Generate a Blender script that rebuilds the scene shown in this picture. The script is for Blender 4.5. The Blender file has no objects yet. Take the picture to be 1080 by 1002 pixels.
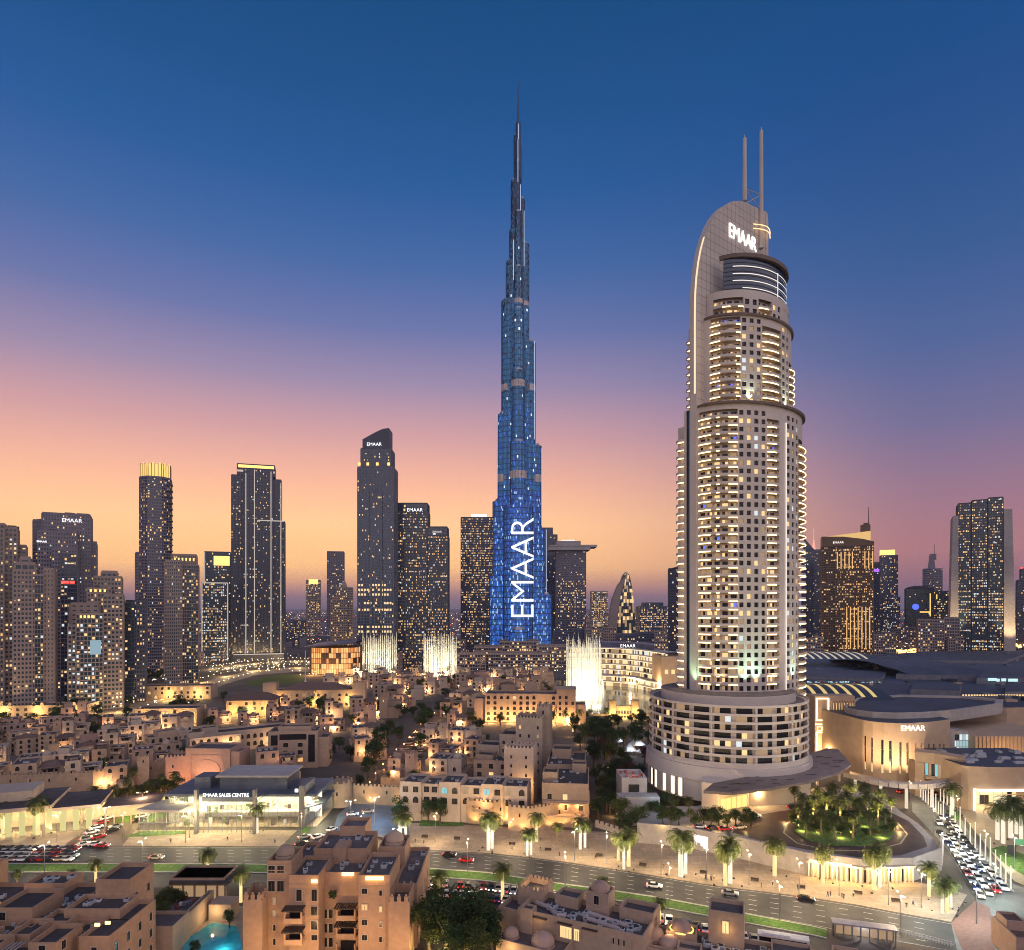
import bpy, math, random
from mathutils import Vector, Matrix
sc = bpy.context.scene
R = math.radians
# ------------------------------------------------------------------ camera, sky, sun, exposure
F, H, HY = 700.0, 80.0, 641.0            # focal length in photo pixels, eye height, horizon row
cam = bpy.data.cameras.new("camera")
cam.sensor_width = 36.0
cam.lens = F / 1080.0 * 36.0
cam.shift_y = (HY - 501.0) / 1080.0
cam.clip_start, cam.clip_end = 1.0, 60000.0
co = bpy.data.objects.new("camera", cam)
sc.collection.objects.link(co)
co.location = (0, 0, H)
co.rotation_euler = (R(90), 0, 0)
sc.camera = co

SUN_AZ = R(-20)                            # sunset glow left of the tall tower, measured from +Y
world = bpy.data.worlds.new("World")
sc.world = world
world.use_nodes = True
nt = world.node_tree
nt.nodes.clear()
N = nt.nodes.new
L = nt.links.new
out = N('ShaderNodeOutputWorld')
geo = N('ShaderNodeTexCoord')
sep = N('ShaderNodeSeparateXYZ')
L(geo.outputs['Generated'], sep.inputs[0])


def srgb(r, g, b):
    f = lambda c: (c / 255 / 12.92) if c / 255 <= 0.04045 else ((c / 255 + 0.055) / 1.055) ** 2.4
    return (f(r), f(g), f(b), 1)


def hot(r, g, b, k):
    c = srgb(r, g, b)
    return (c[0] * k, c[1] * k, c[2] * k, 1)


def ramp(stops):
    n = N('ShaderNodeValToRGB')
    cr = n.color_ramp
    cr.interpolation = 'B_SPLINE' if False else 'LINEAR'
    while len(cr.elements) < len(stops):
        cr.elements.new(0.5)
    for e, (p, c) in zip(cr.elements, stops):
        e.position = p
        e.color = c
    L(sep.outputs['Z'], n.inputs[0])
    return n


def el(py, x=0):
    return (HY - py) / math.hypot(math.hypot(F, x), HY - py)


sunset = ramp([(0, srgb(150, 105, 105)), (el(628), hot(240, 158, 122, 1.1)), (el(600), hot(255, 192, 120, 1.5)), (el(555), hot(255, 196, 138, 1.4)),
               (el(512), hot(252, 186, 154, 1.15)), (el(465), srgb(226, 170, 170)), (el(410), srgb(166, 146, 178)), (el(350), srgb(110, 122, 176)), (el(285), srgb(70, 108, 170)),
               (el(200), srgb(36, 94, 158)), (el(100), srgb(22, 82, 142)), (el(0), srgb(12, 76, 132)), (0.9, srgb(16, 66, 118))])
away = ramp([(0, srgb(120, 85, 100)), (el(630), srgb(165, 105, 118)), (el(590), srgb(196, 130, 130)), (el(535), srgb(164, 124, 146)),
             (el(475), srgb(120, 114, 156)), (el(405), srgb(82, 104, 158)), (el(325), srgb(54, 94, 152)), (el(240), srgb(38, 84, 146)),
             (el(140), srgb(20, 78, 140)), (el(0), srgb(10, 74, 130)), (0.9, srgb(20, 60, 105))])
# horizontal bearing from the sunset, so the glow fades to either side
dx, dy = math.sin(SUN_AZ), math.cos(SUN_AZ)
vm = N('ShaderNodeVectorMath'); vm.operation = 'MULTIPLY'; vm.inputs[1].default_value = (1, 1, 0)
nm = N('ShaderNodeVectorMath'); nm.operation = 'NORMALIZE'
dt = N('ShaderNodeVectorMath'); dt.operation = 'DOT_PRODUCT'; dt.inputs[1].default_value = (dx, dy, 0)
L(geo.outputs['Generated'], vm.inputs[0]); L(vm.outputs[0], nm.inputs[0]); L(nm.outputs[0], dt.inputs[0])
mr = N('ShaderNodeMapRange'); mr.interpolation_type = 'SMOOTHSTEP'
mr.inputs[1].default_value = 0.60; mr.inputs[2].default_value = 0.995
L(dt.outputs['Value'], mr.inputs[0])
mx = N('ShaderNodeMixRGB')
L(mr.outputs[0], mx.inputs[0]); L(away.outputs[0], mx.inputs[1]); L(sunset.outputs[0], mx.inputs[2])
# unseen eastern sky, mauve, raised above a real afterglow to light building fronts
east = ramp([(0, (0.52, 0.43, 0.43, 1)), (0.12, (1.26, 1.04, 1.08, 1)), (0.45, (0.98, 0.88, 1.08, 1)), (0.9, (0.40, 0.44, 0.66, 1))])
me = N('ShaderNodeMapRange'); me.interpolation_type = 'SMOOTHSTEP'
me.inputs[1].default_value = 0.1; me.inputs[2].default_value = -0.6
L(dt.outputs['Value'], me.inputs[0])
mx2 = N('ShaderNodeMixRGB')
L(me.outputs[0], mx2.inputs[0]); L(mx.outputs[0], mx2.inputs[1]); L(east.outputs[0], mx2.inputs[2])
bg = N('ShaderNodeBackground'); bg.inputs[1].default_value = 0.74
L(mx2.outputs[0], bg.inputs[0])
sky = N('ShaderNodeTexSky'); sky.sky_type = 'NISHITA'; sky.sun_disc = False
sky.sun_elevation = R(1.0); sky.sun_rotation = SUN_AZ
bg2 = N('ShaderNodeBackground'); bg2.inputs[1].default_value = 0.0015
L(sky.outputs[0], bg2.inputs[0])
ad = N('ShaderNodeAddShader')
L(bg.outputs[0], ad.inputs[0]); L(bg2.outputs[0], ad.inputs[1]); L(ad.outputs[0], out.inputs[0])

sun = bpy.data.lights.new("sun", 'SUN')
sun.energy = 0.12; sun.angle = R(12); sun.color = (1.0, 0.6, 0.38)
so = bpy.data.objects.new("sun", sun)
sc.collection.objects.link(so)
so.rotation_euler = (R(90 - 3), 0, math.pi - SUN_AZ)
sc.view_settings.view_transform = 'Standard'
sc.view_settings.look = 'None'
sc.view_settings.exposure = 0.4
sc.view_settings.gamma = 1.0
sc.cycles.sample_clamp_indirect = 3.0
sc.cycles.max_bounces = 6
sc.cycles.diffuse_bounces = 3
sc.cycles.glossy_bounces = 3
sc.cycles.transparent_max_bounces = 24
sc.cycles.volume_bounces = 0
sc.cycles.caustics_reflective = False
sc.cycles.caustics_refractive = False
sc.cycles.use_denoising = True
sc.cycles.filter_width = 1.0

# ------------------------------------------------------------------ helpers


def G(px, py, z=0.0):                      # photo pixel -> point on the level z
    Y = (H - z) * F / (py - HY)
    return ((px - 540) * Y / F, Y, z)


def XP(px, Y):
    return (px - 540) * Y / F


def ZP(py, Y):
    return H + (HY - py) * Y / F


LABELS = {}


def tag(o, label, cat, group=None, shared=False):
    if not shared:
        assert label not in LABELS, label
        LABELS[label] = 1
    n = len(label.split())
    assert 4 <= n <= 16, (n, label)
    o['label'] = label
    o['category'] = cat
    if group:
        o['group'] = group
    return o


def kind(o, k):
    o['kind'] = k
    return o


def link(o, parent=None):
    sc.collection.objects.link(o)
    if parent:
        o.parent = parent
    return o


def empty(name, loc=(0, 0, 0), rz=0.0):
    o = bpy.data.objects.new(name, None)
    o.empty_display_size = 0.1
    o.location = loc
    o.rotation_euler = (0, 0, rz)
    return link(o)


def place(name, me_, parent=None, loc=(0, 0, 0), rz=0.0, rx=0.0, sc_=None):
    o = bpy.data.objects.new(name, me_)
    o.location = loc
    o.rotation_euler = (rx, 0, rz)
    if sc_:
        o.scale = sc_
    return link(o, parent)


def copy_tree(o, parent=None):
    c = o.copy()
    link(c)
    c.parent = parent
    for ch in o.children:
        copy_tree(ch, c)
    return c


SPLIT = set('parapet_lamp red_light light_line light_outline crown_light gold_light_line tall_window tall_window_frame drum_pier facade_fin crown_fins concrete_fin mast canopy_column colonnade pillar post setback_cap seam_light facade_slot_light shop_window light_strip'.split())


class MB:
    def __init__(s):
        s.v = []; s.f = []; s.m = []; s.smooth = False

    def face(s, pts, m=0):
        i = len(s.v)
        s.v += [tuple(p) for p in pts]
        s.f.append(tuple(range(i, i + len(pts))))
        s.m.append(m)

    def box(s, x0, x1, y0, y1, z0, z1, m=0, bottom=True):
        i = len(s.v)
        s.v += [(x0, y0, z0), (x1, y0, z0), (x1, y1, z0), (x0, y1, z0), (x0, y0, z1), (x1, y0, z1), (x1, y1, z1), (x0, y1, z1)]
        fs = [(4, 5, 6, 7), (0, 1, 5, 4), (1, 2, 6, 5), (2, 3, 7, 6), (3, 0, 4, 7)]
        if bottom:
            fs.append((3, 2, 1, 0))
        for q in fs:
            s.f.append(tuple(i + k for k in q)); s.m.append(m)

    def prism(s, poly, z0, z1, m=0, top=True, bottom=False, mt=None):
        n = len(poly)
        for k in range(n):
            a, b = poly[k], poly[(k + 1) % n]
            s.face([(a[0], a[1], z0), (b[0], b[1], z0), (b[0], b[1], z1), (a[0], a[1], z1)], m)
        if top:
            s.face([(p[0], p[1], z1) for p in poly], m if mt is None else mt)
        if bottom:
            s.face([(p[0], p[1], z0) for p in reversed(poly)], m)

    def frustum(s, cx, cy, z0, z1, r0, r1, n=10, m=0, cap=True, rot=0.0):
        i = len(s.v)
        for z, r in ((z0, r0), (z1, r1)):
            for k in range(n):
                a = rot + 2 * math.pi * k / n
                s.v.append((cx + r * math.cos(a), cy + r * math.sin(a), z))
        for k in range(n):
            s.f.append((i + k, i + (k + 1) % n, i + n + (k + 1) % n, i + n + k)); s.m.append(m)
        if cap:
            s.f.append(tuple(i + n + k for k in range(n))); s.m.append(m)

    def lathe(s, cx, cy, prof, n=16, m=0):
        for (r0, z0), (r1, z1) in zip(prof, prof[1:]):
            s.frustum(cx, cy, z0, z1, r0, r1, n, m, cap=False)

    def dome(s, cx, cy, z, r, h=None, n=20, m=0):
        h = h or r
        s.lathe(cx, cy, [(r * math.cos(R(a)) + 0.001, z + h * math.sin(R(a))) for a in range(0, 91, 10)], n, m)

    def tube(s, p, q, r, n=6, m=0, r1=None):
        p, q = Vector(p), Vector(q)
        d = (q - p)
        if d.length < 1e-6:
            return
        d.normalize()
        u = d.cross(Vector((0, 0, 1)))
        if u.length < 1e-3:
            u = Vector((1, 0, 0))
        u.normalize(); w = d.cross(u)
        r1 = r if r1 is None else r1
        i = len(s.v)
        for c, rr in ((p, r), (q, r1)):
            for k in range(n):
                a = 2 * math.pi * k / n
                s.v.append(tuple(c + u * (rr * math.cos(a)) + w * (rr * math.sin(a))))
        for k in range(n):
            s.f.append((i + k, i + (k + 1) % n, i + n + (k + 1) % n, i + n + k)); s.m.append(m)
        s.f.append(tuple(i + k for k in range(n))); s.m.append(m)
        s.f.append(tuple(i + n + k for k in range(n))); s.m.append(m)

    def mesh(s, name, mats):
        me_ = bpy.data.meshes.new(name)
        me_.from_pydata(s.v, [], s.f)
        for m_ in mats:
            me_.materials.append(m_)
        me_.polygons.foreach_set('material_index', s.m)
        if s.smooth:
            me_.polygons.foreach_set('use_smooth', [True] * len(s.f))
        me_.update()
        return me_

    def build(s, name, mats, parent=None, loc=(0, 0, 0), rz=0.0):
        if not isinstance(mats, (list, tuple)):
            mats = [mats]
        if name in SPLIT:
            own = {}
            def root_(v):
                while own.get(v, v) != v:
                    v = own[v]
                return v
            for f in s.f:
                for v in f:
                    own[root_(v)] = root_(f[0])
            bag = {}
            for f, m in zip(s.f, s.m):
                bag.setdefault(root_(f[0]), []).append((f, m))
            o = None
            for fs in bag.values():
                b = MB()
                for f, m in fs:
                    b.face([s.v[v] for v in f], m)
                me_ = b.mesh(name, mats)
                o = place(name, me_, parent, loc, rz)
            return o
        return place(name, s.mesh(name, mats), parent, loc, rz)


# ------------------------------------------------------------------ materials


def mat(name, col, rough=0.8, var=0.12, scale=0.6, metal=0.0, em=None, es=0.0, spec=0.4, rand=0.0, bump=0.0, alpha=1.0, coarse=0.0):
    m = bpy.data.materials.new(name)
    m.use_nodes = True
    t = m.node_tree
    b = t.nodes['Principled BSDF']
    b.inputs['Roughness'].default_value = rough
    b.inputs['Metallic'].default_value = metal
    b.inputs['Specular IOR Level'].default_value = spec
    n = t.nodes.new
    tc = n('ShaderNodeTexCoord')
    no = n('ShaderNodeTexNoise'); no.inputs['Scale'].default_value = scale; no.inputs['Detail'].default_value = 5
    t.links.new(tc.outputs['Object'], no.inputs['Vector'])
    r_ = n('ShaderNodeMapRange')
    r_.inputs[1].default_value = 0.3; r_.inputs[2].default_value = 0.7
    r_.inputs[3].default_value = 1 - var; r_.inputs[4].default_value = 1 + var
    t.links.new(no.outputs['Fac'], r_.inputs[0])
    val = r_.outputs[0]
    if coarse:
        n2 = n('ShaderNodeTexNoise'); n2.inputs['Scale'].default_value = scale * 0.07; n2.inputs['Detail'].default_value = 3
        t.links.new(tc.outputs['Object'], n2.inputs['Vector'])
        r2 = n('ShaderNodeMapRange'); r2.inputs[1].default_value = 0.35; r2.inputs[2].default_value = 0.65
        r2.inputs[3].default_value = 1 - coarse; r2.inputs[4].default_value = 1 + coarse
        t.links.new(n2.outputs['Fac'], r2.inputs[0])
        k = n('ShaderNodeMath'); k.operation = 'MULTIPLY'
        t.links.new(val, k.inputs[0]); t.links.new(r2.outputs[0], k.inputs[1]); val = k.outputs[0]
    if rand:
        oi = n('ShaderNodeObjectInfo')
        r3 = n('ShaderNodeMapRange'); r3.inputs[3].default_value = 1 - rand; r3.inputs[4].default_value = 1 + rand
        t.links.new(oi.outputs['Random'], r3.inputs[0])
        k = n('ShaderNodeMath'); k.operation = 'MULTIPLY'
        t.links.new(val, k.inputs[0]); t.links.new(r3.outputs[0], k.inputs[1]); val = k.outputs[0]
    mul = n('ShaderNodeVectorMath'); mul.operation = 'SCALE'
    mul.inputs[0].default_value = col[:3]
    t.links.new(val, mul.inputs['Scale'])
    t.links.new(mul.outputs[0], b.inputs['Base Color'])
    if bump:
        bp = n('ShaderNodeBump'); bp.inputs['Strength'].default_value = bump; bp.inputs['Distance'].default_value = 0.05
        t.links.new(no.outputs['Fac'], bp.inputs['Height']); t.links.new(bp.outputs[0], b.inputs['Normal'])
    if em:
        b.inputs['Emission Color'].default_value = (*em[:3], 1)
        b.inputs['Emission Strength'].default_value = es
        m.cycles.emission_sampling = 'NONE'
    if alpha < 1:
        b.inputs['Alpha'].default_value = alpha
    return m


def translucify(m, f=0.45):
    t = m.node_tree
    b = t.nodes['Principled BSDF']
    tl = t.nodes.new('ShaderNodeBsdfTranslucent'); mxs = t.nodes.new('ShaderNodeMixShader'); mxs.inputs[0].default_value = f
    t.links.new(b.inputs['Base Color'].links[0].from_socket, tl.inputs[0])
    t.links.new(b.outputs[0], mxs.inputs[1]); t.links.new(tl.outputs[0], mxs.inputs[2])
    t.links.new(mxs.outputs[0], t.nodes['Material Output'].inputs[0])


def paved(m, size, dark_=0.72, mortar=0.03):
    """lays a pattern of joints over a material, in metres"""
    t = m.node_tree
    b = t.nodes['Principled BSDF']
    br = t.nodes.new('ShaderNodeTexBrick'); tc = t.nodes.new('ShaderNodeTexCoord')
    br.inputs['Scale'].default_value = 1.0; br.inputs['Brick Width'].default_value = size * 1.6; br.inputs['Row Height'].default_value = size
    br.inputs['Mortar Size'].default_value = mortar * size; br.inputs['Color1'].default_value = (1.08, 1.08, 1.08, 1); br.inputs['Color2'].default_value = (0.86, 0.86, 0.86, 1)
    br.inputs['Mortar'].default_value = (dark_, dark_, dark_, 1)
    t.links.new(tc.outputs['Object'], br.inputs['Vector'])
    k = t.nodes.new('ShaderNodeVectorMath'); k.operation = 'MULTIPLY'
    t.links.new(b.inputs['Base Color'].links[0].from_socket, k.inputs[0]); t.links.new(br.outputs['Color'], k.inputs[1])
    t.links.new(k.outputs[0], b.inputs['Base Color'])


def lamp_mat(name, col, s):
    return mat(name, (0.08, 0.08, 0.08), 0.5, 0.05, 1.0, em=col, es=s)


plaster = mat('sand_plaster', (0.42, 0.295, 0.205), 0.9, 0.10, 0.7, rand=0.12, coarse=0.10, bump=0.15)
plaster_pink = mat('rose_plaster', (0.42, 0.275, 0.205), 0.9, 0.10, 0.7, rand=0.10, coarse=0.10, bump=0.15)
plaster_pale = mat('pale_plaster', (0.48, 0.375, 0.285), 0.9, 0.09, 0.7, rand=0.12, coarse=0.10, bump=0.15)
fort = mat('fort_stone_plaster', (0.40, 0.28, 0.18), 0.92, 0.14, 0.5, rand=0.05, coarse=0.15, bump=0.3)
roofdeck = mat('roof_felt', (0.10, 0.082, 0.078), 0.9, 0.25, 0.4, rand=0.35, coarse=0.3)
rooftile = mat('clay_roof', (0.17, 0.105, 0.08), 0.9, 0.2, 0.9, rand=0.2)
timber = mat('dark_timber', (0.06, 0.04, 0.03), 0.7, 0.2, 2.0)
wglass = mat('dark_window_glass', (0.018, 0.017, 0.02), 0.25, 0.3, 0.8, spec=0.35)
framed = mat('bronze_frame', (0.10, 0.075, 0.055), 0.6, 0.1, 2.0)
concrete = mat('pale_concrete', (0.42, 0.37, 0.33), 0.85, 0.12, 0.4, coarse=0.12)
white = mat('white_paint', (0.72, 0.71, 0.69), 0.6, 0.06, 1.0)
asphalt = mat('asphalt', (0.046, 0.045, 0.046), 0.62, 0.25, 0.25, coarse=0.35)
asphalt_brown = mat('brown_asphalt', (0.10, 0.062, 0.05), 0.6, 0.2, 0.3, coarse=0.2)
paving = mat('stone_paving', (0.34, 0.265, 0.195), 0.75, 0.14, 0.9, coarse=0.2)
groundm = mat('sandy_ground', (0.115, 0.092, 0.075), 0.95, 0.35, 0.03, coarse=0.4)
marking = mat('road_paint', (0.5, 0.49, 0.46), 0.7, 0.35, 0.8)
kerbm = mat('kerb_stone', (0.45, 0.42, 0.38), 0.8, 0.1, 1.0)
grassm = mat('lawn_grass', (0.075, 0.15, 0.03), 0.95, 0.45, 1.2, bump=0.6, coarse=0.25)
leafm = mat('dark_leaf', (0.045, 0.08, 0.026), 0.8, 0.45, 0.9, rand=0.3)
leafm2 = mat('olive_leaf', (0.09, 0.115, 0.032), 0.8, 0.45, 0.9, rand=0.25)
leafr = mat('red_blossom_leaf', (0.16, 0.055, 0.042), 0.8, 0.4, 0.9)
palmm = mat('palm_frond', (0.10, 0.12, 0.04), 0.65, 0.35, 0.8, rand=0.25)
barkm = mat('palm_bark', (0.24, 0.18, 0.11), 0.9, 0.3, 3.0, bump=0.5)
bark2 = mat('tree_bark', (0.10, 0.07, 0.05), 0.9, 0.3, 3.0)
for m_ in (palmm, leafm, leafm2, leafr):
    translucify(m_)
paved(paving, 2.4); paved(asphalt, 9.0, .9, .01)
steel = mat('grey_steel', (0.36, 0.36, 0.37), 0.4, 0.08, 1.5, metal=0.6)
dark = mat('charcoal_metal', (0.03, 0.031, 0.035), 0.45, 0.1, 1.0)
acm = mat('roof_unit_metal', (0.42, 0.42, 0.42), 0.6, 0.15, 1.0, rand=0.2)
water = mat('lake_water', (0.05, 0.06, 0.065), 0.10, 0.2, 0.05, spec=0.6, bump=0.6)
poolm = mat('pool_water', (0.02, 0.20, 0.25), 0.08, 0.35, 0.5, spec=0.5, em=(0.01, 0.30, 0.38), es=0.10, bump=0.4)  # faint emission puts the glow of pool lamps into the water colour
warm = lamp_mat('warm_lit_window', (1.0, 0.66, 0.28), 0.85)
warm2 = lamp_mat('amber_lit_window', (1.0, 0.52, 0.18), 0.8)
coolw = lamp_mat('white_lit_window', (0.85, 0.95, 1.0), 0.65)
dimw = lamp_mat('dim_lit_window', (1.0, 0.62, 0.32), 0.28)
bluew = lamp_mat('blue_lit_window', (0.08, 0.16, 1.0), 1.0)
tealw = lamp_mat('teal_lit_window', (0.25, 0.8, 0.9), 0.55)
ledwarm = lamp_mat('warm_led_strip', (1.0, 0.68, 0.30), 3.8)
ledgold = lamp_mat('gold_led', (1.0, 0.58, 0.15), 1.5)
ledwhite = lamp_mat('white_led', (1.0, 0.95, 0.88), 1.8)
ledsoft = lamp_mat('soft_white_led', (1.0, 0.90, 0.82), 0.8)
stripl = lamp_mat('pale_light_line', (1.0, 0.86, 0.74), 0.42)
signw = lamp_mat('white_sign_letters', (1.0, 0.98, 0.95), 1.7)
bulb = lamp_mat('street_lamp_glass', (1.0, 0.78, 0.45), 10.0)
bulbo = lamp_mat('orange_lamp_glass', (1.0, 0.45, 0.12), 8.0)
redl = lamp_mat('red_tail_light', (1.0, 0.03, 0.02), 4.0)
headl = lamp_mat('headlight_glass', (1.0, 0.95, 0.85), 7.0)
glassnavy = mat('navy_curtain_glass', (0.022, 0.036, 0.075), 0.14, 0.3, 0.02, spec=0.75)
glassteal = mat('teal_curtain_glass', (0.025, 0.055, 0.075), 0.16, 0.3, 0.02, spec=0.75)
tanstone = mat('tan_stone_cladding', (0.32, 0.25, 0.215), 0.8, 0.08, 0.05, coarse=0.08)
mauve = mat('mauve_stone_cladding', (0.20, 0.18, 0.205), 0.7, 0.08, 0.05, coarse=0.08)
charcoal = mat('charcoal_cladding', (0.05, 0.056, 0.085), 0.5, 0.1, 0.05)
slate = mat('slate_cladding', (0.085, 0.097, 0.15), 0.45, 0.1, 0.05)
bronze = mat('bronze_cladding', (0.16, 0.095, 0.05), 0.5, 0.12, 0.05)
addr = mat('hotel_stone', (0.62, 0.53, 0.445), 0.7, 0.08, 0.08, coarse=0.06)
addrdark = mat('hotel_brown_ledge', (0.16, 0.11, 0.085), 0.6, 0.08, 0.3)
mallstone = mat('mall_sandstone', (0.50, 0.35, 0.225), 0.85, 0.08, 0.3, coarse=0.08)
mallroof = mat('mall_roof_sheet', (0.075, 0.082, 0.10), 0.55, 0.25, 0.04, coarse=0.4)
paved(mallroof, 7.0, .6, .03)


def text_mesh(s, size, mtl, depth=0.15, name='lettering', spacing=1.0):
    cu = bpy.data.curves.new('lettering_curve', 'FONT')
    cu.body = s; cu.size = size; cu.extrude = depth; cu.align_x = 'CENTER'; cu.align_y = 'CENTER'
    cu.space_character = spacing
    cu.offset = (-0.012 if size < 4 else -0.022 if size < 20 else -0.014) * size
    ob = bpy.data.objects.new('lettering_tmp', cu)
    sc.collection.objects.link(ob)
    dg = bpy.context.evaluated_depsgraph_get()
    me_ = bpy.data.meshes.new_from_object(ob.evaluated_get(dg))
    bpy.data.objects.remove(ob)
    me_.name = name
    me_.materials.clear(); me_.materials.append(mtl)
    return me_


def light(kind_, loc, power, col, parent=None, r=0.3, aim=None, cone=70, name=None):
    l_ = bpy.data.lights.new(name or 'lamp_light', kind_)
    l_.energy = power; l_.color = col
    l_.shadow_soft_size = r
    if kind_ == 'SPOT':
        l_.spot_size = R(cone); l_.spot_blend = 0.8
    o = bpy.data.objects.new(name or 'lamp_light', l_)
    o.location = loc
    if aim is not None:
        o.rotation_euler = (Vector(aim) - Vector(loc)).to_track_quat('-Z', 'Y').to_euler()
    return link(o, parent)


ORD = 'first second third fourth fifth sixth seventh eighth ninth tenth eleventh twelfth thirteenth fourteenth fifteenth sixteenth seventeenth eighteenth nineteenth'.split()
TENS = {2: 'twentieth', 3: 'thirtieth', 4: 'fortieth', 5: 'fiftieth', 6: 'sixtieth', 7: 'seventieth', 8: 'eightieth', 9: 'ninetieth'}
TW = {2: 'twenty', 3: 'thirty', 4: 'forty', 5: 'fifty', 6: 'sixty', 7: 'seventy', 8: 'eighty', 9: 'ninety'}


def nth(i):                                # 1-based
    if i <= 19:
        return ORD[i - 1]
    if i % 10 == 0:
        return TENS[i // 10]
    return TW[i // 10] + '-' + ORD[i % 10 - 1]
# ------------------------------------------------------------------ the ground, roads, water


def resample(pl, n):
    d = [0.0]
    for a, b in zip(pl, pl[1:]):
        d.append(d[-1] + math.hypot(b[0] - a[0], b[1] - a[1]))
    r_ = []
    for k in range(n):
        t = d[-1] * k / (n - 1)
        i = max(j for j in range(len(d) - 1) if d[j] <= t + 1e-9)
        u = (t - d[i]) / (d[i + 1] - d[i])
        r_.append((pl[i][0] + u * (pl[i + 1][0] - pl[i][0]), pl[i][1] + u * (pl[i + 1][1] - pl[i][1])))
    return r_


def ground_line(pix, z=0.0):
    return [G(x, y, z)[:2] for x, y in pix]


def ribbon(mb, A, B, z, m=0, n=60, thick=0.0):
    A, B = resample(A, n), resample(B, n)
    for k in range(n - 1):
        mb.face([(*A[k], z), (*A[k + 1], z), (*B[k + 1], z), (*B[k], z)], m)
        if thick:
            for P in (A, B):
                mb.face([(*P[k], z - thick), (*P[k + 1], z - thick), (*P[k + 1], z), (*P[k], z)], m)


def area(name, pix, z, m, kd='structure', thick=0.0):
    mb = MB()
    P = ground_line(pix)
    if thick:
        mb.prism(P, z - thick, z, 0)
    else:
        mb.face([(p[0], p[1], z) for p in P])
    return kind(mb.build(name, m), kd)


mb = MB()
mb.face([(-30000, 20, 0), (30000, 20, 0), (30000, 45000, 0), (-30000, 45000, 0)])
mb.face([(-30000, -6000, 0), (30000, -6000, 0), (30000, 20, 0), (-30000, 20, 0)])
kind(mb.build('ground', groundm), 'structure')

K_UP = ground_line([(-160, 893), (0, 893), (110, 893), (330, 894), (440, 897), (512, 900), (584, 908), (657, 919), (700, 926), (754, 935), (828, 944), (902, 955), (954, 965), (1005, 974)])
K_LO = ground_line([(-160, 911), (0, 911), (110, 911), (240, 911), (440, 915), (512, 920), (584, 931), (657, 941), (697, 947), (772, 961), (865, 978), (900, 985), (960, 996), (1010, 1005)])
M_LO = ground_line([(-160, 920), (0, 920), (110, 920), (240, 920), (440, 924), (512, 929), (584, 940), (657, 951), (697, 957), (772, 971), (865, 988), (872, 990)])
M_UP = ground_line([(-160, 911.6), (0, 911.6), (110, 911.6), (240, 911.6), (440, 915.6), (512, 920.6), (584, 931.6), (657, 941.6), (697, 947.6), (772, 961.6), (865, 979), (872, 981)])
S_LO = ground_line([(-160, 936), (0, 936), (240, 936), (440, 948), (520, 956), (600, 968), (700, 988), (800, 1010), (880, 1030)])
mb = MB(); ribbon(mb, K_UP, K_LO, 0.02)
kind(mb.build('boulevard_road', asphalt), 'structure')
mb = MB(); ribbon(mb, M_LO, S_LO, 0.02)
kind(mb.build('service_road', asphalt), 'structure')
mb = MB(); ribbon(mb, M_UP, M_LO, 0.16, thick=0.16)
kind(mb.build('median_grass', grassm), 'stuff')
# kerb edging of the median and lane dashes
mb = MB()
A, B = resample(K_UP, 120), resample(K_LO, 120)
for u in (0.2, 0.4, 0.6, 0.8):
    for k in range(0, 118, 2):
        a0 = Vector(A[k]).lerp(Vector(B[k]), u); a1 = Vector(A[k + 1]).lerp(Vector(B[k + 1]), u)
        a1 = a0.lerp(a1, 0.75)
        d = (a1 - a0).normalized(); nrm = Vector((-d.y, d.x)) * 0.11
        mb.face([(*(a0 + nrm), 0.026), (*(a0 - nrm), 0.026), (*(a1 - nrm), 0.026), (*(a1 + nrm), 0.026)])
for u in (0.03, 0.97):
    for k in range(119):
        a0 = Vector(A[k]).lerp(Vector(B[k]), u); a1 = Vector(A[k + 1]).lerp(Vector(B[k + 1]), u)
        d = (a1 - a0).normalized(); nrm = Vector((-d.y, d.x)) * 0.08
        mb.face([(*(a0 + nrm), 0.026), (*(a0 - nrm), 0.026), (*(a1 - nrm), 0.026), (*(a1 + nrm), 0.026)])
kind(mb.build('road_markings', marking), 'structure')
mb = MB()
for P in (M_UP, M_LO):
    P = resample(P, 90)
    for a, b in zip(P, P[1:]):
        a, b = Vector(a), Vector(b); d = (b - a).normalized(); nrm = Vector((-d.y, d.x)) * 0.2
        mb.prism([a + nrm, a - nrm, b - nrm, b + nrm], 0.0, 0.2)
kind(mb.build('median_kerb', kerbm), 'structure')

P_UP = ground_line([(-160, 872), (0, 878), (110, 876), (330, 876), (440, 868), (520, 872), (600, 876), (680, 880), (740, 890), (830, 910), (900, 920), (985, 934), (1020, 944)])
P_LO = ground_line([(-160, 892.4), (0, 892.4), (110, 892.4), (330, 893.4), (440, 896.4), (512, 899.4), (584, 907.4), (657, 918.4), (700, 925.4), (754, 934.4), (828, 943.4), (902, 954.4), (954, 964.4), (1003, 973)])
mb = MB(); ribbon(mb, P_UP, P_LO, 0.15, thick=0.15, n=80)
kind(mb.build('promenade_pavement', paving), 'structure')

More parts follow.
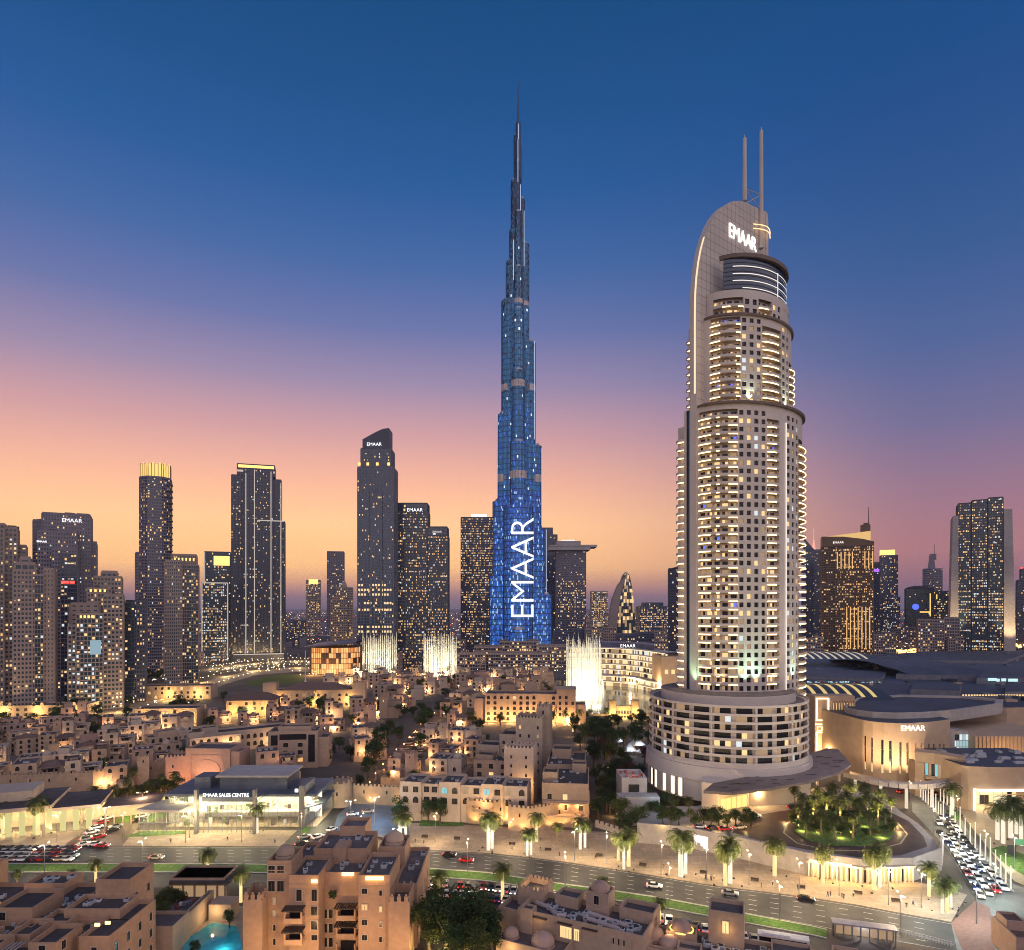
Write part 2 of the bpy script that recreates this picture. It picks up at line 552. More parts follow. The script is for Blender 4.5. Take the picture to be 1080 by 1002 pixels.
# side street on the left, the parking lane by the sales pavilion, the blue-lit car park, the street with the jam
area('side_street', [(66, 893), (128, 893), (152, 866), (188, 838), (166, 832), (110, 862)], 0.166, asphalt_brown)
area('car_park_lane', [(296, 893), (330, 893), (362, 862), (372, 848), (345, 848), (322, 868)], 0.166, asphalt)
area('car_park', [(350, 882), (432, 882), (428, 852), (372, 846), (356, 860)], 0.17, mat('blue_grey_paving', (0.10, 0.13, 0.17), 0.4, 0.2, 0.3, coarse=0.3))
area('queue_street', [(962, 856), (1000, 897), (1030, 950), (1003, 974), (1010, 1006), (1140, 1006), (1140, 968), (1066, 930), (1036, 898), (1012, 862), (990, 842), (960, 834)], 0.172, mat('worn_grey_asphalt', (0.16, 0.165, 0.155), 0.6, 0.2, 0.25, coarse=0.25))
area('brick_crossing', [(1003, 974), (1028, 951), (1044, 958), (1050, 1010), (1018, 1010)], 0.178, mat('brick_paving', (0.22, 0.11, 0.085), 0.8, 0.2, 1.5))
area('mall_forecourt', [(1000, 842), (1016, 862), (1070, 930), (1140, 960), (1140, 850), (1040, 842)], 0.168, mat('forecourt_paving', (0.34, 0.27, 0.18), 0.7, 0.15, 0.5, coarse=0.2))
kind(area('forecourt_grass', [(1044, 896), (1058, 892), (1080, 902), (1100, 930), (1080, 924), (1060, 912)], 0.2, grassm), 'stuff')
kind(area('forecourt_lawn', [(997, 856), (1004, 853), (1012, 858), (1012, 866), (1003, 864)], 0.2, grassm), 'stuff')
kind(area('curving_lawn', [(262, 718), (285, 713), (308, 711), (322, 713), (318, 720), (290, 724), (262, 724)], 0.1, mat('park_grass', (0.075, 0.12, 0.018), 0.95, 0.3, 0.3)), 'stuff')
kind(area('pavilion_grass', [(326, 862), (333, 846), (345, 848), (338, 866), (322, 880), (318, 878)], 0.2, grassm), 'stuff')
kind(area('verge_grass', [(128, 884), (196, 880), (196, 877), (150, 877)], 0.2, grassm), 'stuff')
kind(area('tree_verge_grass', [(118, 868), (150, 850), (196, 838), (200, 846), (160, 868)], 0.2, grassm), 'stuff')
kind(area('fort_lawn', [(442, 872), (446, 861), (484, 861), (490, 872)], 0.2, grassm), 'stuff')
kind(area('lake', [(370, 724), (420, 726), (480, 726), (560, 735), (600, 752), (700, 756), (735, 742), (700, 729), (640, 721), (560, 716), (480, 709), (370, 711)], 0.08, water), 'structure')
kind(area('pool', [(196, 992), (224, 974), (250, 978), (256, 1000), (236, 1030), (180, 1030)], 0.25, poolm), 'structure')
area('pool_deck', [(150, 1030), (160, 960), (262, 956), (270, 1035)], 0.2, paving)
# the curved lit street round the lawn, far behind the village
CV = ground_line([(120, 752), (150, 738), (185, 728), (225, 716), (262, 708), (310, 704), (360, 706)])
CV2 = ground_line([(140, 756), (170, 744), (205, 733), (240, 721), (270, 712), (312, 708.5), (360, 710)])
mb = MB(); ribbon(mb, CV, CV2, 0.05)
kind(mb.build('curving_road', mat('pale_paving', (0.30, 0.24, 0.17), 0.7, 0.15, 0.3)), 'structure')
CW = ground_line([(225, 706), (262, 700), (310, 697), (345, 699)])
CW2 = ground_line([(235, 710), (268, 704), (312, 700.5), (345, 702.5)])
mb = MB(); ribbon(mb, CW, CW2, 0.05)
kind(mb.build('tower_approach_road', asphalt), 'structure')
mb = MB(); ribbon(mb, ground_line([(940, 692), (1000, 687), (1150, 681)]), ground_line([(940, 697), (1010, 691), (1150, 685)]), 0.1)
kind(mb.build('highway_road', asphalt), 'structure')
# raised drive of the hotel with its turning loop
ZD = 6.0


def gl(pix, z):
    return [G(x, y, z)[:2] for x, y in pix]


deck = gl([(672, 868), (720, 872), (790, 887), (850, 901), (910, 908), (962, 906), (988, 896), (986, 886), (968, 868), (950, 856), (930, 838), (870, 830), (800, 832), (735, 850), (680, 850)], ZD)
mb = MB(); mb.prism(deck, 0.0, ZD - 0.02)
kind(mb.build('hotel_terrace', [concrete]), 'structure')
CEN = Vector(G(888, 871, ZD)[:2])
ringo = gl([(772, 878), (800, 886), (850, 896), (905, 904), (950, 902), (978, 893), (974, 882), (958, 866), (930, 852), (880, 848), (820, 856), (785, 862)], ZD)
mb = MB(); mb.face([(x, y, ZD + 0.01) for x, y in ringo])
kind(mb.build('driveway', asphalt_brown), 'structure')
isl = gl([(838, 877), (850, 886), (880, 892), (915, 892), (938, 886), (944, 878), (936, 868), (912, 858), (880, 856), (852, 862), (840, 869)], ZD)
mb = MB(); mb.prism(isl, ZD, ZD + 0.3)
kind(mb.build('island_ground_cover', grassm), 'stuff')
mb = MB()
lane = [Vector(p).lerp(CEN, -0.32) if False else CEN + (Vector(p) - CEN) * 1.22 for p in isl]
for a, b in zip(lane, lane[1:] + lane[:1]):
    d = (b - a).normalized(); nrm = Vector((-d.y, d.x)) * 0.25
    mb.face([(*(a + nrm), ZD + 0.02), (*(a - nrm), ZD + 0.02), (*(b - nrm), ZD + 0.02), (*(b + nrm), ZD + 0.02)])
kind(mb.build('driveway_markings', mat('cream_paint', (0.6, 0.5, 0.3), 0.7, 0.1, 1.0)), 'structure')
# ------------------------------------------------------------------ towers: a generic storeyed facade in relief
GL_NAVY = [glassnavy, dimw, warm, coolw, tealw, warm2, bluew]


def facade(W, Gm, poly, z0, z1, fh=3.6, bw=3.0, lit=0.12, pal=(2, 3, 1, 1, 2), band=0.28, pier=0.3, proud=0.3, wm=0, edges=None, rng=None, cap=True, rm=1, every=1, litbands=0.0, closed=True, full=False):
    """poly counter-clockwise; pal gives the mix of lit glass kinds; relief bands and piers stand proud of the glass"""
    rng = rng or random
    n = len(poly)
    kinds = [k for k, c in zip((1, 2, 2, 3, 5), pal) for _ in range(c)]
    for e in range(n if closed else n - 1):
        if edges is not None and e not in edges:
            p, q = poly[e], poly[(e + 1) % n]
            W.face([(*p, z0), (*q, z0), (*q, z1), (*p, z1)], wm)
            continue
        p, q = Vector(poly[e]), Vector(poly[(e + 1) % n])
        Lg = (q - p).length
        if Lg < 0.05:
            continue
        d = (q - p) / Lg
        nr = Vector((d.y, -d.x))
        nb = max(1, round(Lg / bw)); nf = max(1, round((z1 - z0) / fh))
        hz = (z1 - z0) / nf
        for f in range(nf):
            a, b = z0 + f * hz, z0 + (f + 1) * hz
            row = rng.random() < litbands
            pl = lit * (0.4 + 1.2 * rng.random())
            for k in range(nb):
                s = p + d * (Lg * k / nb); t = p + d * (Lg * (k + 1) / nb)
                m = rng.choice(kinds) if (row and rng.random() < 0.8) or rng.random() < pl else 0
                Gm.face([(*s, a), (*t, a), (*t, b), (*s, b)], 0)
                if m:                          # a lit room shows through part of the pane
                    u0, u1, v0, v1 = (0.02, .98, .03, .97) if full else (rng.uniform(0, .3), rng.uniform(.6, 1), rng.uniform(.1, .3), rng.uniform(.55, .85))
                    s2, t2 = s.lerp(t, u0) + nr * .04, s.lerp(t, u1) + nr * .04
                    Gm.face([(*s2, a + hz * v0), (*t2, a + hz * v0), (*t2, a + hz * v1), (*s2, a + hz * v1)], m)
        if band > 0:
            h = band * hz
            o = nr * proud
            for f in range(0, nf + 1, every):
                z = z0 + f * hz
                za, zb = max(z0, z - h / 2), min(z1, z + h / 2)
                P0, Q0, P1, Q1 = p, q, p + o, q + o
                W.face([(*P1, za), (*Q1, za), (*Q1, zb), (*P1, zb)], wm)
                W.face([(*P0, zb), (*P1, zb), (*Q1, zb), (*Q0, zb)], wm)
                W.face([(*P0, za), (*Q0, za), (*Q1, za), (*P1, za)], wm)
        if pier > 0:
            o = nr * (proud + 0.06)
            for k in range(nb + 1):
                c = p + d * (Lg * k / nb)
                u = d * (pier / 2)
                a, b = c - u, c + u
                W.face([(*(a + o), z0), (*(b + o), z0), (*(b + o), z1), (*(a + o), z1)], wm)
                W.face([(*a, z0), (*(a + o), z0), (*(a + o), z1), (*a, z1)], wm)
                W.face([(*(b + o), z0), (*b, z0), (*b, z1), (*(b + o), z1)], wm)
    if cap:
        W.face([(*p, z1) for p in poly], rm)


def rect(w, d, cx=0, cy=0):
    return [(cx - w / 2, cy - d / 2), (cx + w / 2, cy - d / 2), (cx + w / 2, cy + d / 2), (cx - w / 2, cy + d / 2)]


def parapet(W, poly, z, h=1.2, t=0.5, m=0):
    c = Vector((sum(p[0] for p in poly) / len(poly), sum(p[1] for p in poly) / len(poly)))
    inner = [c + (Vector(p) - c) * (1 - t / max(1e-6, (Vector(p) - c).length)) for p in poly]
    n = len(poly)
    for k in range(n):
        a, b, ia, ib = poly[k], poly[(k + 1) % n], inner[k], inner[(k + 1) % n]
        W.face([(*a, z), (*b, z), (*b, z + h), (*a, z + h)], m)
        W.face([(*ia, z), (*ib, z), (*ib, z + h), (*ia, z + h)], m)
        W.face([(*a, z + h), (*b, z + h), (*ib, z + h), (*ia, z + h)], m)


def roof_units(W, rng, poly, z, n, m=0):
    xs = [p[0] for p in poly]; ys = [p[1] for p in poly]
    cx, cy = sum(xs) / len(xs), sum(ys) / len(ys)
    wx, wy = (max(xs) - min(xs)) * 0.3, (max(ys) - min(ys)) * 0.3
    for _ in range(n):
        x, y = cx + rng.uniform(-wx, wx), cy + rng.uniform(-wy, wy)
        a, b, h = rng.uniform(1, 3), rng.uniform(1, 3), rng.uniform(1, 3)
        W.box(x - a, x + a, y - b, y + b, z, z + h, m)


class Tower:
    """a tower whose silhouette spans photo columns x0..x1 at distance Y; local origin at its foot"""

    def __init__(s, name, label, x0, x1, Y, rz=0.0, wall=mauve, glass=None, seed=1, cat='tower'):
        s.Y = Y
        ph = math.atan(((x0 + x1) / 2 - 540) / F) if abs((x0 + x1) / 2 - 540) > 170 else 0.0
        rz = -ph * 0.85
        s.k = Y / F * math.cos(ph)
        s.cx = (x0 + x1) / 2
        s.root = empty(name, (XP(s.cx, Y), Y, 0), rz)
        tag(s.root, label, cat)
        s.W = MB(); s.G = MB(); s.rng = random.Random(seed)
        s.wall = wall
        s.glass = list(GL_NAVY)
        if glass:
            s.glass[0] = glass
        s.rz = rz

    def z(s, py):
        return ZP(py, s.Y)

    def rect(s, x0, x1, depth, back=0.0):   # photo columns -> a rectangle, front edge at y = back
        a, b = (x0 - s.cx) * s.k, (x1 - s.cx) * s.k
        return [(a, back), (b, back), (b, back + depth), (a, back + depth)]

    def tier(s, poly, z0, z1, units=0, para=1.2, **kw):
        kw = dict(kw)
        if s.Y > 590:
            kw['bw'] = kw.get('bw', 3) * .78
        kw['lit'] = min(.9, kw.get('lit', .1) * 1.25)
        facade(s.W, s.G, poly, z0, z1, rng=s.rng, **kw)
        if para:
            parapet(s.W, poly, z1, para, m=kw.get('wm', 0))
        if units:
            roof_units(s.W, s.rng, poly, z1, units, 1)

    def part(s, name, mb, mats):
        return mb.build(name, mats, s.root)

    def sign(s, txt, x, py, size_px, mtl=signw, back=-0.8, name='sign', spacing=1.0):
        m_ = text_mesh(txt, size_px * s.k * 1.38, mtl, 0.2, spacing=spacing)
        return place(name, m_, s.root, ((x - s.cx) * s.k, back, s.z(py)), 0, R(90))

    def strip(s, x, y0, y1, w=0.6, back=-0.7, mtl=ledsoft, mb=None):
        a = (x - s.cx) * s.k
        mb.box(a - w / 2, a + w / 2, back, back + 0.4, s.z(y1), s.z(y0))

    def done(s, wmats=None):
        s.part('wall', s.W, wmats or [s.wall, roofdeck, white, charcoal, ledsoft])
        g = s.part('glazing', s.G, s.glass)
        g['kind'] = 'stuff'
        return s.root


def clipped(w, d, c, y0=0.0):               # rectangle with cut corners, front edge at y0
    a = w / 2
    return [(-a + c, y0), (a - c, y0), (a, y0 + c), (a, y0 + d - c), (a - c, y0 + d), (-a + c, y0 + d), (-a, y0 + d - c), (-a, y0 + c)]


# ---- left group, nearest blocks
t = Tower('apartment_tower', 'tan apartment tower cut by the left edge of the picture, its bays brightly lit', -24, 19, 500, wall=tanstone, glass=glassteal, seed=11)
t.tier(t.rect(-24, 5, 22), 0, t.z(553), units=4, fh=3.4, bw=2.6, lit=0.32, band=0.34, pier=0.5)
t.tier(t.rect(5, 18, 18, 2), 0, t.z(556), units=2, fh=3.4, bw=2.2, lit=0.22, band=0.5, pier=0.8, pal=(2, 2, 1, 2, 1))
t.tier(t.rect(18, 27, 12, 9), 0, t.z(574), units=1, fh=3.4, bw=2.2, lit=0.15, band=0.5, pier=0.8)
for k, x in enumerate((-20, -8, 4, 14)):
    t.W.box((x - t.cx) * t.k - .6, (x - t.cx) * t.k + .6, -0.9, 0, 0, t.z(557 + k), 0)
t.done()

t = Tower('apartment_tower', 'tan apartment tower with a dark glass centre strip, second from the picture\'s left edge', 14, 57, 495, wall=tanstone, glass=glassteal, seed=12)
t.tier(t.rect(14, 38, 22), 0, t.z(602), units=3, fh=3.4, bw=2.5, lit=0.12, band=0.5, pier=1.0)
t.tier(t.rect(37, 46, 20, -1.0), 0, t.z(607), fh=3.4, bw=2.0, lit=0.30, band=0.14, pier=0.15, pal=(3, 3, 1, 1, 2))
t.tier(t.rect(46, 57, 22, 0.6), 0, t.z(600), units=2, fh=3.4, bw=2.5, lit=0.03, band=0.62, pier=1.4)
t.tier(t.rect(15, 36, 10, 6), t.z(602), t.z(594), fh=4, bw=4, lit=0.1, band=0.5, pier=1.0)
t.tier(t.rect(20, 30, 8, 8), t.z(594), t.z(588), fh=4, bw=4, lit=0.0, band=0.7, pier=1.5)
t.done()

t = Tower('apartment_tower', 'tall stepped tan tower with a white roof sign and red lights on its dark glass', 33, 101, 600, wall=mauve, glass=glassnavy, seed=13)
t.tier(t.rect(33, 47, 20, 12), 0, t.z(549), units=1, fh=3.5, bw=2.4, lit=0.06, band=0.16, pier=0.2)
t.tier(t.rect(43, 95, 26, 10), 0, t.z(541), units=5, fh=3.5, bw=2.8, lit=0.08, band=0.55, pier=1.2)
t.tier(t.rect(40, 81, 16, 2), 0, t.z(561), units=2, fh=3.5, bw=2.6, lit=0.10, band=0.5, pier=1.1)
t.tier(t.rect(55, 82, 12, -2), 0, t.z(580), units=1, fh=3.5, bw=2.6, lit=0.10, band=0.5, pier=0.9)
t.tier(t.rect(65, 82, 4, -4.5), 0, t.z(584), fh=3.5, bw=3.4, lit=0.13, band=0.10, pier=0.12, pal=(2, 1, 1, 3, 1))
t.tier(t.rect(93, 101, 18, 14), 0, t.z(570), units=1, fh=3.5, bw=2.4, lit=0.10, band=0.5, pier=1.0)
t.W.box((80 - t.cx) * t.k, (94 - t.cx) * t.k, 9.5, 11, t.z(541), t.z(539), 0)
for x in (82, 86, 90, 94):
    t.W.box((x - t.cx) * t.k - .4, (x - t.cx) * t.k + .4, 9.6, 11, t.z(556), t.z(541), 0)
t.sign('EMAAR', 75, 547.5, 5.0, back=9.3)
t.sign('EMAAR', 44, 572, 2.4, back=1.4)
mb = MB()
for x in (66.5, 69, 72, 75.5, 78):
    mb.box((x - t.cx) * t.k - .9, (x - t.cx) * t.k + .9, -5.4, -5.0, t.z(615.5), t.z(613))
t.part('red_light', mb, [redl])
t.done()

t = Tower('apartment_tower', 'stepped tan apartment tower with a bright blue-white lit bay and yellow parapet lamps', 72, 130, 520, wall=tanstone, glass=glassteal, seed=14)
t.tier(t.rect(97, 127, 20, 14), 0, t.z(608), units=3, fh=3.4, bw=2.4, lit=0.15, band=0.48, pier=0.9)
t.tier(t.rect(105, 122, 10, 17), t.z(608), t.z(602), fh=4, bw=4, lit=0, band=0.6, pier=1.2)
t.tier(t.rect(91, 117, 16, 6), 0, t.z(621), units=2, fh=3.4, bw=2.4, lit=0.16, band=0.45, pier=0.8)
t.tier(t.rect(74, 104, 16, 4), 0, t.z(637), units=2, fh=3.4, bw=5, lit=0.02, band=0.7, pier=2.5)
t.tier(t.rect(72, 80, 16, 0), 0, t.z(660), fh=3.4, bw=2.4, lit=0.3, band=0.45, pier=0.8, pal=(2, 2, 1, 3, 1))
t.tier(t.rect(81, 109, 14, -3), 0, t.z(648), units=2, fh=3.4, bw=2.4, lit=0.36, band=0.22, pier=0.5, pal=(3, 2, 2, 4, 1))
t.tier(t.rect(109, 130, 16, 2), 0, t.z(628), units=2, fh=3.4, bw=2.6, lit=0.22, band=0.48, pier=0.9)
mb = MB()
for x0, y0 in ((86, 646.5), (90, 646.5), (94, 646.5), (98, 646.5), (95, 619), (100, 619), (105, 619), (110, 619)):
    b = -3.5 if y0 > 630 else 5.5
    mb.box((x0 - t.cx) * t.k - .7, (x0 - t.cx) * t.k + .7, b - .4, b, t.z(y0 + 5), t.z(y0 + 2.5))
t.part('parapet_lamp', mb, [ledgold])
mb = MB(); mb.box((95.5 - t.cx) * t.k, (107 - t.cx) * t.k, -4.0, -3.6, t.z(690), t.z(675))
t.part('lit_screen', mb, [lamp_mat('pale_blue_screen', (0.5, 0.8, 0.95), 0.36)])
t.done()

t = Tower('apartment_tower', 'dark glass apartment tower standing between the stepped tan block and the golden-crowned tower', 128, 153, 560, wall=slate, glass=glassteal, seed=15)
t.tier(t.rect(128, 142, 20), 0, t.z(636), units=2, fh=3.4, bw=2.2, lit=0.14, band=0.14, pier=0.15)
t.tier(t.rect(141, 153, 18, 2), 0, t.z(634), units=2, fh=3.4, bw=2.2, lit=0.25, band=0.46, pier=0.8)
t.done()

t = Tower('apartment_tower', 'tall slim dark tower with a glowing golden crown', 142, 182, 760, wall=mauve, glass=glassnavy, seed=16)
poly = [(x, y) for x, y in clipped(34 * t.k, 34, 9)]
poly = [(x + 1.2, y) for x, y in poly]
t.tier(poly, 0, t.z(503), fh=3.5, bw=2.8, lit=0.16, band=0.40, pier=0.5)
t.tier(t.rect(142, 148, 18, 10), 0, t.z(583), fh=3.5, bw=3, lit=0.02, band=0.55, pier=1.2)
for z_ in range(20, int(t.z(506)), 7):       # balcony slabs on the right corner
    t.W.box((172 - t.cx) * t.k, (182 - t.cx) * t.k, 3, 20, z_, z_ + 0.5, 0)
mb = MB()
cr = [(x * 0.93, 1 + y * 0.95) for x, y in poly]
for a, b in zip(cr, cr[1:] + cr[:1]):
    a, b = Vector(a), Vector(b)
    n = max(1, round((b - a).length / 3.2))
    for k in range(n):
        p, q = a.lerp(b, (k + 0.12) / n), a.lerp(b, (k + 0.88) / n)
        mb.face([(*p, t.z(503)), (*q, t.z(503)), (*q, t.z(489) + 2 * (k % 2)), (*p, t.z(489) + 2 * (k % 2))])
t.part('crown', mb, [lamp_mat('golden_crown_glow', (1.0, 0.62, 0.16), 0.95)])
mb = MB()
for a, b in zip(cr, cr[1:] + cr[:1]):
    a, b = Vector(a) * 1.02, Vector(b) * 1.02
    n = max(1, round((b - a).length / 3.2))
    for k in range(n + 1):
        c = a.lerp(b, k / n)
        mb.box(c.x - .3, c.x + .3, c.y - .3, c.y + .3, t.z(503), t.z(488))
t.part('crown_fins', mb, [bronze])
t.done()

t = Tower('apartment_tower', 'tan and dark glass tower just right of the golden-crowned tower', 174, 210, 640, wall=tanstone, glass=glassteal, seed=17)
t.tier(t.rect(174, 192, 22), 0, t.z(592), units=2, fh=3.4, bw=2.4, lit=0.08, band=0.45, pier=0.9)
t.tier(t.rect(192, 209, 20, 2), 0, t.z(596), units=2, fh=3.4, bw=2.4, lit=0.20, band=0.15, pier=0.2)
t.tier(t.rect(180, 207, 14, 6), 0, t.z(585), units=2, fh=3.4, bw=2.4, lit=0.15, band=0.45, pier=0.9)
mb = MB()
for x in range(184, 207, 4):
    mb.box((x - t.cx) * t.k - .6, (x - t.cx) * t.k + .6, 5.4, 5.8, t.z(591), t.z(588))
t.part('parapet_lamp', mb, [ledgold])
t.done()

t = Tower('glass_tower', 'pale glass tower edged in white light with a golden top, left of the striped tower', 213, 243, 1000, wall=slate, glass=glassteal, seed=18)
t.tier(t.rect(215, 243, 26, 8), 0, t.z(582), fh=4, bw=3.4, lit=0.12, band=0.25, pier=0.3)
t.tier(t.rect(213, 241, 14, -6), 0, t.z(615), fh=4, bw=3.4, lit=0.42, band=0.2, pier=0.25, pal=(3, 2, 1, 3, 1))
mb = MB()
for x in (213.5, 240.5):
    t.strip(x, 615, 697, 1.2, -7, ledsoft, mb)
mb.box((213.5 - t.cx) * t.k, (240.5 - t.cx) * t.k, -7, -6.4, t.z(615.5), t.z(614.5))
for x in (215.5, ):
    t.strip(x, 582, 614, 1.0, 7.2, ledsoft, mb)
t.part('light_outline', mb, [stripl])
mb = MB(); mb.box((225 - t.cx) * t.k, (242 - t.cx) * t.k, 7.3, 7.7, t.z(596), t.z(586))
t.part('golden_screen', mb, [ledgold])
t.done()

t = Tower('striped_tower', 'broad charcoal tower striped with vertical white light lines', 243, 301, 1000, wall=charcoal, glass=glassnavy, seed=19)
kw = dict(fh=4, bw=2.6, lit=0.10, band=0.10, pier=0.7, pal=(3, 2, 1, 1, 1))
t.tier(t.rect(244, 262, 34, 4), 0, t.z(502), **kw)
t.tier(t.rect(257, 288, 40, -2), 0, t.z(495), **kw)
t.tier(t.rect(285, 297, 34, 2), 0, t.z(505), **kw)
t.tier(t.rect(292, 301, 26, 6), 0, t.z(549), **kw)
t.tier(t.rect(250, 290, 30, 4), t.z(502), t.z(490), fh=5, bw=4, lit=0.0, band=0.3, pier=0.8)
t.W.box((246 - t.cx) * t.k, (300 - t.cx) * t.k, -8, -2, 0, t.z(689), 0)
mb = MB()
for x, y0, b in ((259.5, 500, -3.3), (268.5, 496, -3.3), (286, 497, -3.3), (296.5, 508, 1.0)):
    t.strip(x, y0, 690, 1.2, b, ledsoft, mb)
mb.box((250 - t.cx) * t.k, (290 - t.cx) * t.k, 2.8, 3.4, t.z(498), t.z(496))
mb.box((272 - t.cx) * t.k, (300 - t.cx) * t.k, -3.2, -2.8, t.z(549.5), t.z(548.5))
mb.box((247 - t.cx) * t.k, (300 - t.cx) * t.k, -8.4, -8.0, t.z(690), t.z(689.2))
t.part('light_line', mb, [stripl])
mb = MB(); mb.box((251 - t.cx) * t.k, (289 - t.cx) * t.k, 3.0, 3.4, t.z(493.5), t.z(490.5))
t.part('crown_light', mb, [ledgold])
t.done()

t = Tower('apartment_tower', 'small slim tower with a golden lamp-lit top, standing alone on the skyline', 323, 338, 1500, wall=tanstone, seed=20)
t.tier(t.rect(323, 338, 26), 0, t.z(612), fh=4, bw=4, lit=0.3, band=0.4, pier=1.0)
mb = MB(); mb.box(-10, 10, -0.8, -0.4, t.z(616), t.z(611)); t.part('crown_light', mb, [ledgold])
t.done()
t = Tower('apartment_tower', 'plain slim mauve tower behind the small pointed block', 345, 363, 1300, wall=mauve, seed=21)
t.tier(t.rect(345, 363, 26), 0, t.z(582), units=2, fh=4, bw=4, lit=0.10, band=0.35, pier=0.8)
t.done()
t = Tower('apartment_tower', 'small stepped block with a pointed roof before the slim mauve tower', 349, 375, 1100, wall=tanstone, seed=22)
t.tier(t.rect(349, 366, 20), 0, t.z(630), fh=4, bw=3.5, lit=0.22, band=0.4, pier=0.8)
t.tier(t.rect(355, 372, 20, 3), 0, t.z(620), fh=4, bw=3.5, lit=0.15, band=0.4, pier=0.8)
t.W.frustum((363 - t.cx) * t.k, 12, t.z(620), t.z(612), 8, 1, 4, 0, rot=0.78)
t.done()

t = Tower('hotel_tower', 'tall slender charcoal tower with a curved slanted crown and white letters', 376, 416, 820, wall=slate, glass=glassnavy, seed=23)
kw = dict(fh=3.8, bw=2.4, lit=0.05, band=0.14, pier=0.5, pal=(3, 2, 1, 1, 1))
t.tier(t.rect(377, 415, 30), 0, t.z(493), **kw)
t.tier(t.rect(380, 412, 26, 2), t.z(493), t.z(473), **kw)
t.tier(t.rect(391, 403, 30, -2.2), 0, t.z(520), fh=3.8, bw=2.4, lit=0.06, band=0.14, pier=0.5)
a, b = (382 - t.cx) * t.k, (410 - t.cx) * t.k
prof = [(a, t.z(473)), (b, t.z(473)), (b, t.z(451)), (b - 8, t.z(452)), (b - 18, t.z(456)), (a, t.z(463))]
for y in (1.5, 26):
    t.W.face([(x, y, z_) for x, z_ in prof], 3)
for (x, z_), (x2, z2) in zip(prof, prof[1:] + prof[:1]):
    t.W.face([(x, 1.5, z_), (x2, 1.5, z2), (x2, 26, z2), (x, 26, z_)], 3)
t.sign('EMAAR', 394.5, 468.5, 3.6, back=0.8)
mb = MB()
for x in (379, 388, 398, 410):
    t.strip(x, 488, 491, 3.0, -0.9, ledgold, mb)
t.part('crown_light', mb, [ledgold])
mb = MB()                                   # bands of lit floors low down
for y0 in (616, 621, 626, 635, 642, 660, 665):
    for x in range(379, 415, 3):
        if t.rng.random() < 0.75:
            t.strip(x, y0, y0 + 2.2, 2.2, -2.9 if 391 < x < 403 else -0.8, ledgold, mb)
g = t.part('lit_floor', mb, [lamp_mat('amber_floor_light', (1.0, 0.68, 0.34), 0.8)]); g['kind'] = 'stuff'
t.done()

for (x0, x1, yt, lab, sg, sd) in ((417, 451, 531, 'left and taller of two dark twin towers with amber-lit windows', ('EMAAR', 437.5, 538, 3.8), 24),
                              (451, 472, 556, 'shorter twin tower on the right of the taller dark one', ('EMAAR', 461, 561, 2.2), 25)):
    t = Tower('twin_tower', lab, x0, x1, 860, wall=charcoal, glass=glassnavy, seed=sd)
    t.tier(t.rect(x0, x1, 26), 0, t.z(yt + 9), fh=3.6, bw=2.4, lit=0.26, band=0.32, pier=0.4, pal=(4, 2, 0, 1, 4))
    t.tier(t.rect(x0 + 0.6, x1 - 0.6, 24, 1), t.z(yt + 9), t.z(yt), units=3, fh=4.5, bw=6, lit=0.02, band=0.12, pier=0.3)
    t.sign(sg[0], sg[1], sg[2], sg[3], back=-0.2, mtl=signw if sd == 24 else ledsoft)
    t.done()

t = Tower('glass_tower', 'broad dark tower with a white rooftop light, immediately left of the blue skyscraper', 486, 520, 1080, wall=charcoal, glass=glassnavy, seed=26)
t.tier(t.rect(486, 520, 36), 0, t.z(546), units=3, fh=4, bw=2.8, lit=0.34, band=0.3, pier=0.35, pal=(5, 2, 1, 1, 4))
mb = MB(); mb.box((497 - t.cx) * t.k, (513 - t.cx) * t.k, 4, 5, t.z(545), t.z(542)); t.part('roof_light', mb, [ledwhite])
t.done()

# ---- the tall blue skyscraper: three rounded wings stepping back in a spiral round a core
YB = 960.0
kB = YB / F
bk = empty('skyscraper', (XP(546.5, YB), YB, 0))
tag(bk, 'tallest tapering skyscraper with its lower half lit blue and huge white upright letters', 'skyscraper')
led = [lamp_mat('deep_blue_led', (0.01, 0.08, 0.50), 0.48), lamp_mat('blue_led', (0.03, 0.20, 0.85), 0.62), lamp_mat('pale_blue_led', (0.35, 0.6, 1.0), 0.8),
       lamp_mat('teal_blue_led', (0.01, 0.17, 0.46), 0.45), lamp_mat('dim_teal_led', (0.012, 0.12, 0.27), 0.42), glassnavy, lamp_mat('cold_white_led', (0.8, 0.9, 1.0), 1.0)]
finm = mat('blue_steel_fin', (0.05, 0.085, 0.16), 0.4, 0.1, 0.05, metal=0.5)
rngb = random.Random(5)


def zb(py):
    return ZP(py, YB)


